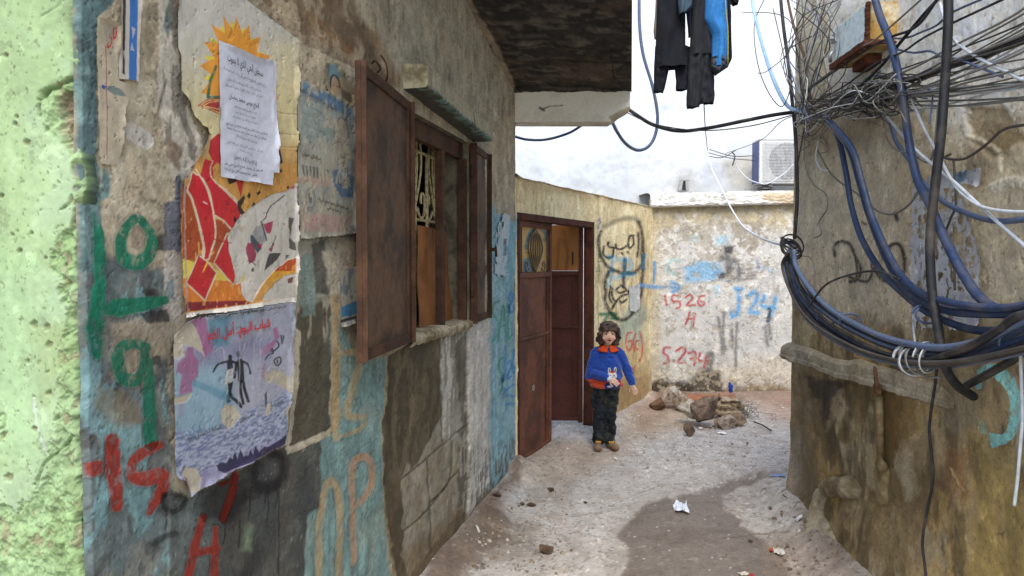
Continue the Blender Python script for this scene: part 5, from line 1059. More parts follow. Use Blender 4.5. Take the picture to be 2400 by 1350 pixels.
# -- the blue youth poster
def youth():
    s = paper(LF, [(440, 750), (560, 728), (690, 708), (688, 800), (684, 880), (674, 1000), (671, 1040), (630, 1060), (520, 1118), (440, 1162), (434, 1142), (431, 1125), (402, 1116), (400, 1000), (397, 870), (398, 800), (420, 770)], OFF, 1.06, (146, 147, 158), jit=2.5)
    def z2(L): return [(x * .5, 675 + y * .5) for x, y in L]
    s.lay(s.poly(z2([(880, 130), (1400, 60), (1400, 300), (1000, 400), (880, 300)]), 20, 6), (140, 144, 156), .9)
    s.lay(s.poly(z2([(780, 380), (1100, 330), (1100, 700), (780, 800)]), 30, 8), (112, 148, 160), .8); s.lay(s.poly(z2([(900, 260), (1300, 230), (1250, 330), (900, 360)]), 24, 8), (104, 98, 134), .7)
    s.lay(s.poly(z2([(960, 150), (1080, 120), (1070, 270), (1010, 290)]), 8, 4), (66, 122, 138), .8); s.lay(s.poly(z2([(1080, 110), (1200, 100), (1190, 170), (1090, 180)]), 16, 4), (128, 152, 166), .7)
    pk = (142, 68, 112)
    for q in ([(890, 150), (960, 130), (1000, 290), (960, 330), (930, 250)], [(835, 350), (870, 320), (880, 275), (905, 275), (910, 320), (935, 345), (930, 410), (905, 440), (900, 490), (840, 500), (850, 410), (828, 390)], [(1230, 280), (1290, 240), (1280, 190), (1300, 185), (1310, 230), (1260, 300), (1210, 330)], [(1225, 370), (1245, 350), (1240, 420), (1228, 430)]): s.lay(s.poly(z2(q), 3, 3), pk, .8)
    s.lay(s.poly(z2([(835, 500), (860, 500), (855, 600), (835, 610)]), 6, 4), (136, 100, 130), .5)
    s.lay(s.poly(z2([(910, 430), (1100, 500), (1080, 545), (960, 480), (900, 460)]), 3, 2), (80, 128, 148), .8)
    for k in range(6): s.lay(s.stroke(z2([(960 + 30 * k, 360 + 18 * k), (1140 + 26 * k, 330 - 2 * k)]), 2, 1, 1), (96, 116, 144), .5)
    for k in range(5): s.lay(s.stroke(z2([(1150, 370 + 14 * k), (1340, 330 + 22 * k)]), 2, 1, 1), (150, 156, 166), .6)
    s.lay(s.poly(z2([(1000, 300), (1240, 270), (1250, 480), (1100, 500)]), 24, 6), (140, 142, 156), .5)
    city = s.poly(z2([(800, 680), (1000, 660), (1360, 480), (1350, 720), (1040, 860), (860, 960), (800, 870)]), 14, 6)
    nn = fbm(s.U * 70, s.V * 190, 4, 14); s.lay(city, (122, 130, 154), .8); s.lay(city * sstep(.52, .58, nn), (150, 156, 170), .7); s.lay(city * sstep(.46, .42, nn), (88, 96, 128), .7)
    s.lay(s.poly(z2([(860, 900), (1340, 690), (1340, 760), (900, 980)]), 8, 5), (128, 120, 152), .6)
    sk = [(1015, 830), (1040, 815), (1060, 820), (1075, 790), (1090, 800), (1100, 765), (1112, 800), (1125, 755), (1140, 790), (1165, 785), (1175, 755), (1190, 780), (1200, 735), (1215, 770), (1240, 745), (1260, 745), (1300, 720), (1320, 705), (1342, 685), (1340, 730), (1250, 780), (1130, 835), (1050, 870), (1020, 855)]
    s.lay(s.poly(z2(sk), 1, 2.5), (40, 32, 66), .95)
    # two players
    bk = (26, 25, 27)
    for q, w in (([(1078, 320), (1078, 330)], 9), ([(1076, 345), (1082, 400)], 14), ([(1060, 345), (1020, 360), (1000, 392)], 5), ([(1090, 345), (1110, 352)], 6), ([(1076, 430), (1080, 500), (1110, 530), (1130, 555)], 8), ([(1086, 440), (1070, 525), (1075, 530)], 7),
                 ([(1117, 305), (1118, 318)], 9), ([(1125, 345), (1130, 430)], 15), ([(1140, 345), (1162, 360), (1172, 400)], 5), ([(1128, 440), (1132, 500), (1140, 540)], 7), ([(1142, 440), (1152, 490), (1165, 530)], 7), ([(1108, 350), (1100, 420)], 6)): s.lay(s.stroke(z2(q), w, 1, 1), bk, .95)
    s.lay(s.poly(z2([(1065, 385), (1095, 375), (1090, 440), (1050, 455)]), 1, 1.5), (164, 164, 158), .9)
    cr = (166, 156, 130)
    for q in ([(850, 160), (905, 165), (935, 230), (965, 325), (940, 300), (890, 270), (860, 265), (840, 290), (815, 270), (810, 200)], [(800, 260), (850, 262), (870, 300), (845, 330), (800, 330)], [(1270, 380), (1330, 390), (1360, 420), (1350, 480), (1300, 450), (1265, 430)], [(1240, 395), (1270, 400), (1270, 440), (1250, 445)], [(1055, 545), (1100, 550), (1130, 600), (1100, 640), (1075, 665), (1040, 630), (1030, 580)], [(1245, 550), (1270, 530), (1262, 590), (1240, 600)], [(800, 515), (850, 505), (905, 495), (880, 530), (800, 552)], [(870, 840), (920, 850), (945, 890), (935, 950), (890, 960), (870, 900), (850, 870)], [(1340, 560), (1370, 540), (1360, 780), (1335, 760), (1350, 650)], [(1380, 250), (1400, 260), (1370, 500), (1350, 480), (1372, 380)]): s.lay(s.poly(z2(q), 1, 3.5), cr, .93, h=-.001)
    s.lay(s.poly(z2([(862, 880), (880, 890), (878, 950), (862, 930)]), 1, 3), (150, 30, 48), .9)
    s.lay(s.poly(z2([(1240, 500), (1250, 480), (1250, 560), (1244, 560)]), 1, 1), (30, 30, 30), .9)
    for x in (1185, 1215, 1120): s.lay(s.stroke(z2([(x, 110), (x + 4, 300), (x - 3, 560)]), 2, 1.2, 2.5), (164, 160, 158), .6)
    s.lay(s.stroke(z2([(1000, 300), (1040, 280), (1055, 340)]), 2, 1, 2), (176, 176, 178), .5)
    for q in ([(1240, 335), (1262, 310), (1280, 305), (1275, 285), (1265, 300), (1290, 290), (1308, 270), (1300, 250)], [(1318, 222), (1322, 260), (1330, 225)], [(1290, 330), (1312, 325), (1316, 350), (1298, 364), (1284, 345), (1292, 330)], [(1300, 338), (1300, 352)]): s.lay(s.stroke(z2(q), 3.6, .9, .6), (34, 34, 36), .9)
    for q in ([(885, 670), (895, 690), (910, 680), (905, 660), (920, 675), (940, 665), (935, 645)], [(900, 660), (915, 640)]): s.lay(s.stroke(z2(q), 4, 1.2, .8), (72, 112, 132), .85)
    s.grunge(.24, .16, 910, (84, 80, 78), (178, 174, 166), .16)
    o = tag(s.finish('poster', M_PAPER, cut=s.cutm), 'torn lavender blue poster with two running footballers in silhouette', 'poster', 'posters pasted on the left house')
    text(LF, [('شباب اليوم.. أمل الغد', (487, 797), (634, 765), 25, .02)], M_RED, o, OFF + .0052)
    text(LF, [('سعودية قطر الكويت تركيا', (450, 747), (604, 730), 12, .012), ('لبنان سورية فلسطين السودان', (608, 730), (672, 719), 8, .008), ('الساعة الخامسة عصرا', (441, 1032), (518, 1004), 11, .012), ('بملعب البلدي', (562, 988), (597, 972), 9, .01), ('الافتتاح بتاريخ', (635, 954), (664, 942), 8, .008)], M_INK, o, OFF + .0052)
    text(LF, [('2004', (404, 546), (428, 544), 10, 0)], M_INK, LWALL, .0085, arabic=False)
youth()
# -- the faded portrait poster
def portrait():
    s = paper(LF, [(697, 180), (760, 212), (830, 250), (834, 400), (833, 546), (800, 552), (740, 556), (698, 560)], OFF - .002, 1.06, (150, 147, 130), jit=2.5)
    def z8(L): return [(680 + x * .4813, 130 + y * .4815) for x, y in L]
    s.lay(sstep(.48, .62, s.med), (132, 132, 120), .6); s.lay(s.poly(z8([(35, 180), (250, 270), (230, 420), (35, 400)]), 24, 10), (120, 140, 136), .6)
    s.lay(s.poly(z8([(30, 110), (300, 252), (305, 310), (30, 165)]), 4, 3), (78, 114, 138), .9); s.lay(s.poly(z8([(230, 300), (310, 330), (310, 700), (240, 700), (220, 560)]), 24, 8), (126, 138, 142), .7)
    s.lay(s.poly(z8([(205, 560), (240, 555), (265, 600), (290, 570), (310, 590), (312, 690), (250, 690), (215, 640)]), 3, 3), (70, 100, 122), .85); s.lay(s.poly(z8([(240, 565), (270, 620), (290, 570)]), 2, 2), (160, 158, 150), .8)
    s.lay(s.poly(z8([(212, 380), (225, 325), (250, 305), (275, 330), (287, 390), (282, 480), (262, 560), (240, 555), (218, 480)]), 3, 2), (156, 146, 122), .9)
    s.lay(s.stroke(z8([(212, 400), (216, 340), (246, 304), (274, 325), (287, 400)]), 2.2, 1.2, .6), (80, 84, 84), .7)
    for q, w in ((z8([(226, 424), (246, 418)]), 4), (z8([(262, 428), (280, 434)]), 4), (z8([(228, 412), (248, 404)]), 2), (z8([(262, 414), (282, 422)]), 2), (z8([(252, 430), (248, 490), (262, 496)]), 2), (z8([(240, 520), (268, 524)]), 2.6)): s.lay(s.stroke(q, w, 1.4, .6), (92, 86, 78), .7)
    for k, (y, x1) in enumerate(((225, 190), (262, 185), (300, 180), (345, 165))):
        s.lay(s.stroke(z8([(60, y - 35 + 6 * k), (x1, y + 30)]), 2.6, 1.5, 3), (104, 112, 118), .6)
    for x in range(60, 190, 17): s.lay(s.poly(z8([(x, 530 + (x - 60) * .2), (x + 11, 534 + (x - 60) * .2), (x + 12, 590 + (x - 60) * .3), (x + 3, 575 + (x - 60) * .3)]), 1.2, 2.2), (74, 76, 78), .8)
    s.lay(s.poly(z8([(40, 585), (195, 600), (195, 640), (40, 620)]), 3, 3), (164, 136, 118), .7)
    s.lay(s.poly(z8([(30, 770), (290, 780), (285, 870), (30, 850)]), 5, 6), (164, 128, 118), .75)
    for a in range(2): s.lay(s.stroke([(728 + (11 - a * 3) * math.cos(t), 467 + (27 - a * 6) * math.sin(t)) for t in np.linspace(0, 6.3, 20)], 1.7, .8, .4), (62, 66, 72), .85)
    s.lay(s.poly([(723, 455), (728, 448), (733, 457), (731, 476), (725, 476)], 1, 1.5), (80, 84, 88), .8)
    s.lay(s.poly(z8([(270, 840), (310, 820), (316, 880), (280, 880)]), 2, 5), (84, 96, 110), .6)
    s.lay(sstep(.56, .62, fbm(s.U * 40, s.V * 20, 4, 66)), (166, 156, 130), .75)
    s.grunge(.4, .1, 930, (84, 80, 72), (176, 168, 148), .3)
    o = tag(s.finish('poster', M_PAPER, cut=s.cutm), 'faded blue and cream portrait poster of a man beside the shutter', 'poster', 'posters pasted on the left house')
    text(LF, [('الأخوة في حركة فلسطين الثورية', (700, 208), (790, 262), 12, .012)], M_GREYINK, o, OFF + .003)
    text(LF, [('انتخب لعضوية النادي وعضوية مجلس الهيئة', (748, 469), (817, 492), 9, .02), ('أبو عمرة أبو هاني', (768, 489), (800, 499), 8, .015), ('استقلال حنوني', (708, 362), (752, 376), 9, .015)], M_INK, o, OFF + .003)
    # small older portrait above
    s = paper(LF, [(764, 150), (780, 146), (800, 168), (826, 205), (828, 246), (796, 232), (766, 216), (762, 190)], OFF - .004, 1.06, (150, 138, 110), jit=4)
    s.lay(s.poly([(764, 150), (785, 150), (796, 175), (790, 205), (770, 200)], 4, 4), (92, 124, 134), .85); s.lay(s.poly([(775, 190), (782, 178), (792, 186), (796, 205), (788, 222), (778, 214)], 1.5, 1.5), (162, 132, 104), .95)
    s.lay(s.stroke([(774, 205), (775, 184), (784, 176), (794, 188), (797, 206)], 4, 1.2, 1), (40, 34, 30), .9); s.lay(s.poly([(800, 205), (824, 220), (824, 240), (802, 228)], 3, 5), (70, 62, 56), .7); s.lay(s.stroke([(780, 199), (784, 200)], 2, 1, .3), (50, 40, 34), .8); s.lay(s.stroke([(788, 202), (792, 204)], 2, 1, .3), (50, 40, 34), .8)
    tag(s.finish('poster', M_PAPER, cut=s.cutm), 'scrap of a small old portrait print above the faded poster', 'poster', 'posters pasted on the left house')
portrait()
# -- scraps
def scraps():
    s = paper(LF, [(277, -40), (331, -40), (327, 120), (325, 190), (312, 186), (280, 184), (277, 60)], OFF - .001, 1.06, (180, 172, 156), jit=1.5)
    s.lay(s.poly([(288, -40), (296, -40), (293, 176), (287, 172)], .8, 1), (38, 36, 46), .95); s.lay(s.poly([(305, -40), (323, -40), (321, 192), (303, 190)], .8, 1), (36, 96, 158), .95, var=.15)
    for q in ([(308, 60), (318, 66), (312, 90)], [(310, 100), (316, 120), (307, 118)], [(289, 120), (295, 118), (293, 140)]): s.lay(s.poly(q, .8, 2.5), (170, 166, 160), .8)
    tag(s.finish('poster', M_PAPER, cut=s.cutm), 'strip of a poster with a dark and a bright blue upright stripe', 'poster', 'posters pasted on the left house')
    s = paper(LF, [(228, 42), (252, 48), (277, 58), (279, 190), (300, 196), (303, 228), (290, 260), (288, 330), (276, 384), (238, 384), (232, 300), (230, 200)], OFF - .003, 1.06, (164, 152, 126), jit=3.5)
    s.grunge(.5, .1, 940, chip=.5); s.lay(s.stroke([(248, 108), (250, 200), (252, 372)], 2.2, .9, 1), (120, 40, 36), .8); s.lay(s.poly([(255, 200), (282, 208), (298, 226), (270, 222), (250, 210)], 1.5, 2), (90, 108, 106), .85); s.lay(s.poly([(238, 198), (250, 202), (246, 210), (237, 206)], 1, 1), (44, 66, 130), .9)
    o = tag(s.finish('poster', M_PAPER, cut=s.cutm), 'brown stained torn paper with red letters near the green corner', 'poster', 'posters pasted on the left house')
    text(LF, [('تان', (251, 108), (275, 84), 26, .02)], M_RED, o, OFF + .002)
    s = paper(LF, [(795, 655), (805, 640), (842, 620), (843, 752), (797, 768)], OFF - .003, 1.06, (158, 154, 138), jit=2)
    s.lay(sstep(.5, .58, fbm(s.U * 40, s.V * 30, 4, 16)), (92, 104, 112), .7); s.lay(s.poly([(800, 720), (843, 700), (843, 735), (800, 744)], 1.5, 2), (46, 112, 148), .9); s.lay(s.poly([(797, 750), (843, 738), (843, 745), (797, 757)], 1, .8), (28, 28, 30), .9)
    tag(s.finish('poster', M_PAPER, cut=s.cutm), 'narrow torn poster end with a blue band half behind the shutter', 'poster', 'posters pasted on the left house')
    s = paper(LF, [(1162, 555), (1172, 520), (1182, 500), (1195, 505), (1190, 560), (1188, 645), (1170, 650), (1158, 640), (1164, 600)], OFF - .003, 1.06, (176, 184, 186), jit=2)
    s.lay(s.poly([(1180, 560), (1188, 560), (1186, 600), (1179, 600)], 1, 2), (60, 62, 66), .8); s.lay(sstep(.54, .6, fbm(s.U * 60, s.V * 20, 4, 18)), (130, 170, 176), .8)
    tag(s.finish('poster', M_PAPER, cut=s.cutm | (fbm(s.U * 50, s.V * 16, 4, 21) > .56)), 'shredded white notice on the pale blue strip by the door', 'poster', 'posters pasted on the left house')
    s = paper(WF, [(1475, 672), (1498, 668), (1499, 722), (1490, 730), (1476, 728)], .009, .9, (200, 198, 190), jit=2)
    s.lay(s.stroke([(1480, 690), (1494, 688)], 2, 1, 1), (160, 150, 140), .6); s.lay(s.poly([(1477, 690), (1490, 700), (1486, 724), (1478, 720)], 3, 5), (176, 186, 176), .6)
    tag(s.finish('poster', M_PAPER, cut=s.cutm), 'small torn white notice pasted over the black graffiti', 'poster')
    s = paper(RF, [(2142, 420), (2230, 405), (2310, 395), (2306, 430), (2296, 437), (2240, 425), (2290, 560), (2306, 640), (2308, 762), (2240, 770), (2140, 772), (2136, 600)],   .022, 1.45, (164, 165, 168), step=2, jit=5, curl=.004)
    hole = (fbm(s.U * 34, s.V * 22, 6, 31, .68) > .505) & ~((s.py > 700) & (s.px > 2240)) & ~((s.py < 440) & (s.px > 2200))
    s.lay(s.poly([(2235, 410), (2270, 400), (2262, 424), (2240, 428)], 1.5, 3), (74, 116, 140), .85); s.lay(s.stroke([(2240, 402), (2270, 396), (2262, 404)], 4, 1, 2), (52, 50, 50), .8)
    for x in range(2150, 2190, 7): s.lay(s.poly([(x, 768), (x + 4, 768), (x + 4, 776), (x, 776)], .8, .5), (40, 40, 44), .9)
    s.disp += .002; s.grunge(.3, .1, 950)
    tag(s.finish('poster', M_PAPER, cut=s.cutm | hole), 'mostly peeled white poster behind the cables on the brown wall', 'poster')
scraps()
# ================================================================== things on the corner house
def ico(bm, c, r, sub=2, sc=(1, 1, 1)):
    m = Matrix.Translation(Vector(c)) @ Matrix.Diagonal((r * sc[0], r * sc[1], r * sc[2], 1)); bmesh.ops.create_icosphere(bm, subdivisions=sub, radius=1, matrix=m)
def blob(name, parts, voxel, material, parent=None, smooth=6, label=None, noise=0.0, nsc=20, color=None):
    """parts: (p0, r0, p1, r1) tapered capsules or (centre, radius, (sx, sy, sz)) ellipsoids, grown together into ONE continuous skin"""
    bm = bmesh.new()
    for q in parts:
        if len(q) == 3: ico(bm, q[0], q[1], 3, q[2]); continue
        a, ra, b, rb = Vector(q[0]), q[1], Vector(q[2]), q[3]; L = (b - a).length; n = max(1, int(L / (max(ra, rb) * .55)) + 1)
        for i in range(n + 1):
            t = i / n; ico(bm, a.lerp(b, t), ra + (rb - ra) * t, 2 if max(ra, rb) > .012 else 1)
    me = bpy.data.meshes.new(name); bm.to_mesh(me); bm.free()
    o = bpy.data.objects.new(name, me); COL.objects.link(o)
    md = o.modifiers.new('r', 'REMESH'); md.mode = 'VOXEL'; md.voxel_size = voxel
    if smooth: sm = o.modifiers.new('s', 'SMOOTH'); sm.factor = .5; sm.iterations = smooth
    ev = o.evaluated_get(bpy.context.evaluated_depsgraph_get()); m2 = bpy.data.meshes.new_from_object(ev); o.modifiers.clear(); o.data = m2; bpy.data.meshes.remove(me); m2.name = name
    V = np.zeros(len(m2.vertices) * 3, np.float32); m2.vertices.foreach_get('co', V); V = V.reshape(-1, 3).astype(float)
    if noise:
        N = np.zeros(len(m2.vertices) * 3, np.float32); m2.vertex_normals.foreach_get('vector', N); N = N.reshape(-1, 3)
        k = fbm(V[:, 0] * nsc + V[:, 2] * nsc * .7, V[:, 2] * nsc + V[:, 1] * nsc * .9, 4, 3) - .5
        V = V + N * (k * noise)[:, None]; m2.vertices.foreach_set('co', V.astype(np.float32).ravel())
    if color is not None:
        C = color(V); ca = m2.attributes.new('Col', 'FLOAT_COLOR', 'POINT'); ca.data.foreach_set('color', np.concatenate([C, np.ones((len(C), 1))], 1).astype(np.float32).ravel())
        ra = m2.attributes.new('rough', 'FLOAT', 'POINT'); ra.data.foreach_set('value', np.full(len(C), .85, np.float32))
    m2.polygons.foreach_set('use_smooth', [True] * len(m2.polygons)); m2.update()
    m2.materials.clear(); m2.materials.append(material)
    if parent is not None: reparent(o, parent)
    if label: o['label'] = label
    return o
M_CEM = mat('grey_brown_cement', P_((126, 118, 100), 1.5), c2=P_((92, 80, 58), 1.5), c2scale=6, bump=.7, bscale=60, bdist=.006, namp=.3)
M_CEM2 = mat('stained_cement', P_((112, 100, 74), 1.5), c2=P_((86, 72, 46), 1.5), c2scale=6, bump=.7, bscale=60, bdist=.006, namp=.3)
def wall_bits():
    top = [(1853, 800, 840), (1880, 806, 850), (1910, 817, 860), (1950, 836, 878), (1985, 842, 890), (2020, 838, 898), (2060, 852, 910), (2100, 862, 922), (2150, 880, 938), (2195, 895, 952), (2235, 920, 960)]
    n1, n2 = 240, 46; xs = np.array([t[0] for t in top]); T, R_ = np.meshgrid(np.linspace(0, 1, n1), np.linspace(0, 1, n2), indexing='ij'); X = 1853 + (2235 - 1853) * T
    ya = np.interp(X, xs, [t[1] for t in top]); yb = np.interp(X, xs, [t[2] for t in top]); yb = yb + 9 * (fbm(T * 34, T * 0 + 2, 4, 8) - .5); Y = yb + (ya - yb) * R_
    off = np.interp(R_ + .06 * (fbm(T * 26, T * 0, 4, 3) - .5), [0, .03, .06, .26, .31, .72, .90, 1], [-.01, .05, .064, .060, .048, .040, .018, -.02]) * (1 - .86 * T ** 1.3) - .006 * T
    off = off + .03 * np.exp(-((T - .02) / .035) ** 2) * np.sin(np.pi * R_)
    UZ = np.array([RF.uz(x, y) for x, y in zip(X.ravel(), Y.ravel())]).reshape(n1, n2, 2)
    s = Sheet(RF.P(UZ[..., 0], UZ[..., 1], off), RF.n3, UZ[..., 0], UZ[..., 1], 1.5, (122, 115, 98)); s.vk = .1
    s.lay(sstep(.45, .65, s.med), (136, 128, 110), .7); s.lay(sstep(.5, .7, s.big), (108, 98, 78), .7); s.lay(sstep(.12, .02, R_ + (s.med - .5) * .1), (74, 62, 42), .8); s.lay(sstep(.8, 1, R_ + (s.med - .5) * .2), (120, 106, 76), .7)
    s.lay(sstep(.86, .98, T + (s.med - .5) * .1), (100, 90, 66), .9); s.grunge(.45, .1, 590, (74, 64, 48), (172, 162, 138), .6); s.disp += (s.med - .5) * .022 + (s.big - .5) * .03 + (s.fine - .5) * .004
    s.finish('pipe_casing', M_PLASTER, CORNER)
    mobj('casing_end', [RF.P(UZ[0, j, 0], UZ[0, j, 1], off[0, j]) for j in range(n2)], [tuple(range(n2))], M_CEM, CORNER)
    M_IRON = mat('rusted_iron', P_((84, 54, 36), 1.1), c2=P_((120, 92, 66)), c2scale=30, rough=.8)
    blob('pipe_joint', [(RF.hit(2050, 862, .07), .012, RF.hit(2055, 905, .065), .013), (RF.hit(2057, 905, .05), .022, RF.hit(2060, 918, .04), .018)], .006, M_IRON, CORNER, 3, noise=.01)
    MB().tube([RF.hit(2060, 918, .03), RF.hit(2063, 1000, .026), RF.hit(2065, 1095, .02)], .018, 12).build('drain_pipe', M_CEM2, CORNER, True)
    blob('cement_patch', [(RF.hit(2063, 1085, .03), .04, (.6, 1, 1.2)), (RF.hit(2068, 1115, .0), .06, (.6, 1, 1.3)), (RF.hit(2072, 1150, -.015), .055, (.6, 1, 1.4))], .009, M_CEM2, CORNER, 6, noise=.035, nsc=14)
    blob('cement_lump', [(RF.hit(1938, 1146, .035), .055, RF.hit(1985, 1140, .03), .062), (RF.hit(1985, 1140, .03), .06, RF.hit(2014, 1148, -.015), .05), (RF.hit(1930, 1170, .0), .075, RF.hit(1922, 1225, .02), .085), (RF.hit(1920, 1225, .02), .085, RF.hit(1916, 1275, .07), .09), (RF.hit(1965, 1190, -.08), .11, (.8, 1.6, 1.5)), (RF.hit(1965, 1265, -.04), .14, (.9, 1.8, 1.1)), (RF.hit(1940, 1290, .02), .10, (1.1, 1.6, .9))], .011, M_CEM, CORNER, 7, noise=.05, nsc=11)
    q = []
    rnd = random.Random(4)
    for k in range(16):
        u = rnd.uniform(.05, 1.9); q.append((RF.P(u, -.02, rnd.uniform(.02, .10)), rnd.uniform(.05, .11), (1, 1, .8)))
    blob('cement_fillet', q + [(RF.P(0, -.02, 0), .10, RF.P(2.4, -.02, .02), .13)], .016, M_CEM, CORNER, 4, noise=.06, nsc=10)
wall_bits()
def meter_box():
    u0, u1, zb, zt, D = .955, 1.365, 2.605, 2.805, .125
    t = empty('electric_box', RF.P(1.16, zb, .05), 'rusty pale blue electrical box hanging above the cable tangle', 'electrical box')
    M_BLUE = mat('pale_blue_rusting_paint', P_((186, 202, 206), 1.35), rough=.6, c2=P_((132, 92, 60), 1.0), c2scale=6, c2lo=.6, c2hi=.68, bump=.2); M_OCH = mat('ochre_rust', P_((158, 124, 66), 1.3), c2=P_((184, 172, 140), 1.3), c2scale=8, c2lo=.48, c2hi=.6)
    M_R = mat('red_rust', P_((104, 58, 38), 1.0), c2=P_((70, 42, 30)), c2scale=22)
    MB().fbox(RF, u0 + .02, u1 - .006, zb, zt, -.02, D - .012).build('body', M_OCH, t, bevel=.004)
    MB().fbox(RF, u0, u1 - .02, zb + .012, zt - .004, D - .010, D).build('door', M_BLUE, t, bevel=.003)
    e = MB(); rnd = random.Random(1)
    for k in range(9):
        z = zb + (zt - zb) * k / 9; e.fbox(RF, u1 - .022 - rnd.uniform(0, .012), u1 + .002, z, z + .0225, D - .014, D + .003)
    e.build('rusted_edge', M_R, t, bevel=.004)
    m = MB(); n = 24; V = []; Fc = []
    for i in range(n + 1):
        u = u0 - .02 + (u1 + .03 - u0) * i / n; k = .008 * (float(vnoise(np.array([u * 40]), np.array([1.]), 4)[0]) - .5)
        for z, o in ((zb + .012, -.02), (zb - .004 + k, D + .014), (zb + .022 + k, D + .016), (zb + .026, D - .01)): V.append(RF.P(u, z, o))
    for i in range(n):
        for j in range(3): Fc.append((4 * i + j, 4 * i + 4 + j, 4 * i + 5 + j, 4 * i + 1 + j))
    Fc += [(0, 1, 2, 3), tuple(4 * n + j for j in (3, 2, 1, 0))]
    mobj('rusted_base', V, Fc, M_R, t)
    k = MB(); zi = mat('zinc', (.35, .37, .38), rough=.45, metal=.6)
    k.fbox(RF, u0 - .01, u0 + .05, zt - .075, zt - .03, D, D + .012).fbox(RF, u0 + .005, u0 + .03, zt - .06, zt - .045, D + .012, D + .03); k.build('latch', zi, t, bevel=.002)
    MB().tube([RF.P(u0 + .02, zb + .09, D + .004), RF.P(u0 + .03, zb + .06, D + .03), RF.P(u0 + .01, zb + .03, D + .02)], .010, 8).build('hasp', zi, t, True)
    MB().fbox(RF, u0 + .10, u0 + .28, zb - .05, zb - .005, -.02, .07).build('bracket', M_R, t, bevel=.004)
    return t
meter_box()

# ------------------------------------------------------------------ cables
M_CAB = {k: mat(k + '_cable', P_(c, 1.1), rough=r + .12, bump=.12, namp=.2, nscale=30, spec=.35, c2=tuple(np.array(P_(c, 1.1)) * .55 + np.array(P_((120, 112, 100))) * .45), c2scale=7, c2lo=.48, c2hi=.72) for k, c, r in (('black', (34, 34, 37), .45), ('blue', (42, 58, 88), .4), ('slate', (80, 95, 122), .42), ('white', (190, 196, 200), .5), ('grey', (118, 116, 110), .6), ('brown', (92, 68, 54), .6), ('sky', (150, 186, 222), .5), ('dark_grey', (70, 66, 62), .6))}
def cable(pts, r, col, label, group=None, n=8, sides=8, name='cable'):
    """pts: (px, py, distance off the corner wall), or ready world points"""
    p = [RF.hit(*q) if len(q) == 3 and not isinstance(q, np.ndarray) else np.asarray(q) for q in pts]
    for e in (0, -1):                           # strands that leave the picture run on along the wall
        if len(pts[e]) == 3 and not isinstance(pts[e], np.ndarray) and pts[e][0] >= 2400:
            u, z = RF.uz(pts[e][0], pts[e][1]); dz = p[e][2] - p[1 if e == 0 else -2][2]; dz = max(-.12, min(.12, dz)); ex = [RF.P(u + .5, z + dz * .6, .14), RF.P(u + 1.3, z + dz * .8, .12)]
            p = ex[::-1] + p if e == 0 else p + ex
    m = MB().tube(crom(p, n), r, sides); o = m.build(name, M_CAB[col], None, True); return tag(o, label, 'cable', group)
def W(px, py, y): return at(px, py, y)
G1 = 'cables slung along the corner house'
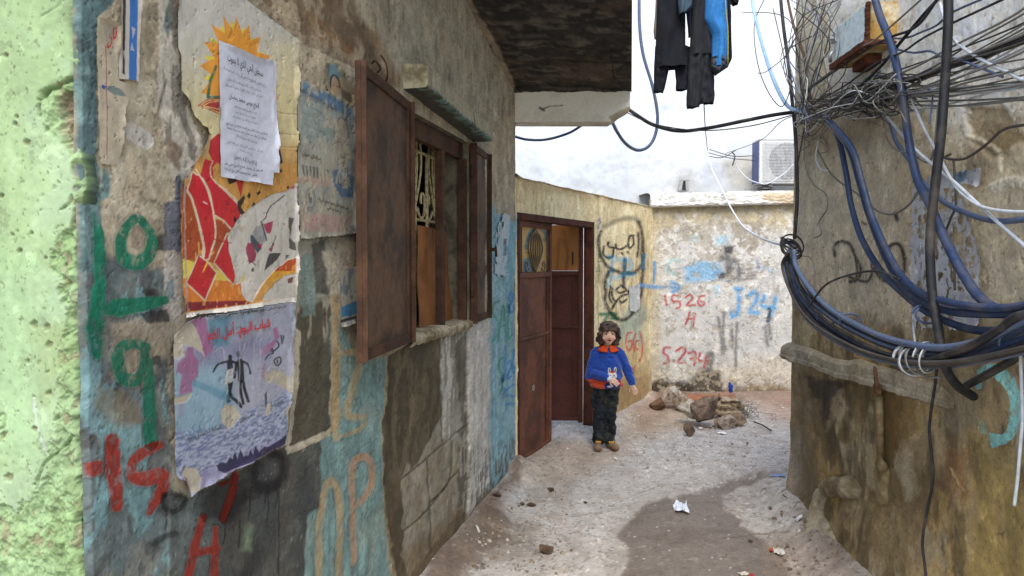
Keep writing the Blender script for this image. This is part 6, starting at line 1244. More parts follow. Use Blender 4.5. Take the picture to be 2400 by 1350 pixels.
def cables():
    B = [[(1848, 590), (1838, 630), (1862, 700), (1905, 760), (1990, 815), (2080, 846), (2165, 857), (2260, 850), (2400, 822), (2560, 780)],
         [(1851, 588), (1846, 625), (1872, 690), (1920, 745), (2010, 805), (2100, 838), (2180, 848), (2280, 836), (2400, 795), (2560, 740)],
         [(1856, 588), (1856, 630), (1888, 690), (1950, 745), (2040, 795), (2120, 822), (2200, 832), (2300, 815), (2400, 770), (2560, 710)],
         [(1861, 586), (1866, 625), (1905, 685), (1960, 735), (2050, 782), (2130, 806), (2215, 815), (2310, 795), (2400, 752), (2560, 690)]]
    rnd0 = random.Random(7)
    nm = ['lowest slate cable of the big sagging bundle', 'second lowest slate cable of the big sagging bundle', 'third slate cable up in the big sagging bundle', 'uppermost slate cable of the big sagging bundle']
    for i, q in enumerate(B): cable([(x, y, .16 + .035 * (i % 2) + .012 * i) for x, y in q], .0135, 'slate' if i != 1 else 'blue', nm[i], G1)
    for i, (dx, dy, do, col) in enumerate(((6, -3, .05, 'black'), (-3, 5, .03, 'blue'), (10, -12, .02, 'slate'), (2, 10, -.02, 'black'), (-5, -8, .07, 'dark_grey'), (14, 3, .06, 'black'), (5, -18, .0, 'slate'))):
        q = B[i % 4]; cable([(x + dx * (k > 0), y + dy * min(1, k / 2) + rnd0.uniform(-3, 3), .17 + do) for k, (x, y) in enumerate(q)], .0115 if i < 4 else .0075, col, ['black cable lying along the bottom of the sagging bundle', 'blue cable pressed against the lower strands of the sagging bundle', 'slate cable resting on top of the sagging bundle near the wall', 'black cable half hidden behind the top of the sagging bundle', 'thin dark grey cable on the outer face of the sagging bundle', 'thin black cable on the outer face of the sagging bundle', 'thin slate cable running highest along the sagging bundle'][i], G1)
    cable([(1925, 272, .10), (1962, 318, .12), (1982, 400, .13), (1995, 480, .13), (2020, 560, .14), (2065, 635, .14), (2120, 690, .15), (2180, 735, .16), (2260, 768, .16), (2330, 776, .17), (2400, 765, .18), (2560, 720, .2)], .0145, 'blue', 'blue cable falling from the tangle in the widest leftmost curve', G1)
    cable([(1930, 274, .13), (1985, 340, .14), (2012, 420, .15), (2035, 500, .15), (2070, 590, .16), (2105, 655, .17), (2150, 700, .18), (2220, 728, .18), (2300, 735, .2), (2400, 730, .2), (2560, 690, .2)], .0145, 'blue', 'blue cable falling from the tangle just right of the leftmost curve', G1)
    cable([(1934, 272, .16), (1995, 345, .17), (2022, 430, .18), (2045, 510, .18), (2085, 600, .19), (2120, 655, .2), (2165, 690, .2), (2240, 712, .21), (2320, 722, .22), (2400, 716, .22), (2560, 670, .2)], .0135, 'blue', 'innermost blue cable falling from the tangle, hidden partly by its neighbour', G1)
    cable([(2036, -60, .12), (2060, 30, .12), (2085, 95, .13), (2105, 170, .14), (2118, 240, .14), (2130, 330, .14), (2150, 420, .15), (2180, 480, .16), (2205, 540, .17), (2245, 620, .18), (2290, 690, .19), (2340, 725, .2), (2400, 728, .2), (2560, 700, .2)], .0165, 'blue', 'thick blue and black cable running down from the electrical box to the lower right', G1)
    cable([(2222, -40, .20), (2222, 60, .20), (2214, 200, .20), (2205, 320, .21), (2190, 450, .22), (2180, 560, .22), (2184, 680, .22), (2200, 780, .21), (2212, 850, .2), (2240, 900, .14), (2282, 930, .04)], .0165, 'black', 'thick upright black cable hanging from above over all others', G1)
    cable([(1826, -40, -.02), (1836, 60, -.02), (1848, 150, .0), (1857, 240, .02), (1863, 300, .03), (1867, 380, .05), (1868, 470, .05), (1862, 560, .06)], .0125, 'black', 'black cable running down the very corner of the house', G1)
    cable([(1838, -40, .02), (1860, 60, .03), (1884, 130, .04), (1896, 210, .05), (1912, 270, .06)], .009, 'brown', 'brown cable slanting down beside the corner of the house', G1)
    cable([(1865, 262, .05), (1920, 248, .06), (1990, 225, .08), (2060, 208, .1), (2130, 188, .12), (2210, 160, .14), (2300, 130, .15), (2400, 94, .16), (2560, 40, .16)], .0135, 'black', 'thick black cable climbing from the corner to the upper right', G1)
    cable([(2206, -10, .1), (2160, 40, .1), (2110, 100, .1), (2060, 160, .1), (1990, 225, .08)], .007, 'black', 'black cable slanting up behind the upright one', G1)
    cable([(2215, -30, .14), (2150, 60, .12), (2080, 90, .12), (2010, 130, .1), (1930, 185, .1), (1880, 220, .08)], .006, 'black', 'thinner black wire slanting down in front of the electrical box', G1)
    cable([(2070, 262, .1), (2105, 305, .11), (2140, 345, .12), (2185, 385, .13), (2240, 430, .14), (2310, 495, .15), (2400, 575, .16), (2500, 660, .16)], .0062, 'white', 'long straight white wire crossing down to the right edge', G1)
    cable([(2118, 195, .12), (2140, 240, .12), (2165, 300, .12), (2195, 355, .13), (2235, 430, .14), (2275, 470, .15), (2320, 490, .16), (2400, 497, .16), (2500, 490, .16)], .0058, 'white', 'white wire curving out level at the right edge', G1)
    cable([(2203, 8, .16), (2212, 40, .17), (2225, 80, .17), (2262, 115, .17), (2310, 145, .17), (2360, 168, .17), (2420, 185, .17)], .0058, 'white', 'short white wire across the upper right corner', G1)
    cable([(2086, 280, .06), (2100, 330, .06), (2135, 380, .07), (2165, 430, .08), (2215, 475, .1), (2280, 505, .12), (2340, 518, .14), (2420, 512, .16)], .010, 'slate', 'dark cable sagging behind the upright black one to the right edge', G1)
    cable([(2400, 738, .24), (2340, 775, .24), (2280, 808, .24), (2220, 832, .23), (2170, 846, .22), (2120, 848, .2)], .0145, 'black', 'black cable rising from the sagging bundle to the right edge', G1)
    cable([(2440, 800, .12), (2370, 845, .11), (2310, 880, .09), (2262, 905, .03)], .0145, 'black', 'stubby black cable entering the wall above the turquoise stroke', G1)
    cable([(2196, 860, .1), (2192, 900, .1), (2184, 950, .1), (2178, 1010, .1), (2184, 1070, .1), (2186, 1130, .1), (2172, 1200, .1), (2162, 1270, .1), (2168, 1330, .1), (2176, 1420, .1)], .0055, 'black', 'slack black wire dropping from the bundle down the brown wall', G1)
    cable([(2398, 800, .12), (2392, 830, .12), (2394, 900, .12), (2396, 980, .12), (2390, 1060, .12), (2384, 1130, .12), (2377, 1185, .12)], .005, 'white', 'pale wire end hanging at the right edge', G1)
    cable([(1895, 720, .3), (1935, 668, .3), (2000, 642, .28), (2060, 636, .25), (2110, 655, .22)], .005, 'black', 'thin black wire arched over the blue cables', G1)
    cable([(1912, 345, .05), (1950, 410, .05), (2010, 455, .05), (2050, 490, .06), (2090, 502, .06), (2130, 480, .07), (2155, 440, .08), (2158, 410, .08)], .0048, 'grey', 'grey wire looping low across the middle of the wall', G1)
    cable([(2230, 360, .1), (2215, 370, .12), (2260, 372, .12), (2310, 340, .12), (2350, 305, .13), (2400, 293, .14), (2480, 288, .14)], .0048, 'dark_grey', 'dark grey wire waving off to the right edge', G1)
    cable([(2235, 375, .08), (2238, 420, .08), (2240, 480, .08), (2225, 520, .08), (2215, 560, .08), (2235, 620, .08), (2238, 680, .08)], .0045, 'dark_grey', 'dark grey wire hanging over the peeled poster', G1)
    cable([(1887, 300, .04), (1886, 380, .04), (1905, 430, .04), (1935, 455, .05), (1938, 490, .05), (1920, 520, .05), (1925, 548, .05), (1908, 558, .05)], .004, 'grey', 'grey wire dangling with a kink near the corner', G1)
    cable([(1918, 330, .06), (1912, 370, .06), (1925, 398, .06), (1940, 400, .06)], .005, 'white', 'short pale wire end hooked under the tangle', G1)
    cable([(2080, 262, .1), (2078, 320, .1), (2100, 350, .1), (2140, 362, .1), (2175, 380, .1), (2190, 345, .12), (2195, 300, .13), (2200, 240, .14)], .0045, 'grey', 'grey wire joining two cables with a small white connector', G1)
    # to the right edge, fanning out
    fan = [((1900, 235), (2060, 190), (2230, 110), (2400, 20), 'grey', .0042, 'uppermost grey wire fanning out to the upper right'), ((1905, 250), (2080, 200), (2240, 140), (2420, 70), 'grey', .0045, 'grey wire of the fan just above the thick black cable'), ((1920, 262), (2100, 190), (2230, 150), (2420, 90), 'dark_grey', .004, 'dark wire of the fan lying on the thick black cable'),
           ((1910, 240), (2050, 150), (2180, 80), (2390, -20), 'black', .0045, 'black wire of the fan crossing the upright cable highest'), ((1930, 255), (2120, 205), (2250, 180), (2420, 110), 'grey', .004, 'grey wire of the fan just below the thick black cable'), ((1960, 260), (2130, 228), (2260, 195), (2420, 150), 'grey', .0045, 'lowest but one grey wire of the fan to the right'),
           ((2020, 250), (2150, 225), (2280, 215), (2420, 190), 'grey', .0045, 'lowest grey wire of the fan to the right'), ((1880, 215), (2000, 120), (2090, 60), (2180, -20), 'grey', .004, 'grey wire slanting up past the electrical box'), ((2090, 90), (2160, 75), (2230, 30), (2320, -10), 'slate', .0045, 'slate wire rising in waves to the top edge'), ((2100, 115), (2180, 120), (2250, 140), (2350, 180), 'slate', .0045, 'slate wire curving over behind the upright black cable')]
    for a, b, c, d, col, r, lb in fan:
        cable([(*a, .07), ((a[0] + b[0]) / 2, (a[1] + b[1]) / 2 + 6, .09), (*b, .12), ((c[0] + b[0]) / 2, (c[1] + b[1]) / 2 + 7, .15), (*c, .17), (*d, .17)], r, col, lb, 'wires fanning out from the tangle')
    rq = random.Random(33)
    for k in range(22):
        a = (rq.uniform(1880, 2060), rq.uniform(215, 285)); e = (rq.uniform(2405, 2460), rq.uniform(-10, 235)); t1, t2 = rq.uniform(.3, .4), rq.uniform(.62, .75); sg = rq.uniform(2, 22)
        L_ = lambda t: (a[0] + (e[0] - a[0]) * t, a[1] + (e[1] - a[1]) * t + sg * 4 * t * (1 - t) + rq.uniform(-5, 5))
        col = rq.choice(['grey', 'white', 'grey', 'dark_grey', 'grey', 'white']); cn = {'grey': 'grey', 'white': 'whitish', 'dark_grey': 'dark grey', 'black': 'black'}[col]
        cable([(*a, .06), (*L_(t1), .11), (*L_(t2), .14), (*e, .16)], rq.uniform(.0024, .0036), col, 'thin ' + cn + ' wire stretched from the tangle to the right edge', 'thin ' + cn + ' wires stretched from the tangle to the right edge')
    for k in range(12):
        a = (rq.uniform(1870, 1960), rq.uniform(225, 275)); e = (rq.uniform(1850, 2000), -20); m_ = (rq.uniform(1850, 1990), rq.uniform(90, 160))
        col = rq.choice(['grey', 'dark_grey', 'white', 'grey']); cn = {'grey': 'grey', 'white': 'whitish', 'dark_grey': 'dark grey'}[col]
        cable([(*a, .06), (*m_, rq.uniform(.05, .14)), (*e, .08)], rq.uniform(.0024, .0036), col, 'thin ' + cn + ' wire rising from the corner tangle to the top edge', 'thin ' + cn + ' wires rising from the corner tangle')
    # the tangle itself
    rnd = random.Random(12); TG = 'thin wires of the tangle on the corner house'
    def rp(c, s): return (c[0] + rnd.gauss(0, s[0]), c[1] + rnd.gauss(0, s[1]), rnd.uniform(.03, .20))
    N1, N2 = (1890, 262), (2050, 222)
    for k in range(74):
        col = rnd.choice(['grey', 'grey', 'dark_grey', 'dark_grey', 'black', 'grey', 'slate', 'white', 'dark_grey', 'black'])
        if k < 26: q = [rp(N1, (14, 14)), rp((1940, 258), (18, 22)), rp((2000, 238), (22, 22)), rp(N2, (28, 24)), rp((2090, 205), (26, 26))]
        elif k < 48:
            c0 = rp(N2, (40, 24)); ra, rb, ph, o0 = rnd.uniform(14, 46), rnd.uniform(10, 34), rnd.uniform(0, 6), rnd.uniform(.04, .16)
            q = [(c0[0] + ra * (1 + .2 * math.sin(2.3 * t)) * math.cos(t + ph), c0[1] + rb * (1 + .25 * math.sin(1.7 * t + k)) * math.sin(t + ph), o0 + .04 * math.sin(t * 1.3)) for t in np.linspace(0, rnd.uniform(4, 9), 14)] + [rp((c0[0] + rnd.uniform(-60, 60), c0[1] + rnd.uniform(0, 60)), (8, 8))]
        elif k < 60:
            x0_, y0_ = rp(N1, (12, 10))[:2]; q = [(x0_, y0_, .06)] + [(x0_ + rnd.uniform(-6, 14) + 12 * math.sin(t * 1.6 + k), y0_ + 26 * t / 2 + 8 * math.cos(2.2 * t + k), .05 + .02 * math.sin(t)) for t in np.linspace(.5, rnd.uniform(3, 7), 7)]
        else: q = [rp(N1, (10, 18)), rp((1882, 190), (22, 40)), rp((1900, 90), (36, 40)), rp((1915, 0), (50, 30))]
        cn = {'grey': 'grey', 'white': 'whitish', 'dark_grey': 'dark grey', 'black': 'black', 'slate': 'slate'}[col]
        where = 'knotted into the long tangle between corner and box' if k < 26 else 'curled up in the nest under the electrical box' if k < 48 else 'drooping from the tangle at the corner' if k < 60 else 'straggling up from the tangle at the corner'
        cable(q, rnd.uniform(.0022, .0036), col, 'thin ' + cn + ' wire ' + where, TG + ': ' + cn + ' ' + where.split()[0], 8, 6)
    # loops tying the bundle at the corner
    for i in range(5):
        c = RF.hit(1855 + rnd.uniform(-4, 4), 582 + rnd.uniform(-8, 6), .12); r = rnd.uniform(.04, .075); ti = rnd.uniform(-.6, .6)
        q = [c + np.array([math.cos(t) * r * 1.0, math.sin(t) * r * .5, math.sin(t) * r * (.75 + .3 * math.sin(i)) + ti * math.cos(t) * r * .6]) for t in np.linspace(0, 6.5, 18)]
        cable(q, .0052, 'black', 'thin black wire looped round the bundle at the corner', 'loops tying the bundle at the corner', 3, 6)
    cable([(1833, 558, .1), (1852, 572, .12), (1864, 580, .14)], .012, 'black', 'stub of thick black cable stuck in the loops at the corner', G1)
    for i in range(7):
        x = 2110 + rnd.uniform(0, 90); c = RF.hit(x, 836 + rnd.uniform(-4, 6), .2); r = rnd.uniform(.05, .06)
        q = [c + RF.d3 * (.02 * math.cos(t * 1.0 + i) + .008 * t) + RF.n3 * math.cos(t) * r * .9 + np.array([0, 0, math.sin(t) * r]) for t in np.linspace(0, 7.2, 20)]
        cable(q, .003, 'grey' if i % 3 else 'white', 'pale tie wire wound round the big sagging bundle', 'tie wires on the big sagging bundle', 3, 6)
    for (x, y) in ((1990, 752), (2170, 735), (1935, 745), (2370, 800)):
        c = RF.hit(x, y, .17); q = [c + RF.n3 * math.cos(t) * .05 + np.array([0, 0, math.sin(t) * .035]) + RF.d3 * .004 * t for t in np.linspace(0, 7, 18)]
        cable(q, .0045, 'slate', 'slate tie wire wound once round the cables', 'single tie wires on the cables', 3, 6)
    cable([(2140, 755, .16), (2143, 790, .2), (2150, 830, .22), (2165, 835, .22)], .0045, 'white', 'white tie wire hanging between the two bundles', G1)
    cable([(2185, 800, .2), (2160, 815, .22), (2140, 850, .22), (2165, 880, .2), (2205, 885, .18)], .004, 'grey', 'loose grey wire end below the ties', G1)
    cable([(1885, 300, .04), (1868, 400, .04), (1864, 500, .06), (1860, 570, .1)], .004, 'black', 'thin black wire following the corner downwards', G1)
    cable([(1858, 600, .08), (1900, 605, .05), (1910, 650, .05), (1908, 720, .05)], .003, 'grey', 'thin grey wire stapled to the wall beside the bundle', G1)
    # across the alley
    A = 'cables crossing the alley overhead'
    yb = 5.62
    cable([W(1465, 250, yb), W(1490, 268, 5.6), W(1530, 292, 5.5), W(1590, 307, 5.4), W(1660, 300, 5.3), W(1740, 284, 5.15), W(1810, 270, 5.0), W(1868, 262, 4.85), RF.hit(1905, 258, .06)], .0135, 'black', 'thick black cable spanning from the broken beam to the corner house', A)
    cable([W(1466, 262, yb), W(1530, 290, 5.5), W(1640, 306, 5.3), W(1760, 295, 5.1), W(1870, 266, 4.85)], .004, 'dark_grey', 'thin wire following the thick black span across the alley', A)
    cable([W(1498, -30, 6.2), W(1499, 60, 6.2), W(1508, 130, 6.2), W(1530, 205, 6.2), W(1541, 270, 6.2), W(1536, 315, 6.2), W(1520, 343, 6.15), W(1495, 352, 6.1), W(1468, 338, 6.0), W(1447, 310, 5.9), W(1434, 283, 5.72), W(1430, 268, 5.7)], .0135, 'slate', 'slate cable hanging in a big loop beside the broken beam', A)
    cable([W(1200, 318, 6.4), W(1235, 327, 6.4), W(1280, 327, 6.4), W(1330, 313, 6.3), W(1362, 295, 6.2), W(1376, 284, 5.9)], .011, 'blue', 'dark blue cable sagging under the beam', A)
    cable([W(1200, 294, 6.5), W(1225, 290, 6.5), W(1252, 284, 6.0)], .009, 'blue', 'short dark blue cable end just under the beam', A)
    cable([W(1758, -30, 5.6), W(1768, 30, 5.5), W(1785, 100, 5.3), W(1805, 165, 5.1), W(1828, 220, 4.95), W(1850, 252, 4.85), RF.hit(1880, 262, .06)], .0125, 'sky', 'light blue hose coming down to the corner of the house', A)
    cable([W(1872, 268, 4.85), W(1830, 286, 5.6), W(1780, 330, 7.4), W(1700, 360, 8.9)], .0035, 'dark_grey', 'thin wire from the corner house to the white house', A)
    cable([W(1650, 245, 6.0), W(1653, 300, 7.5), W(1658, 352, 9.0)], .0045, 'dark_grey', 'thin wire going up from the white house wall towards the washing', A)
    cable([W(1658, 352, 9.02), W(1668, 395, 8.9), W(1690, 440, 8.6), W(1712, 485, 8.35), W(1740, 528, 7.6), W(1775, 553, 6.4), W(1810, 568, 5.5), RF.hit(1860, 580, .1)], .0085, 'white', 'white cable hanging from the white house to the corner bundle', A)
    cable([W(1862, 180, 4.86), W(1830, 250, 4.9), W(1782, 172, 5.3), W(1768, 60, 5.8), W(1800, -20, 5.8)], .0035, 'dark_grey', 'thin slack wire looping beside the corner house', A)
    cable([W(1895, -20, 4.8), W(1855, 110, 4.85), W(1800, 165, 5.0), W(1776, 172, 5.2)], .003, 'dark_grey', 'hair thin wire curving in from the top edge', A)
    cable([W(1812, 20, 5.0), W(1835, 120, 4.9), W(1850, 200, 4.86), RF.hit(1875, 250, .05)], .0035, 'brown', 'thin brown wire running just left of the corner cable', A)
    for i, (p, q, m) in enumerate((((1662, 350), (1768, 365), 8), ((1660, 358), (1768, 376), 4), ((1660, 366), (1725, 352), 10))): cable([W(*p, 9.0), W((p[0] + q[0]) / 2, (p[1] + q[1]) / 2 + m, 8.95), W(*q, 8.9)], .005, 'dark_grey', ['upper thin wire from the wall hook to the air conditioner', 'lower thin wire from the wall hook to the air conditioner', 'short slack wire beside the wall hook'][i], 'wires beside the air conditioner')
    cable([W(1718, 355, 8.95), W(1722, 372, 8.95), W(1730, 395, 8.95), W(1752, 418, 8.9), W(1775, 428, 8.75), W(1800, 430, 8.65), W(1840, 405, 8.62), W(1868, 375, 8.6)], .0065, 'white', 'white wire drooping under the air conditioner', 'wires beside the air conditioner')
    cable([W(1715, 356, 8.95), W(1722, 366, 8.95), W(1717, 388, 8.95)], .008, 'black', 'short black plug hanging on the white house wall', 'wires beside the air conditioner')
cables()

# ================================================================== air conditioner
def aircon():
    p = at(1780, 430, 8.70); t = empty('air_conditioner', p, 'white air conditioner outdoor unit with round fan grille on the white house', 'air conditioner')
    M_W = mat('white_enamel', (.62, .62, .60), rough=.5, bump=.03); M_NV = mat('blue_grey_side', P_((70, 82, 122), 1.0), rough=.5, bump=.03); M_BL = mat('dark_fan', (.13, .125, .12), rough=.7)
    x0, z0 = p[0], p[2]; w_, h, dp = .84, .52, .28; y0 = 8.70
    MB().box([x0, y0, z0], [w_, 0, 0], [0, dp, 0], [0, 0, h]).build('casing', M_W, t, bevel=.008)
    MB().box([x0 - .003, y0 + .03, z0 + .01], [.003, 0, 0], [0, dp - .04, 0], [0, 0, h - .03]).build('side_panel', M_NV, t)
    MB().box([x0 - .006, y0 - .008, z0 + h - .012], [w_ + .012, 0, 0], [0, dp, 0], [0, 0, .02]).build('top_cover', M_W, t, bevel=.004)
    cx, cz, R = x0 + .32, z0 + h * .5, .215
    g = MB(); V = [(cx, y0 - .002, cz)] + [(cx + R * math.cos(a), y0 - .002, cz + R * math.sin(a)) for a in np.linspace(0, 2 * math.pi, 40, endpoint=False)]
    g.add(V, [(0, 1 + (i + 1) % 40, 1 + i) for i in range(40)]); g.build('fan_shade_disc', M_BL, t)  # flat dark disc stands in for the shaded hollow behind the grille
    f = MB()
    for k in range(3):
        a = k * 2.094; V = [(cx + r * math.cos(a + b), y0 - .004 - .004 * b, cz + r * math.sin(a + b)) for r, b in ((.05, 0), (.19, -.2), (.20, .5), (.05, .7))]; f.add(V, [(0, 1, 2, 3)])
    f.build('fan', mat('fan_blade', (.3, .3, .29), rough=.6), t)
    g = MB()
    for i in range(27): g.box([x0 + .03, y0 - .012, z0 + .03 + i * .0173], [.60, 0, 0], [0, .004, 0], [0, 0, .0042])
    for i in range(40): g.box([x0 + .032 + i * .0150, y0 - .015, z0 + .03], [.0034, 0, 0], [0, .0028, 0], [0, 0, .455])
    g.build('grille', M_W, t)
    b = MB()
    for x in (x0 + .12, x0 + .62): b.box([x, y0 + .02, z0 - .035], [.04, 0, 0], [0, .42, 0], [0, 0, .03])
    b.box([x0 + .06, y0 + .05, z0 - .06], [.12, 0, 0], [0, .2, 0], [0, 0, .022]); b.build('bracket', mat('grey_bracket', (.18, .17, .16), rough=.8), t)
aircon()
def vent():
    a = at(1590, 446, 8.95); t = MB(); M_V = mat('broken_vent', P_((150, 150, 146)), bump=.6)
    p = [at(x, y, 8.98) for x, y in ((1590, 447), (1597, 422), (1613, 421), (1614, 447))]
    t.box(p[0], np.array([.035, 0, 0]), np.array([0, .06, 0]), np.array([.03, 0, .13])).box(p[3] - np.array([.03, 0, 0]), np.array([.035, 0, 0]), np.array([0, .06, 0]), np.array([-.01, 0, .13])).box(p[1] - np.array([.01, 0, .01]), np.array([.11, 0, 0]), np.array([0, .06, 0]), np.array([0, 0, .014]))
    o = t.build('wall_outlet', M_V, None, bevel=.004); tag(o, 'small broken outlet standing on the whitewashed ledge', 'vent')
    d = MB().box(at(1600, 446, 9.0), np.array([.045, 0, 0]), np.array([0, .02, 0]), np.array([0, 0, .12])).build('shade_block', M_DARK, o)  # solid dark block, painted to read as a shaded hollow
vent()
# ================================================================== the child
def child():
    g0 = ground(1412, 1053); y0 = g0[1]; k = y0 / F; gz0 = gz(g0[0], y0)
    t = empty('person', (g0[0], y0, gz0), 'small child in a blue and orange sweater standing by the brown door', 'person')
    ox, oy, oz = g0[0], y0, gz0
    def p(x, z, y=0.0): return np.array([ox + x, oy + y, oz + z])
    SK = lin((234, 190, 164))
    hx, hz, hy = .046, .985, -.01              # head centre
    hc = p(hx, hz, hy)
    def skin(V):
        C = np.tile(SK * .9, (len(V), 1)); q = V - hc; X, Y, Z = q[:, 0] + .002, q[:, 1], q[:, 2]
        front = Y < -.03
        def blend(m, c, a=1): C[:] = C * (1 - (m * a)[:, None]) + lin(c) * .82 * (m * a)[:, None]
        def el(cx, cz, rx, rz, so=.35): return sstep(1 + so, 1 - so, ((X - cx) / rx) ** 2 + ((Z - cz) / rz) ** 2) * front
        for s in (-1, 1): blend(el(.026 * s, -.034, .016, .012, .8), (214, 140, 118), .35)
        for s in (-1, 1):
            blend(el(.0265 * s, .006, .0135, .0075), (120, 84, 66), .7); blend(el(.0265 * s, .004, .0115, .0058), (214, 204, 196)); blend(el(.0265 * s + .001, .0045, .0062, .0062), (28, 18, 14)); blend(el(.0265 * s, .0105, .0135, .0022), (40, 26, 20), .9); blend(el(.028 * s, .024, .0165, .0034), (66, 44, 34), .8)
        blend(el(0, -.0465, .019, .0075), (176, 84, 78)); blend(el(0, -.0462, .0145, .0026), (70, 28, 28), .9); blend(el(.006, -.028, .004, .003) + el(-.006, -.028, .004, .003), (120, 74, 58), .7)
        return C
    H = lambda x, z, y: p(hx + x, hz + z, hy + y)
    parts = [(H(0, .022, .005), .072, (.94, 1.1, 1.0)), (H(0, -.012, -.018), .060, (.95, .95, 1.1)), (H(0, -.055, -.028), .034, (1.0, 1, .85)), (H(0, -.070, -.036), .020, (1, 1, .8)), (H(.034, -.03, -.040), .022, (1, 1, 1)), (H(-.034, -.03, -.040), .022, (1, 1, 1)),
             (H(0, .0, -.078), .0075, H(0, -.024, -.090), .0095), (H(-.008, -.026, -.083), .006, H(.008, -.026, -.083), .006), (H(-.012, -.044, -.075), .006, H(.012, -.044, -.075), .006), (H(0, -.053, -.074), .006, H(.004, -.053, -.074), .006), (H(-.03, .022, -.066), .008, H(.03, .022, -.066), .008),
             (H(.071, -.006, .005), .014, (.4, .8, 1.2)), (H(-.071, -.006, .005), .014, (.4, .8, 1.2)),
             (p(.044, .93, .012), .034, p(.042, .85, .015), .038), (p(.042, .84, .02), .05, p(.04, .60, .015), .065), (p(-.05, .835, .015), .035, p(.13, .835, .015), .035),
             (p(.04, .58, .01), .062, p(.035, .52, .01), .06), (p(-.005, .50, .01), .042, p(-.025, .28, .0), .034), (p(-.025, .28, 0), .034, p(-.03, .06, .01), .026), (p(.073, .50, .01), .042, p(.068, .28, .0), .034), (p(.068, .28, 0), .034, p(.062, .06, .01), .026),
             (p(-.06, .825, .015), .036, p(-.098, .655, .0), .030), (p(-.098, .655, .0), .028, p(.030, .628, -.135), .0185), (p(.14, .825, .015), .036, p(.220, .675, .02), .030), (p(.220, .675, .02), .028, p(.246, .556, .0), .0185)]
    # hands: palm, four fingers of their own lengths, thumb off the side
    def hand(w0, d, side, nrm, cu):
        d = d / np.linalg.norm(d); side = side / np.linalg.norm(side); out = []
        pc = w0 + d * .034
        for s in (-.016, -.006, .005, .015): out.append((w0 + side * s * .7, .0105, w0 + d * .052 + side * s, .0095))
        for s, L in ((-.0205, .034), (-.007, .042), (.0065, .045), (.0195, .038)):
            a = w0 + d * .052 + side * s; b = a + d * L * .5 + nrm * cu * L * .25; c = b + d * L * .42 + nrm * cu * L * .55; out += [(a, .0066, b, .006), (b, .006, c, .005)]
        a = w0 + d * .016 - side * .016; b = a - side * .018 + d * .018 + nrm * .008; c = b + d * .020 + nrm * .008; out += [(a, .009, b, .0072), (b, .0072, c, .0058)]
        return out
    parts += hand(p(.034, .625, -.138), np.array([.075, -.01, -.036]), np.array([.35, 0, .9]), np.array([-.1, .7, -.6]), .9)
    parts += hand(p(.247, .552, .0), np.array([.042, -.012, -.08]), np.array([.75, -.5, .4]), np.array([-.7, .2, -.3]), .35)
    M_SKIN = mat('skin', attr='Col', nscale=60, namp=.05, bump=.05, bscale=200)
    blob('body', parts, .0032, M_SKIN, t, 3, color=skin)
    # hair: a short bob, side parted fringe
    hp = [(H(0, .040, .018), .078, (1.0, 1.08, .90)), (H(-.02, .068, -.025), .05, (1.2, 1, .7)), (H(.02, .066, -.02), .05, (1.1, 1, .7)), (H(0, -.01, .045), .066, (1.08, .8, 1.1)),
          (H(-.062, .03, -.015), .026, H(-.078, -.03, -.01), .026), (H(-.078, -.03, -.01), .026, H(-.088, -.052, -.012), .020), (H(-.070, -.05, -.012), .024, H(-.066, -.072, -.01), .018), (H(.062, .03, -.015), .026, H(.076, -.03, -.008), .028), (H(.076, -.03, -.008), .028, H(.070, -.075, -.005), .022), (H(.05, -.07, .03), .03, H(-.05, -.07, .03), .03),
          (H(-.055, .045, -.052), .018, H(-.01, .068, -.066), .016), (H(.055, .035, -.05), .018, H(-.004, .066, -.066), .016), (H(-.045, .05, -.056), .013, H(-.066, .02, -.045), .012), (H(-.092, -.04, .0), .010, H(-.104, -.028, -.005), .006), (H(.0, .075, .01), .045, (1.5, 1.1, .6)), (H(.078, .04, 0), .02, H(.086, .0, .01), .018)]
    rh = random.Random(8)
    for k in range(26):                        # loose locks
        a = rh.uniform(-.3, math.pi + .3) + (0 if rh.random() < .7 else 0); sx, sy = math.cos(a), math.sin(a); z0_ = rh.uniform(-.05, -.01); l = rh.uniform(.02, .045)
        b0 = (sx * .072, .012 + sy * .07, z0_); b1 = (sx * .080 + rh.gauss(0, .004), .012 + sy * .078, z0_ - l * .6); b2 = (sx * (.082 + rh.uniform(-.014, .012)), .012 + sy * .08, z0_ - l); hp += [(H(*b0), .013, H(*b1), .011), (H(*b1), .011, H(*b2), .0055)]
    for k in range(9):
        x = -.052 + .013 * k; hp += [(H(x * .8, .085, -.045), .012, H(x, .055 + rh.uniform(-.004, .006), -.072), .009), (H(x, .055, -.072), .009, H(x + rh.uniform(-.006, .006), .034 + rh.uniform(-.008, .008), -.074), .0055)]
    hr = blob('hair', hp, .0042, mat('dark_brown_hair', (.11, .072, .052), rough=.55, nscale=70, namp=.6, bump=.8, bscale=110, bdist=.004, c2=(.028, .018, .013), c2scale=40), t, 1, noise=.030, nsc=50)
    # sweater
    BL, OR = lin((30, 80, 182)) * .62, lin((226, 82, 30)) * .7
    c0 = p(.028, .556, 0)
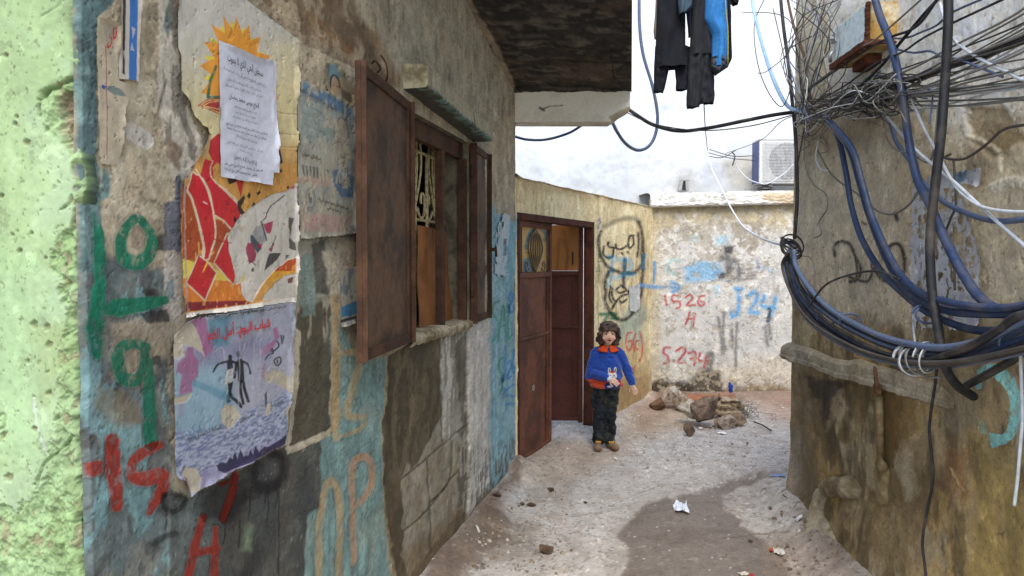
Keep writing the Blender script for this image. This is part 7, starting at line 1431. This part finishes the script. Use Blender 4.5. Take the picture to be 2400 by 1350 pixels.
    def knit(V):
        X = V[:, 0] - ox; Z = V[:, 2] - oz; Y = V[:, 1] - oy
        A_, B_ = np.array([-.1, 0, .655]), np.array([.02, -.128, .63]); Q = np.stack([X, Y, Z], -1) - A_; tt = np.clip(Q @ (B_ - A_) / ((B_ - A_) @ (B_ - A_)), 0, 1); da = np.linalg.norm(Q - tt[:, None] * (B_ - A_), axis=-1)
        C = np.where(((Z < .604) & (X < .186) & (da > .0465))[:, None], OR, BL)
        C = C * (.86 + .28 * fbm(X * 60, Z * 60, 3, 5))[:, None]
        front = Y < -.05
        def el(cx, cz, rx, rz, so=.2): return sstep(1 + so, 1 - so, ((X - cx) / rx) ** 2 + ((Z - cz) / rz) ** 2) * front * (Y > -.125)
        def put(m, c): C[:] = C * (1 - m[:, None]) + lin(c) * .75 * m[:, None]
        put(el(.072, .556, .072, .036), (26, 50, 120)); put(el(.050, .552, .026, .008), (220, 224, 235)); put(el(.120, .585, .022, .014), (170, 26, 44)); put(el(.128, .572, .016, .006), (225, 228, 235))
        wh = (226, 222, 218)
        put(np.maximum.reduce([el(.068, .640, .042, .033), el(.046, .683, .013, .027), el(.096, .686, .013, .028)]), wh); put(el(.046, .683, .006, .017), (120, 110, 124)); put(el(.096, .686, .006, .018), (120, 110, 124)); put(el(.072, .672, .022, .009), (180, 28, 46)); put(el(.072, .662, .005, .005), (226, 170, 60))
        for q in ((.052, .641), (.084, .643)): put(el(*q, .0062, .0068), (30, 28, 34))
        put(el(.068, .628, .006, .004), (40, 34, 36)); put(el(.068, .618, .010, .0025), (60, 50, 54))
        return C
    sp_ = [(p(.042, .80, .015), .092, (1.12, .82, .9)), (p(.038, .70, .01), .118, (1.08, .82, 1)), (p(.035, .62, .005), .130, (1.06, .80, .8)), (p(.034, .55, .003), .138, (1.02, .80, .35)), (p(-.045, .832, .015), .046, p(-.062, .812, .015), .05), (p(.125, .832, .015), .046, p(.145, .812, .015), .05), (p(.0, .848, .012), .04, p(.085, .848, .012), .04),
           (p(-.062, .812, .015), .050, p(-.100, .655, .0), .046), (p(-.100, .655, .0), .045, p(-.03, .642, -.085), .040), (p(-.03, .642, -.085), .039, p(.020, .630, -.128), .030), (p(.145, .812, .015), .050, p(.218, .675, .02), .045), (p(.218, .675, .02), .044, p(.236, .60, .01), .040), (p(.236, .60, .01), .040, p(.243, .572, .004), .036), (p(-.112, .63, .01), .04, p(-.10, .60, -.01), .03)]
    M_KNIT = mat('knitted_sweater', attr='Col', nscale=120, namp=.12, bump=.5, bscale=260, bdist=.003, sheen=.3)
    blob('sweater', sp_, .0038, M_KNIT, t, 5, color=knit, noise=.030, nsc=13)
    cl = MB(); V = []; n = 40
    for i in range(n + 1):
        a = -math.pi * .5 + .10 + (2 * math.pi - .20) * i / n
        for r, z in ((.046, .896), (.058, .892), (.092, .868), (.097, .862)): V.append(p(.043 + 1.10 * r * math.cos(a), z - .022 * max(0, -math.sin(a)) * (r - .03) / .06 - .012 * (1 if abs(math.sin(a)) < .4 else 0), .012 + r * .86 * math.sin(a)))
    cl.add(V, [(4 * i + j, 4 * i + j + 1, 4 * i + 5 + j, 4 * i + 4 + j) for i in range(n) for j in range(3)])
    co = cl.build('collar', mat('orange_knit', tuple(OR), bump=.5, bscale=260), t, True)
    md = co.modifiers.new('s', 'SOLIDIFY'); md.thickness = .008
    def cuff(c, d, nm='cuff'):
        d = d / np.linalg.norm(d); blob(nm, [(c, .0275, c + d * .012, .0265)], .004, mat('white_cuff', (.62, .62, .64), bump=.3), t, 2)
    cuff(p(.026, .628, -.131), np.array([.8, -.3, -.3])); cuff(p(.2445, .566, .003), np.array([.2, -.1, -.9]))
    def camo(V):
        n1 = fbm(V[:, 0] * 26, V[:, 2] * 17, 3, 3); n2 = fbm(V[:, 0] * 30 + 9, V[:, 2] * 20, 3, 8); C = np.tile(lin((33, 39, 45)), (len(V), 1)); C[n1 > .54] = lin((20, 23, 27)); C[n2 > .6] = lin((54, 56, 50)); return C * .8
    tp = [(p(.035, .535, .005), .115, (1.02, .80, .5)), (p(-.012, .50, .005), .072, p(-.022, .30, .0), .057), (p(-.022, .30, .0), .057, p(-.032, .075, .008), .055), (p(.078, .50, .005), .066, p(.068, .30, .0), .053), (p(.068, .30, .0), .053, p(.062, .075, .008), .050), (p(-.085, .45, .0), .02, p(-.08, .36, 0), .016), (p(-.045, .28, -.05), .014, p(0, .27, -.05), .014), (p(.05, .26, -.05), .014, p(.10, .27, -.045), .014), (p(-.06, .12, -.05), .014, p(-.01, .10, -.05), .014)]
    blob('trousers', tp, .0050, mat('camouflage_cloth', attr='Col', nscale=90, namp=.12, bump=.3, bscale=120), t, 4, color=camo, noise=.034, nsc=16)
    M_SH = mat('tan_shoe', P_((142, 118, 92), .85), bump=.2, c2=P_((104, 82, 60), .9), c2scale=20); M_YE = mat('yellow_flap', P_((206, 152, 60), .8), bump=.2)
    for a, b, c in ((p(-.036, .034, .02), p(-.050, .030, -.085), p(-.040, .062, -.020)), (p(.060, .034, .02), p(.098, .030, -.075), p(.072, .060, -.018))):
        d = (b - a); sh = blob('shoe', [(a, .036, b, .033), (b, .034, (1.15, 1, .75)), (a + [0, 0, .02], .034, c, .030)], .006, M_SH, t, 3)
        MB().box(c + [-.026, -.030, -.004], [.05, 0, 0], [.004, .042, .014], [0, -.008, .014]).build('shoe_flap', M_YE, sh, True, bevel=.005)
    return t
child()

# ================================================================== washing on the line
def washing():
    Y = 5.2; X = lambda px, py, y=Y: at(px, py, y)
    ln = MB().tube(crom([np.array([.1607 * 5.2 - .02, 5.25, 3.95]), X(1560, -120), X(1620, -114), X(1700, -116), np.array([1.9, 4.79, 3.92])], 8), .005, 6)
    tag(ln.build('clothesline', M_CAB['white'], None, True), 'thin clothesline strung across the alley above the washing', 'clothesline')
    def tubeloft(m, secs, y, th, seed, folds=5, wrap=28):
        V = []; n = len(secs); ys = np.array([s[0] for s in secs]); tt = np.linspace(ys[0], ys[-1], 40); L = np.interp(tt, ys, [s[1] for s in secs]); R = np.interp(tt, ys, [s[2] for s in secs])
        for i, py in enumerate(tt):
            a, b = X(L[i], py, y), X(R[i], py, y); c = (a + b) / 2; hw = (b[0] - a[0]) / 2
            for k in range(wrap):
                th_ = 2 * math.pi * k / wrap; f = 1 + .34 * math.sin(folds * th_ + seed + .05 * i + 1.2 * math.sin(i * .13 + seed)) * abs(math.sin(th_)); nz = .02 * (float(vnoise(np.array([k * .6 + seed]), np.array([i * .22]), seed)[0]) - .5)
                V.append(c + np.array([hw * math.cos(th_), th * f * math.sin(th_) + nz, (0.004 * math.sin(2 * th_ + seed) if i == 39 else 0)]))
        Fc = [(i * wrap + k, i * wrap + (k + 1) % wrap, (i + 1) * wrap + (k + 1) % wrap, (i + 1) * wrap + k) for i in range(39) for k in range(wrap)]
        m.add(V, Fc)
    def cloth(c, nm, c2=None): return mat(nm, lin(c) * .9, rough=.95, namp=.25, nscale=50, bump=.4, bscale=300, bdist=.002, c2=c2, c2scale=9, c2lo=.5, c2hi=.7)
    G = 'clothes hanging on the line'
    def pegs(o, xs, y):
        m = MB()
        for x in xs: p = X(x, -118, y); m.box(p + [-.006, -.012, -.03], [.012, 0, 0], [0, .024, 0], [0, 0, .07])
        m.build('peg', mat('wood_peg', (.35, .24, .13)), o)
    m = MB(); tubeloft(m, [(-118, 1546, 1606), (0, 1540, 1606), (90, 1537, 1606), (125, 1535, 1606), (158, 1534, 1612)], Y, .06, 3); tubeloft(m, [(110, 1535, 1576), (160, 1533, 1568), (190, 1533, 1562), (207, 1532, 1558), (217, 1532, 1554)], Y, .035, 5); tubeloft(m, [(110, 1572, 1618), (160, 1581, 1618), (190, 1584, 1616), (205, 1584, 1614), (211, 1584, 1612)], Y + .02, .035, 7)
    o = m.build('trousers', cloth((26, 27, 36), 'black_cloth'), None, True); tag(o, 'black trousers with uneven legs at the left end of the washing', 'trousers', G); pegs(o, (1552,), Y)
    m = MB(); tubeloft(m, [(-118, 1622, 1668), (0, 1622, 1668), (90, 1618, 1672), (130, 1616, 1674)], Y - .06, .055, 11); tubeloft(m, [(115, 1616, 1650), (185, 1612, 1648), (230, 1609, 1642), (246, 1609, 1640), (252, 1610, 1638)], Y - .06, .04, 13); tubeloft(m, [(115, 1640, 1674), (185, 1638, 1674), (225, 1638, 1675), (236, 1640, 1674), (243, 1641, 1672)], Y - .05, .04, 17)
    o = m.build('trousers', cloth((38, 41, 46), 'dark_grey_cloth', lin((26, 28, 32))), None, True); tag(o, 'long charcoal trousers hanging lowest in the middle of the washing', 'trousers', G); pegs(o, (1640,), Y - .06)
    m = MB(); tubeloft(m, [(-118, 1655, 1708), (0, 1653, 1704), (45, 1651, 1705), (85, 1669, 1706), (130, 1668, 1707), (158, 1668, 1706)], Y - .12, .05, 19, 3); 
    o = m.build('jacket', cloth((52, 124, 190), 'blue_fleece', lin((46, 110, 172))), None, True); tag(o, 'blue fleece jacket sleeve with grey cuff and yellow piping in the washing', 'jacket', G)
    m = MB(); tubeloft(m, [(135, 1667, 1704), (158, 1666, 1706), (166, 1672, 1694), (172, 1679, 1684)], Y - .125, .052, 21); m.build('cuff', cloth((64, 68, 76), 'grey_knit'), o, True)
    m = MB(); tubeloft(m, [(-118, 1704, 1712), (0, 1704, 1711), (90, 1705, 1713), (140, 1707, 1714), (152, 1704, 1708)], Y - .11, .03, 23); m.build('side_panel', cloth((22, 23, 30), 'black_fleece'), o, True)
    MB().tube(crom([X(1701, -118, Y - .18), X(1700, 0, Y - .175), X(1706, 70, Y - .175), X(1706, 150, Y - .17)], 6), .0035, 6).build('piping', mat('yellow_piping', lin((160, 152, 84))), o, True); pegs(o, (1680,), Y - .12)
    m = MB(); tubeloft(m, [(-118, 1586, 1628), (-10, 1588, 1624), (20, 1590, 1622), (34, 1592, 1604)], Y - .10, .05, 29); o = m.build('shirt', cloth((72, 92, 108), 'patterned_cloth', lin((34, 40, 58))), None, True); tag(o, 'grey blue patterned shirt tail at the top of the washing', 'shirt', G)
    m = MB(); tubeloft(m, [(-118, 1602, 1634), (0, 1604, 1634), (30, 1608, 1632), (60, 1612, 1630), (86, 1614, 1622)], Y - .03, .03, 31); o = m.build('shirt', cloth((30, 34, 54), 'navy_cloth'), None, True); tag(o, 'navy cloth hanging between the two pairs of trousers', 'shirt', G)
    m = MB(); tubeloft(m, [(-118, 1534, 1556), (0, 1537, 1548), (40, 1535, 1546), (70, 1532, 1544), (90, 1534, 1542)], Y + .06, .03, 37); o = m.build('shirt', cloth((150, 146, 140), 'grey_cloth'), None, True); tag(o, 'pale grey cloth edge behind the black trousers', 'shirt', G)
    m = MB(); tubeloft(m, [(-118, 1712, 1740), (-20, 1709, 1731), (2, 1708, 1731), (9, 1716, 1730)], Y, .04, 41); o = m.build('shirt', cloth((34, 30, 36), 'dark_cloth'), None, True); tag(o, 'dark cloth corner at the right end of the washing', 'shirt', G)
washing()

# ================================================================== rubble and litter
def rock(px, py, w_, h, c, c2, label, seed, lift=0.0, sc=(1, 1, 1), rot=None, cut=13, name='rock', cat='rock', group='rocks of the rubble heap', lay=0, mt=None, y=None):
    g = ground(px, py); g = at(px, py - h * .5, y) if y else g; k = g[1] / F; sz = 1.26 if 'rubble' in group and 'chips' not in group else 1; W_ = w_ * k / 2 * sz; Hh = h * k / 2 * sz
    rnd = random.Random(seed); bm = bmesh.new(); pts = []
    for i in range(18):                         # a broken block: the hull of points thrown at the faces of a box
        v = [rnd.uniform(-1, 1) for _ in range(3)]; ax = rnd.randrange(3); v[ax] = math.copysign(1, v[ax]) * rnd.uniform(.75, 1); v[2] = v[2] * (.9 if i % 2 else 1); pts.append(bm.verts.new(v))
    r_ = bmesh.ops.convex_hull(bm, input=pts); bmesh.ops.delete(bm, geom=[v for v in bm.verts if not v.link_faces], context='VERTS')
    bmesh.ops.dissolve_limit(bm, angle_limit=.12, verts=bm.verts, edges=bm.edges); bmesh.ops.bevel(bm, geom=bm.edges[:], offset=.07, segments=2, affect='EDGES', profile=.5); bmesh.ops.triangulate(bm, faces=bm.faces)
    for _ in range(3): bmesh.ops.subdivide_edges(bm, edges=[e for e in bm.edges if e.calc_length() > .12], cuts=1, use_grid_fill=True); bmesh.ops.triangulate(bm, faces=bm.faces)
    V = np.array([v.co[:] for v in bm.verts])
    n1 = fbm(V[:, 0] * 2.0 + seed, V[:, 1] * 2.0 + V[:, 2] * 2.1, 3, seed) - .5; n2 = fbm(V[:, 0] * 7 + V[:, 2] * 5, V[:, 1] * 7 + V[:, 2] * 8, 5, seed + 3, .65) - .5
    V = V * (1 + .10 * n1 + .16 * n2)[:, None]
    if lay: V[:, :2] *= (1 + .09 * np.sign(np.sin(V[:, 2] * 9)))[:, None]
    ra = .5 if y and lay else .9; V = V @ np.array(Matrix.Rotation(rnd.uniform(-ra, ra) * .6 if y else rnd.uniform(-ra, ra), 3, 'Y') @ Matrix.Rotation(rnd.uniform(-1.5, 1.5), 3, 'Z') @ Matrix.Rotation(rnd.uniform(-.5, .5), 3, 'X')).T if not lay else V @ np.array(Matrix.Rotation(.4, 3, 'Z')).T
    V /= np.abs(V).max(0); V = V * np.array([W_, max(W_, Hh) * .8 * sc[1], Hh])
    for v, co in zip(bm.verts, V): v.co = co
    me = bpy.data.meshes.new(name); bm.to_mesh(me); bm.free()
    o = bpy.data.objects.new(name, me); COL.objects.link(o)
    o.location = (g[0], g[1], g[2]) if y else (g[0], g[1] + W_ * .3, gz(g[0], g[1]) + Hh * (.93 if h > 36 else .78) + lift)
    me.materials.append(mt or mat('stone_' + str(seed), P_(c, .74), c2=P_(c2, .74), c2scale=14, namp=.3, nscale=60, bump=.9, bscale=60, bdist=.012))
    return tag(o, label, cat, group)
def rubble():
    A, Bc = (190, 172, 152), (132, 112, 92)
    rock(1543, 963, 31, 28, (134, 104, 78), (92, 68, 50), 'small round brown rock at the left end of the rubble heap', 3)
    rock(1576, 960, 44, 44, (204, 192, 174), Bc, 'tall pale rock second from the left in the rubble heap', 5)
    rock(1602, 966, 38, 38, A, Bc, 'pale lumpy rock leaning against the tall one', 8)
    rock(1622, 996, 62, 60, (210, 202, 188), (150, 124, 96), 'big tilted slab of stone with a brown broken face in front', 11, rot=.5)
    rock(1660, 1004, 62, 64, (158, 136, 118), (112, 92, 78), 'largest rounded rock in the middle of the rubble heap', 14)
    rock(1702, 1000, 56, 40, (112, 94, 76), (84, 66, 50), 'dark stone holding up the layered one', 22, y=7.62)
    rock(1690, 972, 60, 44, (120, 100, 80), (84, 68, 52), 'dark stone at the back under the broken brick', 24, y=7.95)
    rock(1705, 970, 60, 34, (190, 170, 142), (112, 92, 70), 'flat layered stone near the right of the rubble heap', 17, y=7.5, lay=1)
    rock(1704, 943, 58, 28, (182, 140, 112), (150, 108, 84), 'broken brick lying on top of the layered stone', 21, y=7.62)
    rock(1708, 1007, 46, 32, (190, 174, 154), Bc, 'wedge shaped stone at the right front of the rubble heap', 25, rot=.4)
    rock(1690, 1004, 26, 22, A, Bc, 'small smooth stone beside the wedge shaped one', 28)
    rock(1733, 999, 32, 32, (186, 160, 132), Bc, 'pale stone at the right end of the rubble heap', 31)
    rock(1640, 975, 60, 36, (150, 128, 106), Bc, 'grey stone at the back under the orange tile', 33, y=7.9)
    rock(1616, 1024, 34, 34, (132, 110, 94), (94, 74, 62), 'grey brown rock lying alone in front of the heap', 34)
    for i, (x, y, w_) in enumerate(((1640, 1003, 14), (1652, 1005, 16), (1664, 1006, 10), (1675, 1003, 12), (1676, 1008, 6))): rock(x, y, w_, w_ * .55, (140, 124, 104), Bc, 'small stone chip at the front foot of the rubble heap', 40 + i, group='stone chips at the foot of the rubble heap', cat='stone')
    # terracotta tile
    p = [ground(1612, 962), ground(1680, 962)]; z = .06; t = MB(); a = at(1610, 947, 7.66); b = at(1684, 945, 7.64); c = at(1682, 924, 7.84); d = at(1612, 923, 7.86)
    t.box8([a - [0, 0, .02], b - [0, 0, .02], c - [0, 0, .02], d - [0, 0, .02], a, b, c, d]); tag(t.build('floor_tile', mat('terracotta', P_((168, 114, 84), .75), c2=P_((146, 94, 68), .75), c2scale=9), None, bevel=.003), 'orange terracotta tile lying among the rubble', 'tile')
    # blue scrap
    q = at(1712, 918, 7.62); blob_ = blob('plastic_bottle', [(q + [0, 0, .0], .022, q + [0, 0, .055], .024), (q + [.006, 0, .055], .02, q + [-.01, 0, .085], .014), (q + [-.012, 0, .082], .010, q + [-.016, 0, .10], .009)], .006, mat('blue_plastic', P_((30, 62, 160), .9), rough=.35, spec=.5), None, 2, noise=.02, nsc=40)
    tag(blob_, 'crushed blue plastic bottle standing on top of the rubble', 'bottle')
    # ash grey wire clump
    rnd = random.Random(9); m = MB(); c = ground(1748, 985)
    for k in range(46):
        b = c + np.array([rnd.gauss(0, .06), rnd.gauss(.12, .07), .01]); m.tube(crom([b, b + np.array([rnd.gauss(0, .05), rnd.gauss(0, .05), rnd.uniform(.02, .13)]), b + np.array([rnd.gauss(0, .08), rnd.gauss(0, .08), rnd.uniform(.0, .17)])], 5), .0028, 5, False)
    tag(m.build('wire_clump', mat('ash_grey_wire', P_((128, 124, 112), .8)), None, True), 'ash grey clump of tangled fine wire beside the rubble', 'wire')
    a, b = ground(1767, 992), ground(1808, 1013); a[2] = b[2] = .02 + gz(*a[:2]); tag(MB().tube([a, (a + b) / 2 + [0, 0, .01], b], .007, 7).build('stick', mat('dark_stick', (.05, .045, .04)), None, True), 'thin dark stick lying on the dusty ground by the rubble', 'stick')
    # loose stones on the ground
    L = [(1279, 1296, 40, 24, 'large brown clod of earth lying in the foreground'), (1292, 1153, 20, 14, 'dark clod on the path midway to the door'), (1165, 1192, 24, 10, 'flat dark stone at the foot of the white painted strip'), (1224, 1186, 13, 9, 'small grey stone left of the twig shaped stone'), (1245, 1188, 24, 8, 'thin twig shaped stone on the dust'), (1110, 1335, 13, 12, 'pale rounded stone near the wall in the foreground'), (1372, 1178, 9, 5, 'tiny light chip in the middle of the path'), (1760, 1270, 12, 8, 'small dark stone on the wet patch')]
    for i, (x, y, w_, h, lb) in enumerate(L): rock(x, y, w_, h, (112, 90, 70) if i != 5 else (176, 152, 116), (80, 62, 48), lb, 60 + i, name='stone', cat='stone', group='loose stones on the alley floor')
    # grit too small to count
    rnd = random.Random(5); m = MB()
    for k in range(620):
        if k < 330: x, y = rnd.uniform(1080, 1340), rnd.uniform(1140, 1345)
        elif k < 460: x, y = rnd.uniform(1500, 1868), rnd.uniform(950, 1100)
        else: x, y = rnd.uniform(1780, 2060), rnd.uniform(1180, 1345)
        g = ground(x, y)
        if (g[:2] - LF.p0) @ LF.n < .02 or (g[:2] - RF.p0) @ RF.n < .04 and g[1] < 4.8: continue
        r = abs(rnd.gauss(0, .0055)) + .003; z = gz(g[0], g[1]); a = rnd.uniform(0, 6)
        V = [np.array([g[0] + r * math.cos(a + t) * rnd.uniform(.7, 1.3), g[1] + r * math.sin(a + t) * rnd.uniform(.7, 1.3), z - .001]) for t in (0, 1.6, 3.1, 4.7)] + [np.array([g[0] + r * .6 * math.cos(a + t), g[1] + r * .6 * math.sin(a + t), z + r * rnd.uniform(.5, 1)]) for t in (0, 1.6, 3.1, 4.7)]
        m.add(V, [(4, 5, 6, 7), (0, 1, 5, 4), (1, 2, 6, 5), (2, 3, 7, 6), (3, 0, 4, 7)])
    tag(m.build('grit', mat('grit_stone', P_((124, 108, 92), .8), c2=P_((190, 180, 165), .8), c2scale=3, nscale=8, namp=.5), None), kind='stuff')
    # paper and plastic
    def scrap(pts, c, label, seed, h=.012, name='paper_scrap', cat='litter', rough=.7):
        P = [ground(*q) for q in pts]; c0 = sum(P) / len(P); n = 8; V = []; Fc = []; m = len(P); rnd = random.Random(seed)
        V.append(c0 + [0, 0, gz(c0[0], c0[1]) + .008 + h * rnd.random()])
        for r in (.35, .7, 1.0):
            for i in range(m * 3):
                a, b = P[i // 3], P[(i // 3 + 1) % m]; q = a + (b - a) * (i % 3) / 3; q = c0 + (q - c0) * r; V.append(q + [0, 0, gz(q[0], q[1]) + .006 + h * rnd.random()])
        M_ = m * 3
        Fc = [(0, 1 + i, 1 + (i + 1) % M_) for i in range(M_)] + [(1 + k * M_ + i, 1 + (k + 1) * M_ + i, 1 + (k + 1) * M_ + (i + 1) % M_, 1 + k * M_ + (i + 1) % M_) for k in range(2) for i in range(M_)]
        o = mobj(name, V, Fc, mat('scrap_' + str(seed), P_(c, .82), rough=rough, bump=.1), None); md = o.modifiers.new('s', 'SOLIDIFY'); md.thickness = .0012
        return tag(o, label, cat, 'litter on the alley floor')
    scrap([(1577, 1190), (1584, 1180), (1598, 1182), (1609, 1181), (1612, 1196), (1616, 1207), (1600, 1203), (1584, 1203)], (228, 234, 242), 'crumpled white paper lying on the wet patch', 1, .03)
    scrap([(1862, 1243), (1880, 1240), (1880, 1246), (1872, 1251)], (226, 226, 226), 'small white paper scrap near the corner of the brown wall', 2)
    scrap([(1812, 1292), (1830, 1294), (1842, 1302), (1830, 1306), (1814, 1300)], (214, 210, 198), 'flattened whitish plastic in the right foreground', 3, .02)
    scrap([(1802, 1289), (1810, 1288), (1811, 1295), (1803, 1296)], (214, 84, 52), 'orange red bottle cap beside the flattened plastic', 4, .012, 'bottle_cap')
    scrap([(1728, 1338), (1754, 1341), (1756, 1346), (1738, 1348)], (206, 196, 178), 'dirty cream paper scrap at the bottom edge', 5)
    scrap([(1757, 1345), (1768, 1346), (1768, 1352), (1758, 1352)], (184, 62, 50), 'red scrap at the bottom edge', 6)
    scrap([(1799, 1146), (1820, 1150), (1842, 1154), (1838, 1147), (1815, 1146)], (136, 156, 206), 'pale blue plastic strip near the corner of the brown wall', 7, .008)
    scrap([(1634, 1005), (1640, 1003), (1650, 1008), (1642, 1009)], (236, 232, 226), 'white paper shard in front of the rubble', 8)
    scrap([(1680, 1018), (1692, 1016), (1703, 1018), (1700, 1021), (1684, 1020)], (240, 238, 234), 'bright white scrap on the ground right of the lone rock', 9)
    scrap([(1440, 1077), (1448, 1078), (1446, 1081), (1439, 1080)], (230, 228, 224), 'tiny white scrap on the ground below the child', 10)
    scrap([(1113, 1260), (1117, 1259), (1126, 1269), (1122, 1271)], (226, 222, 210), 'white cigarette end in the dirt by the left wall', 11)
    scrap([(1884, 1186), (1890, 1184), (1893, 1189), (1886, 1190)], (222, 220, 214), 'white crumb of paper at the corner of the brown wall', 12)
    # dry weed at the corner
    m = MB(); c = ground(1868, 1194); rnd = random.Random(3)
    for k in range(12): b = c + np.array([rnd.gauss(0, .012), rnd.gauss(0, .012), .0]); m.tube(crom([b, b + np.array([rnd.gauss(-.01, .02), rnd.gauss(0, .02), .05]), b + np.array([rnd.gauss(-.03, .04), rnd.gauss(0, .03), rnd.uniform(.06, .13)])], 4), .002, 5, False)
    tag(m.build('weed', mat('dry_weed', P_((92, 78, 52), .8)), None, True), 'dry wisp of weed at the foot of the house corner', 'weed')
rubble()
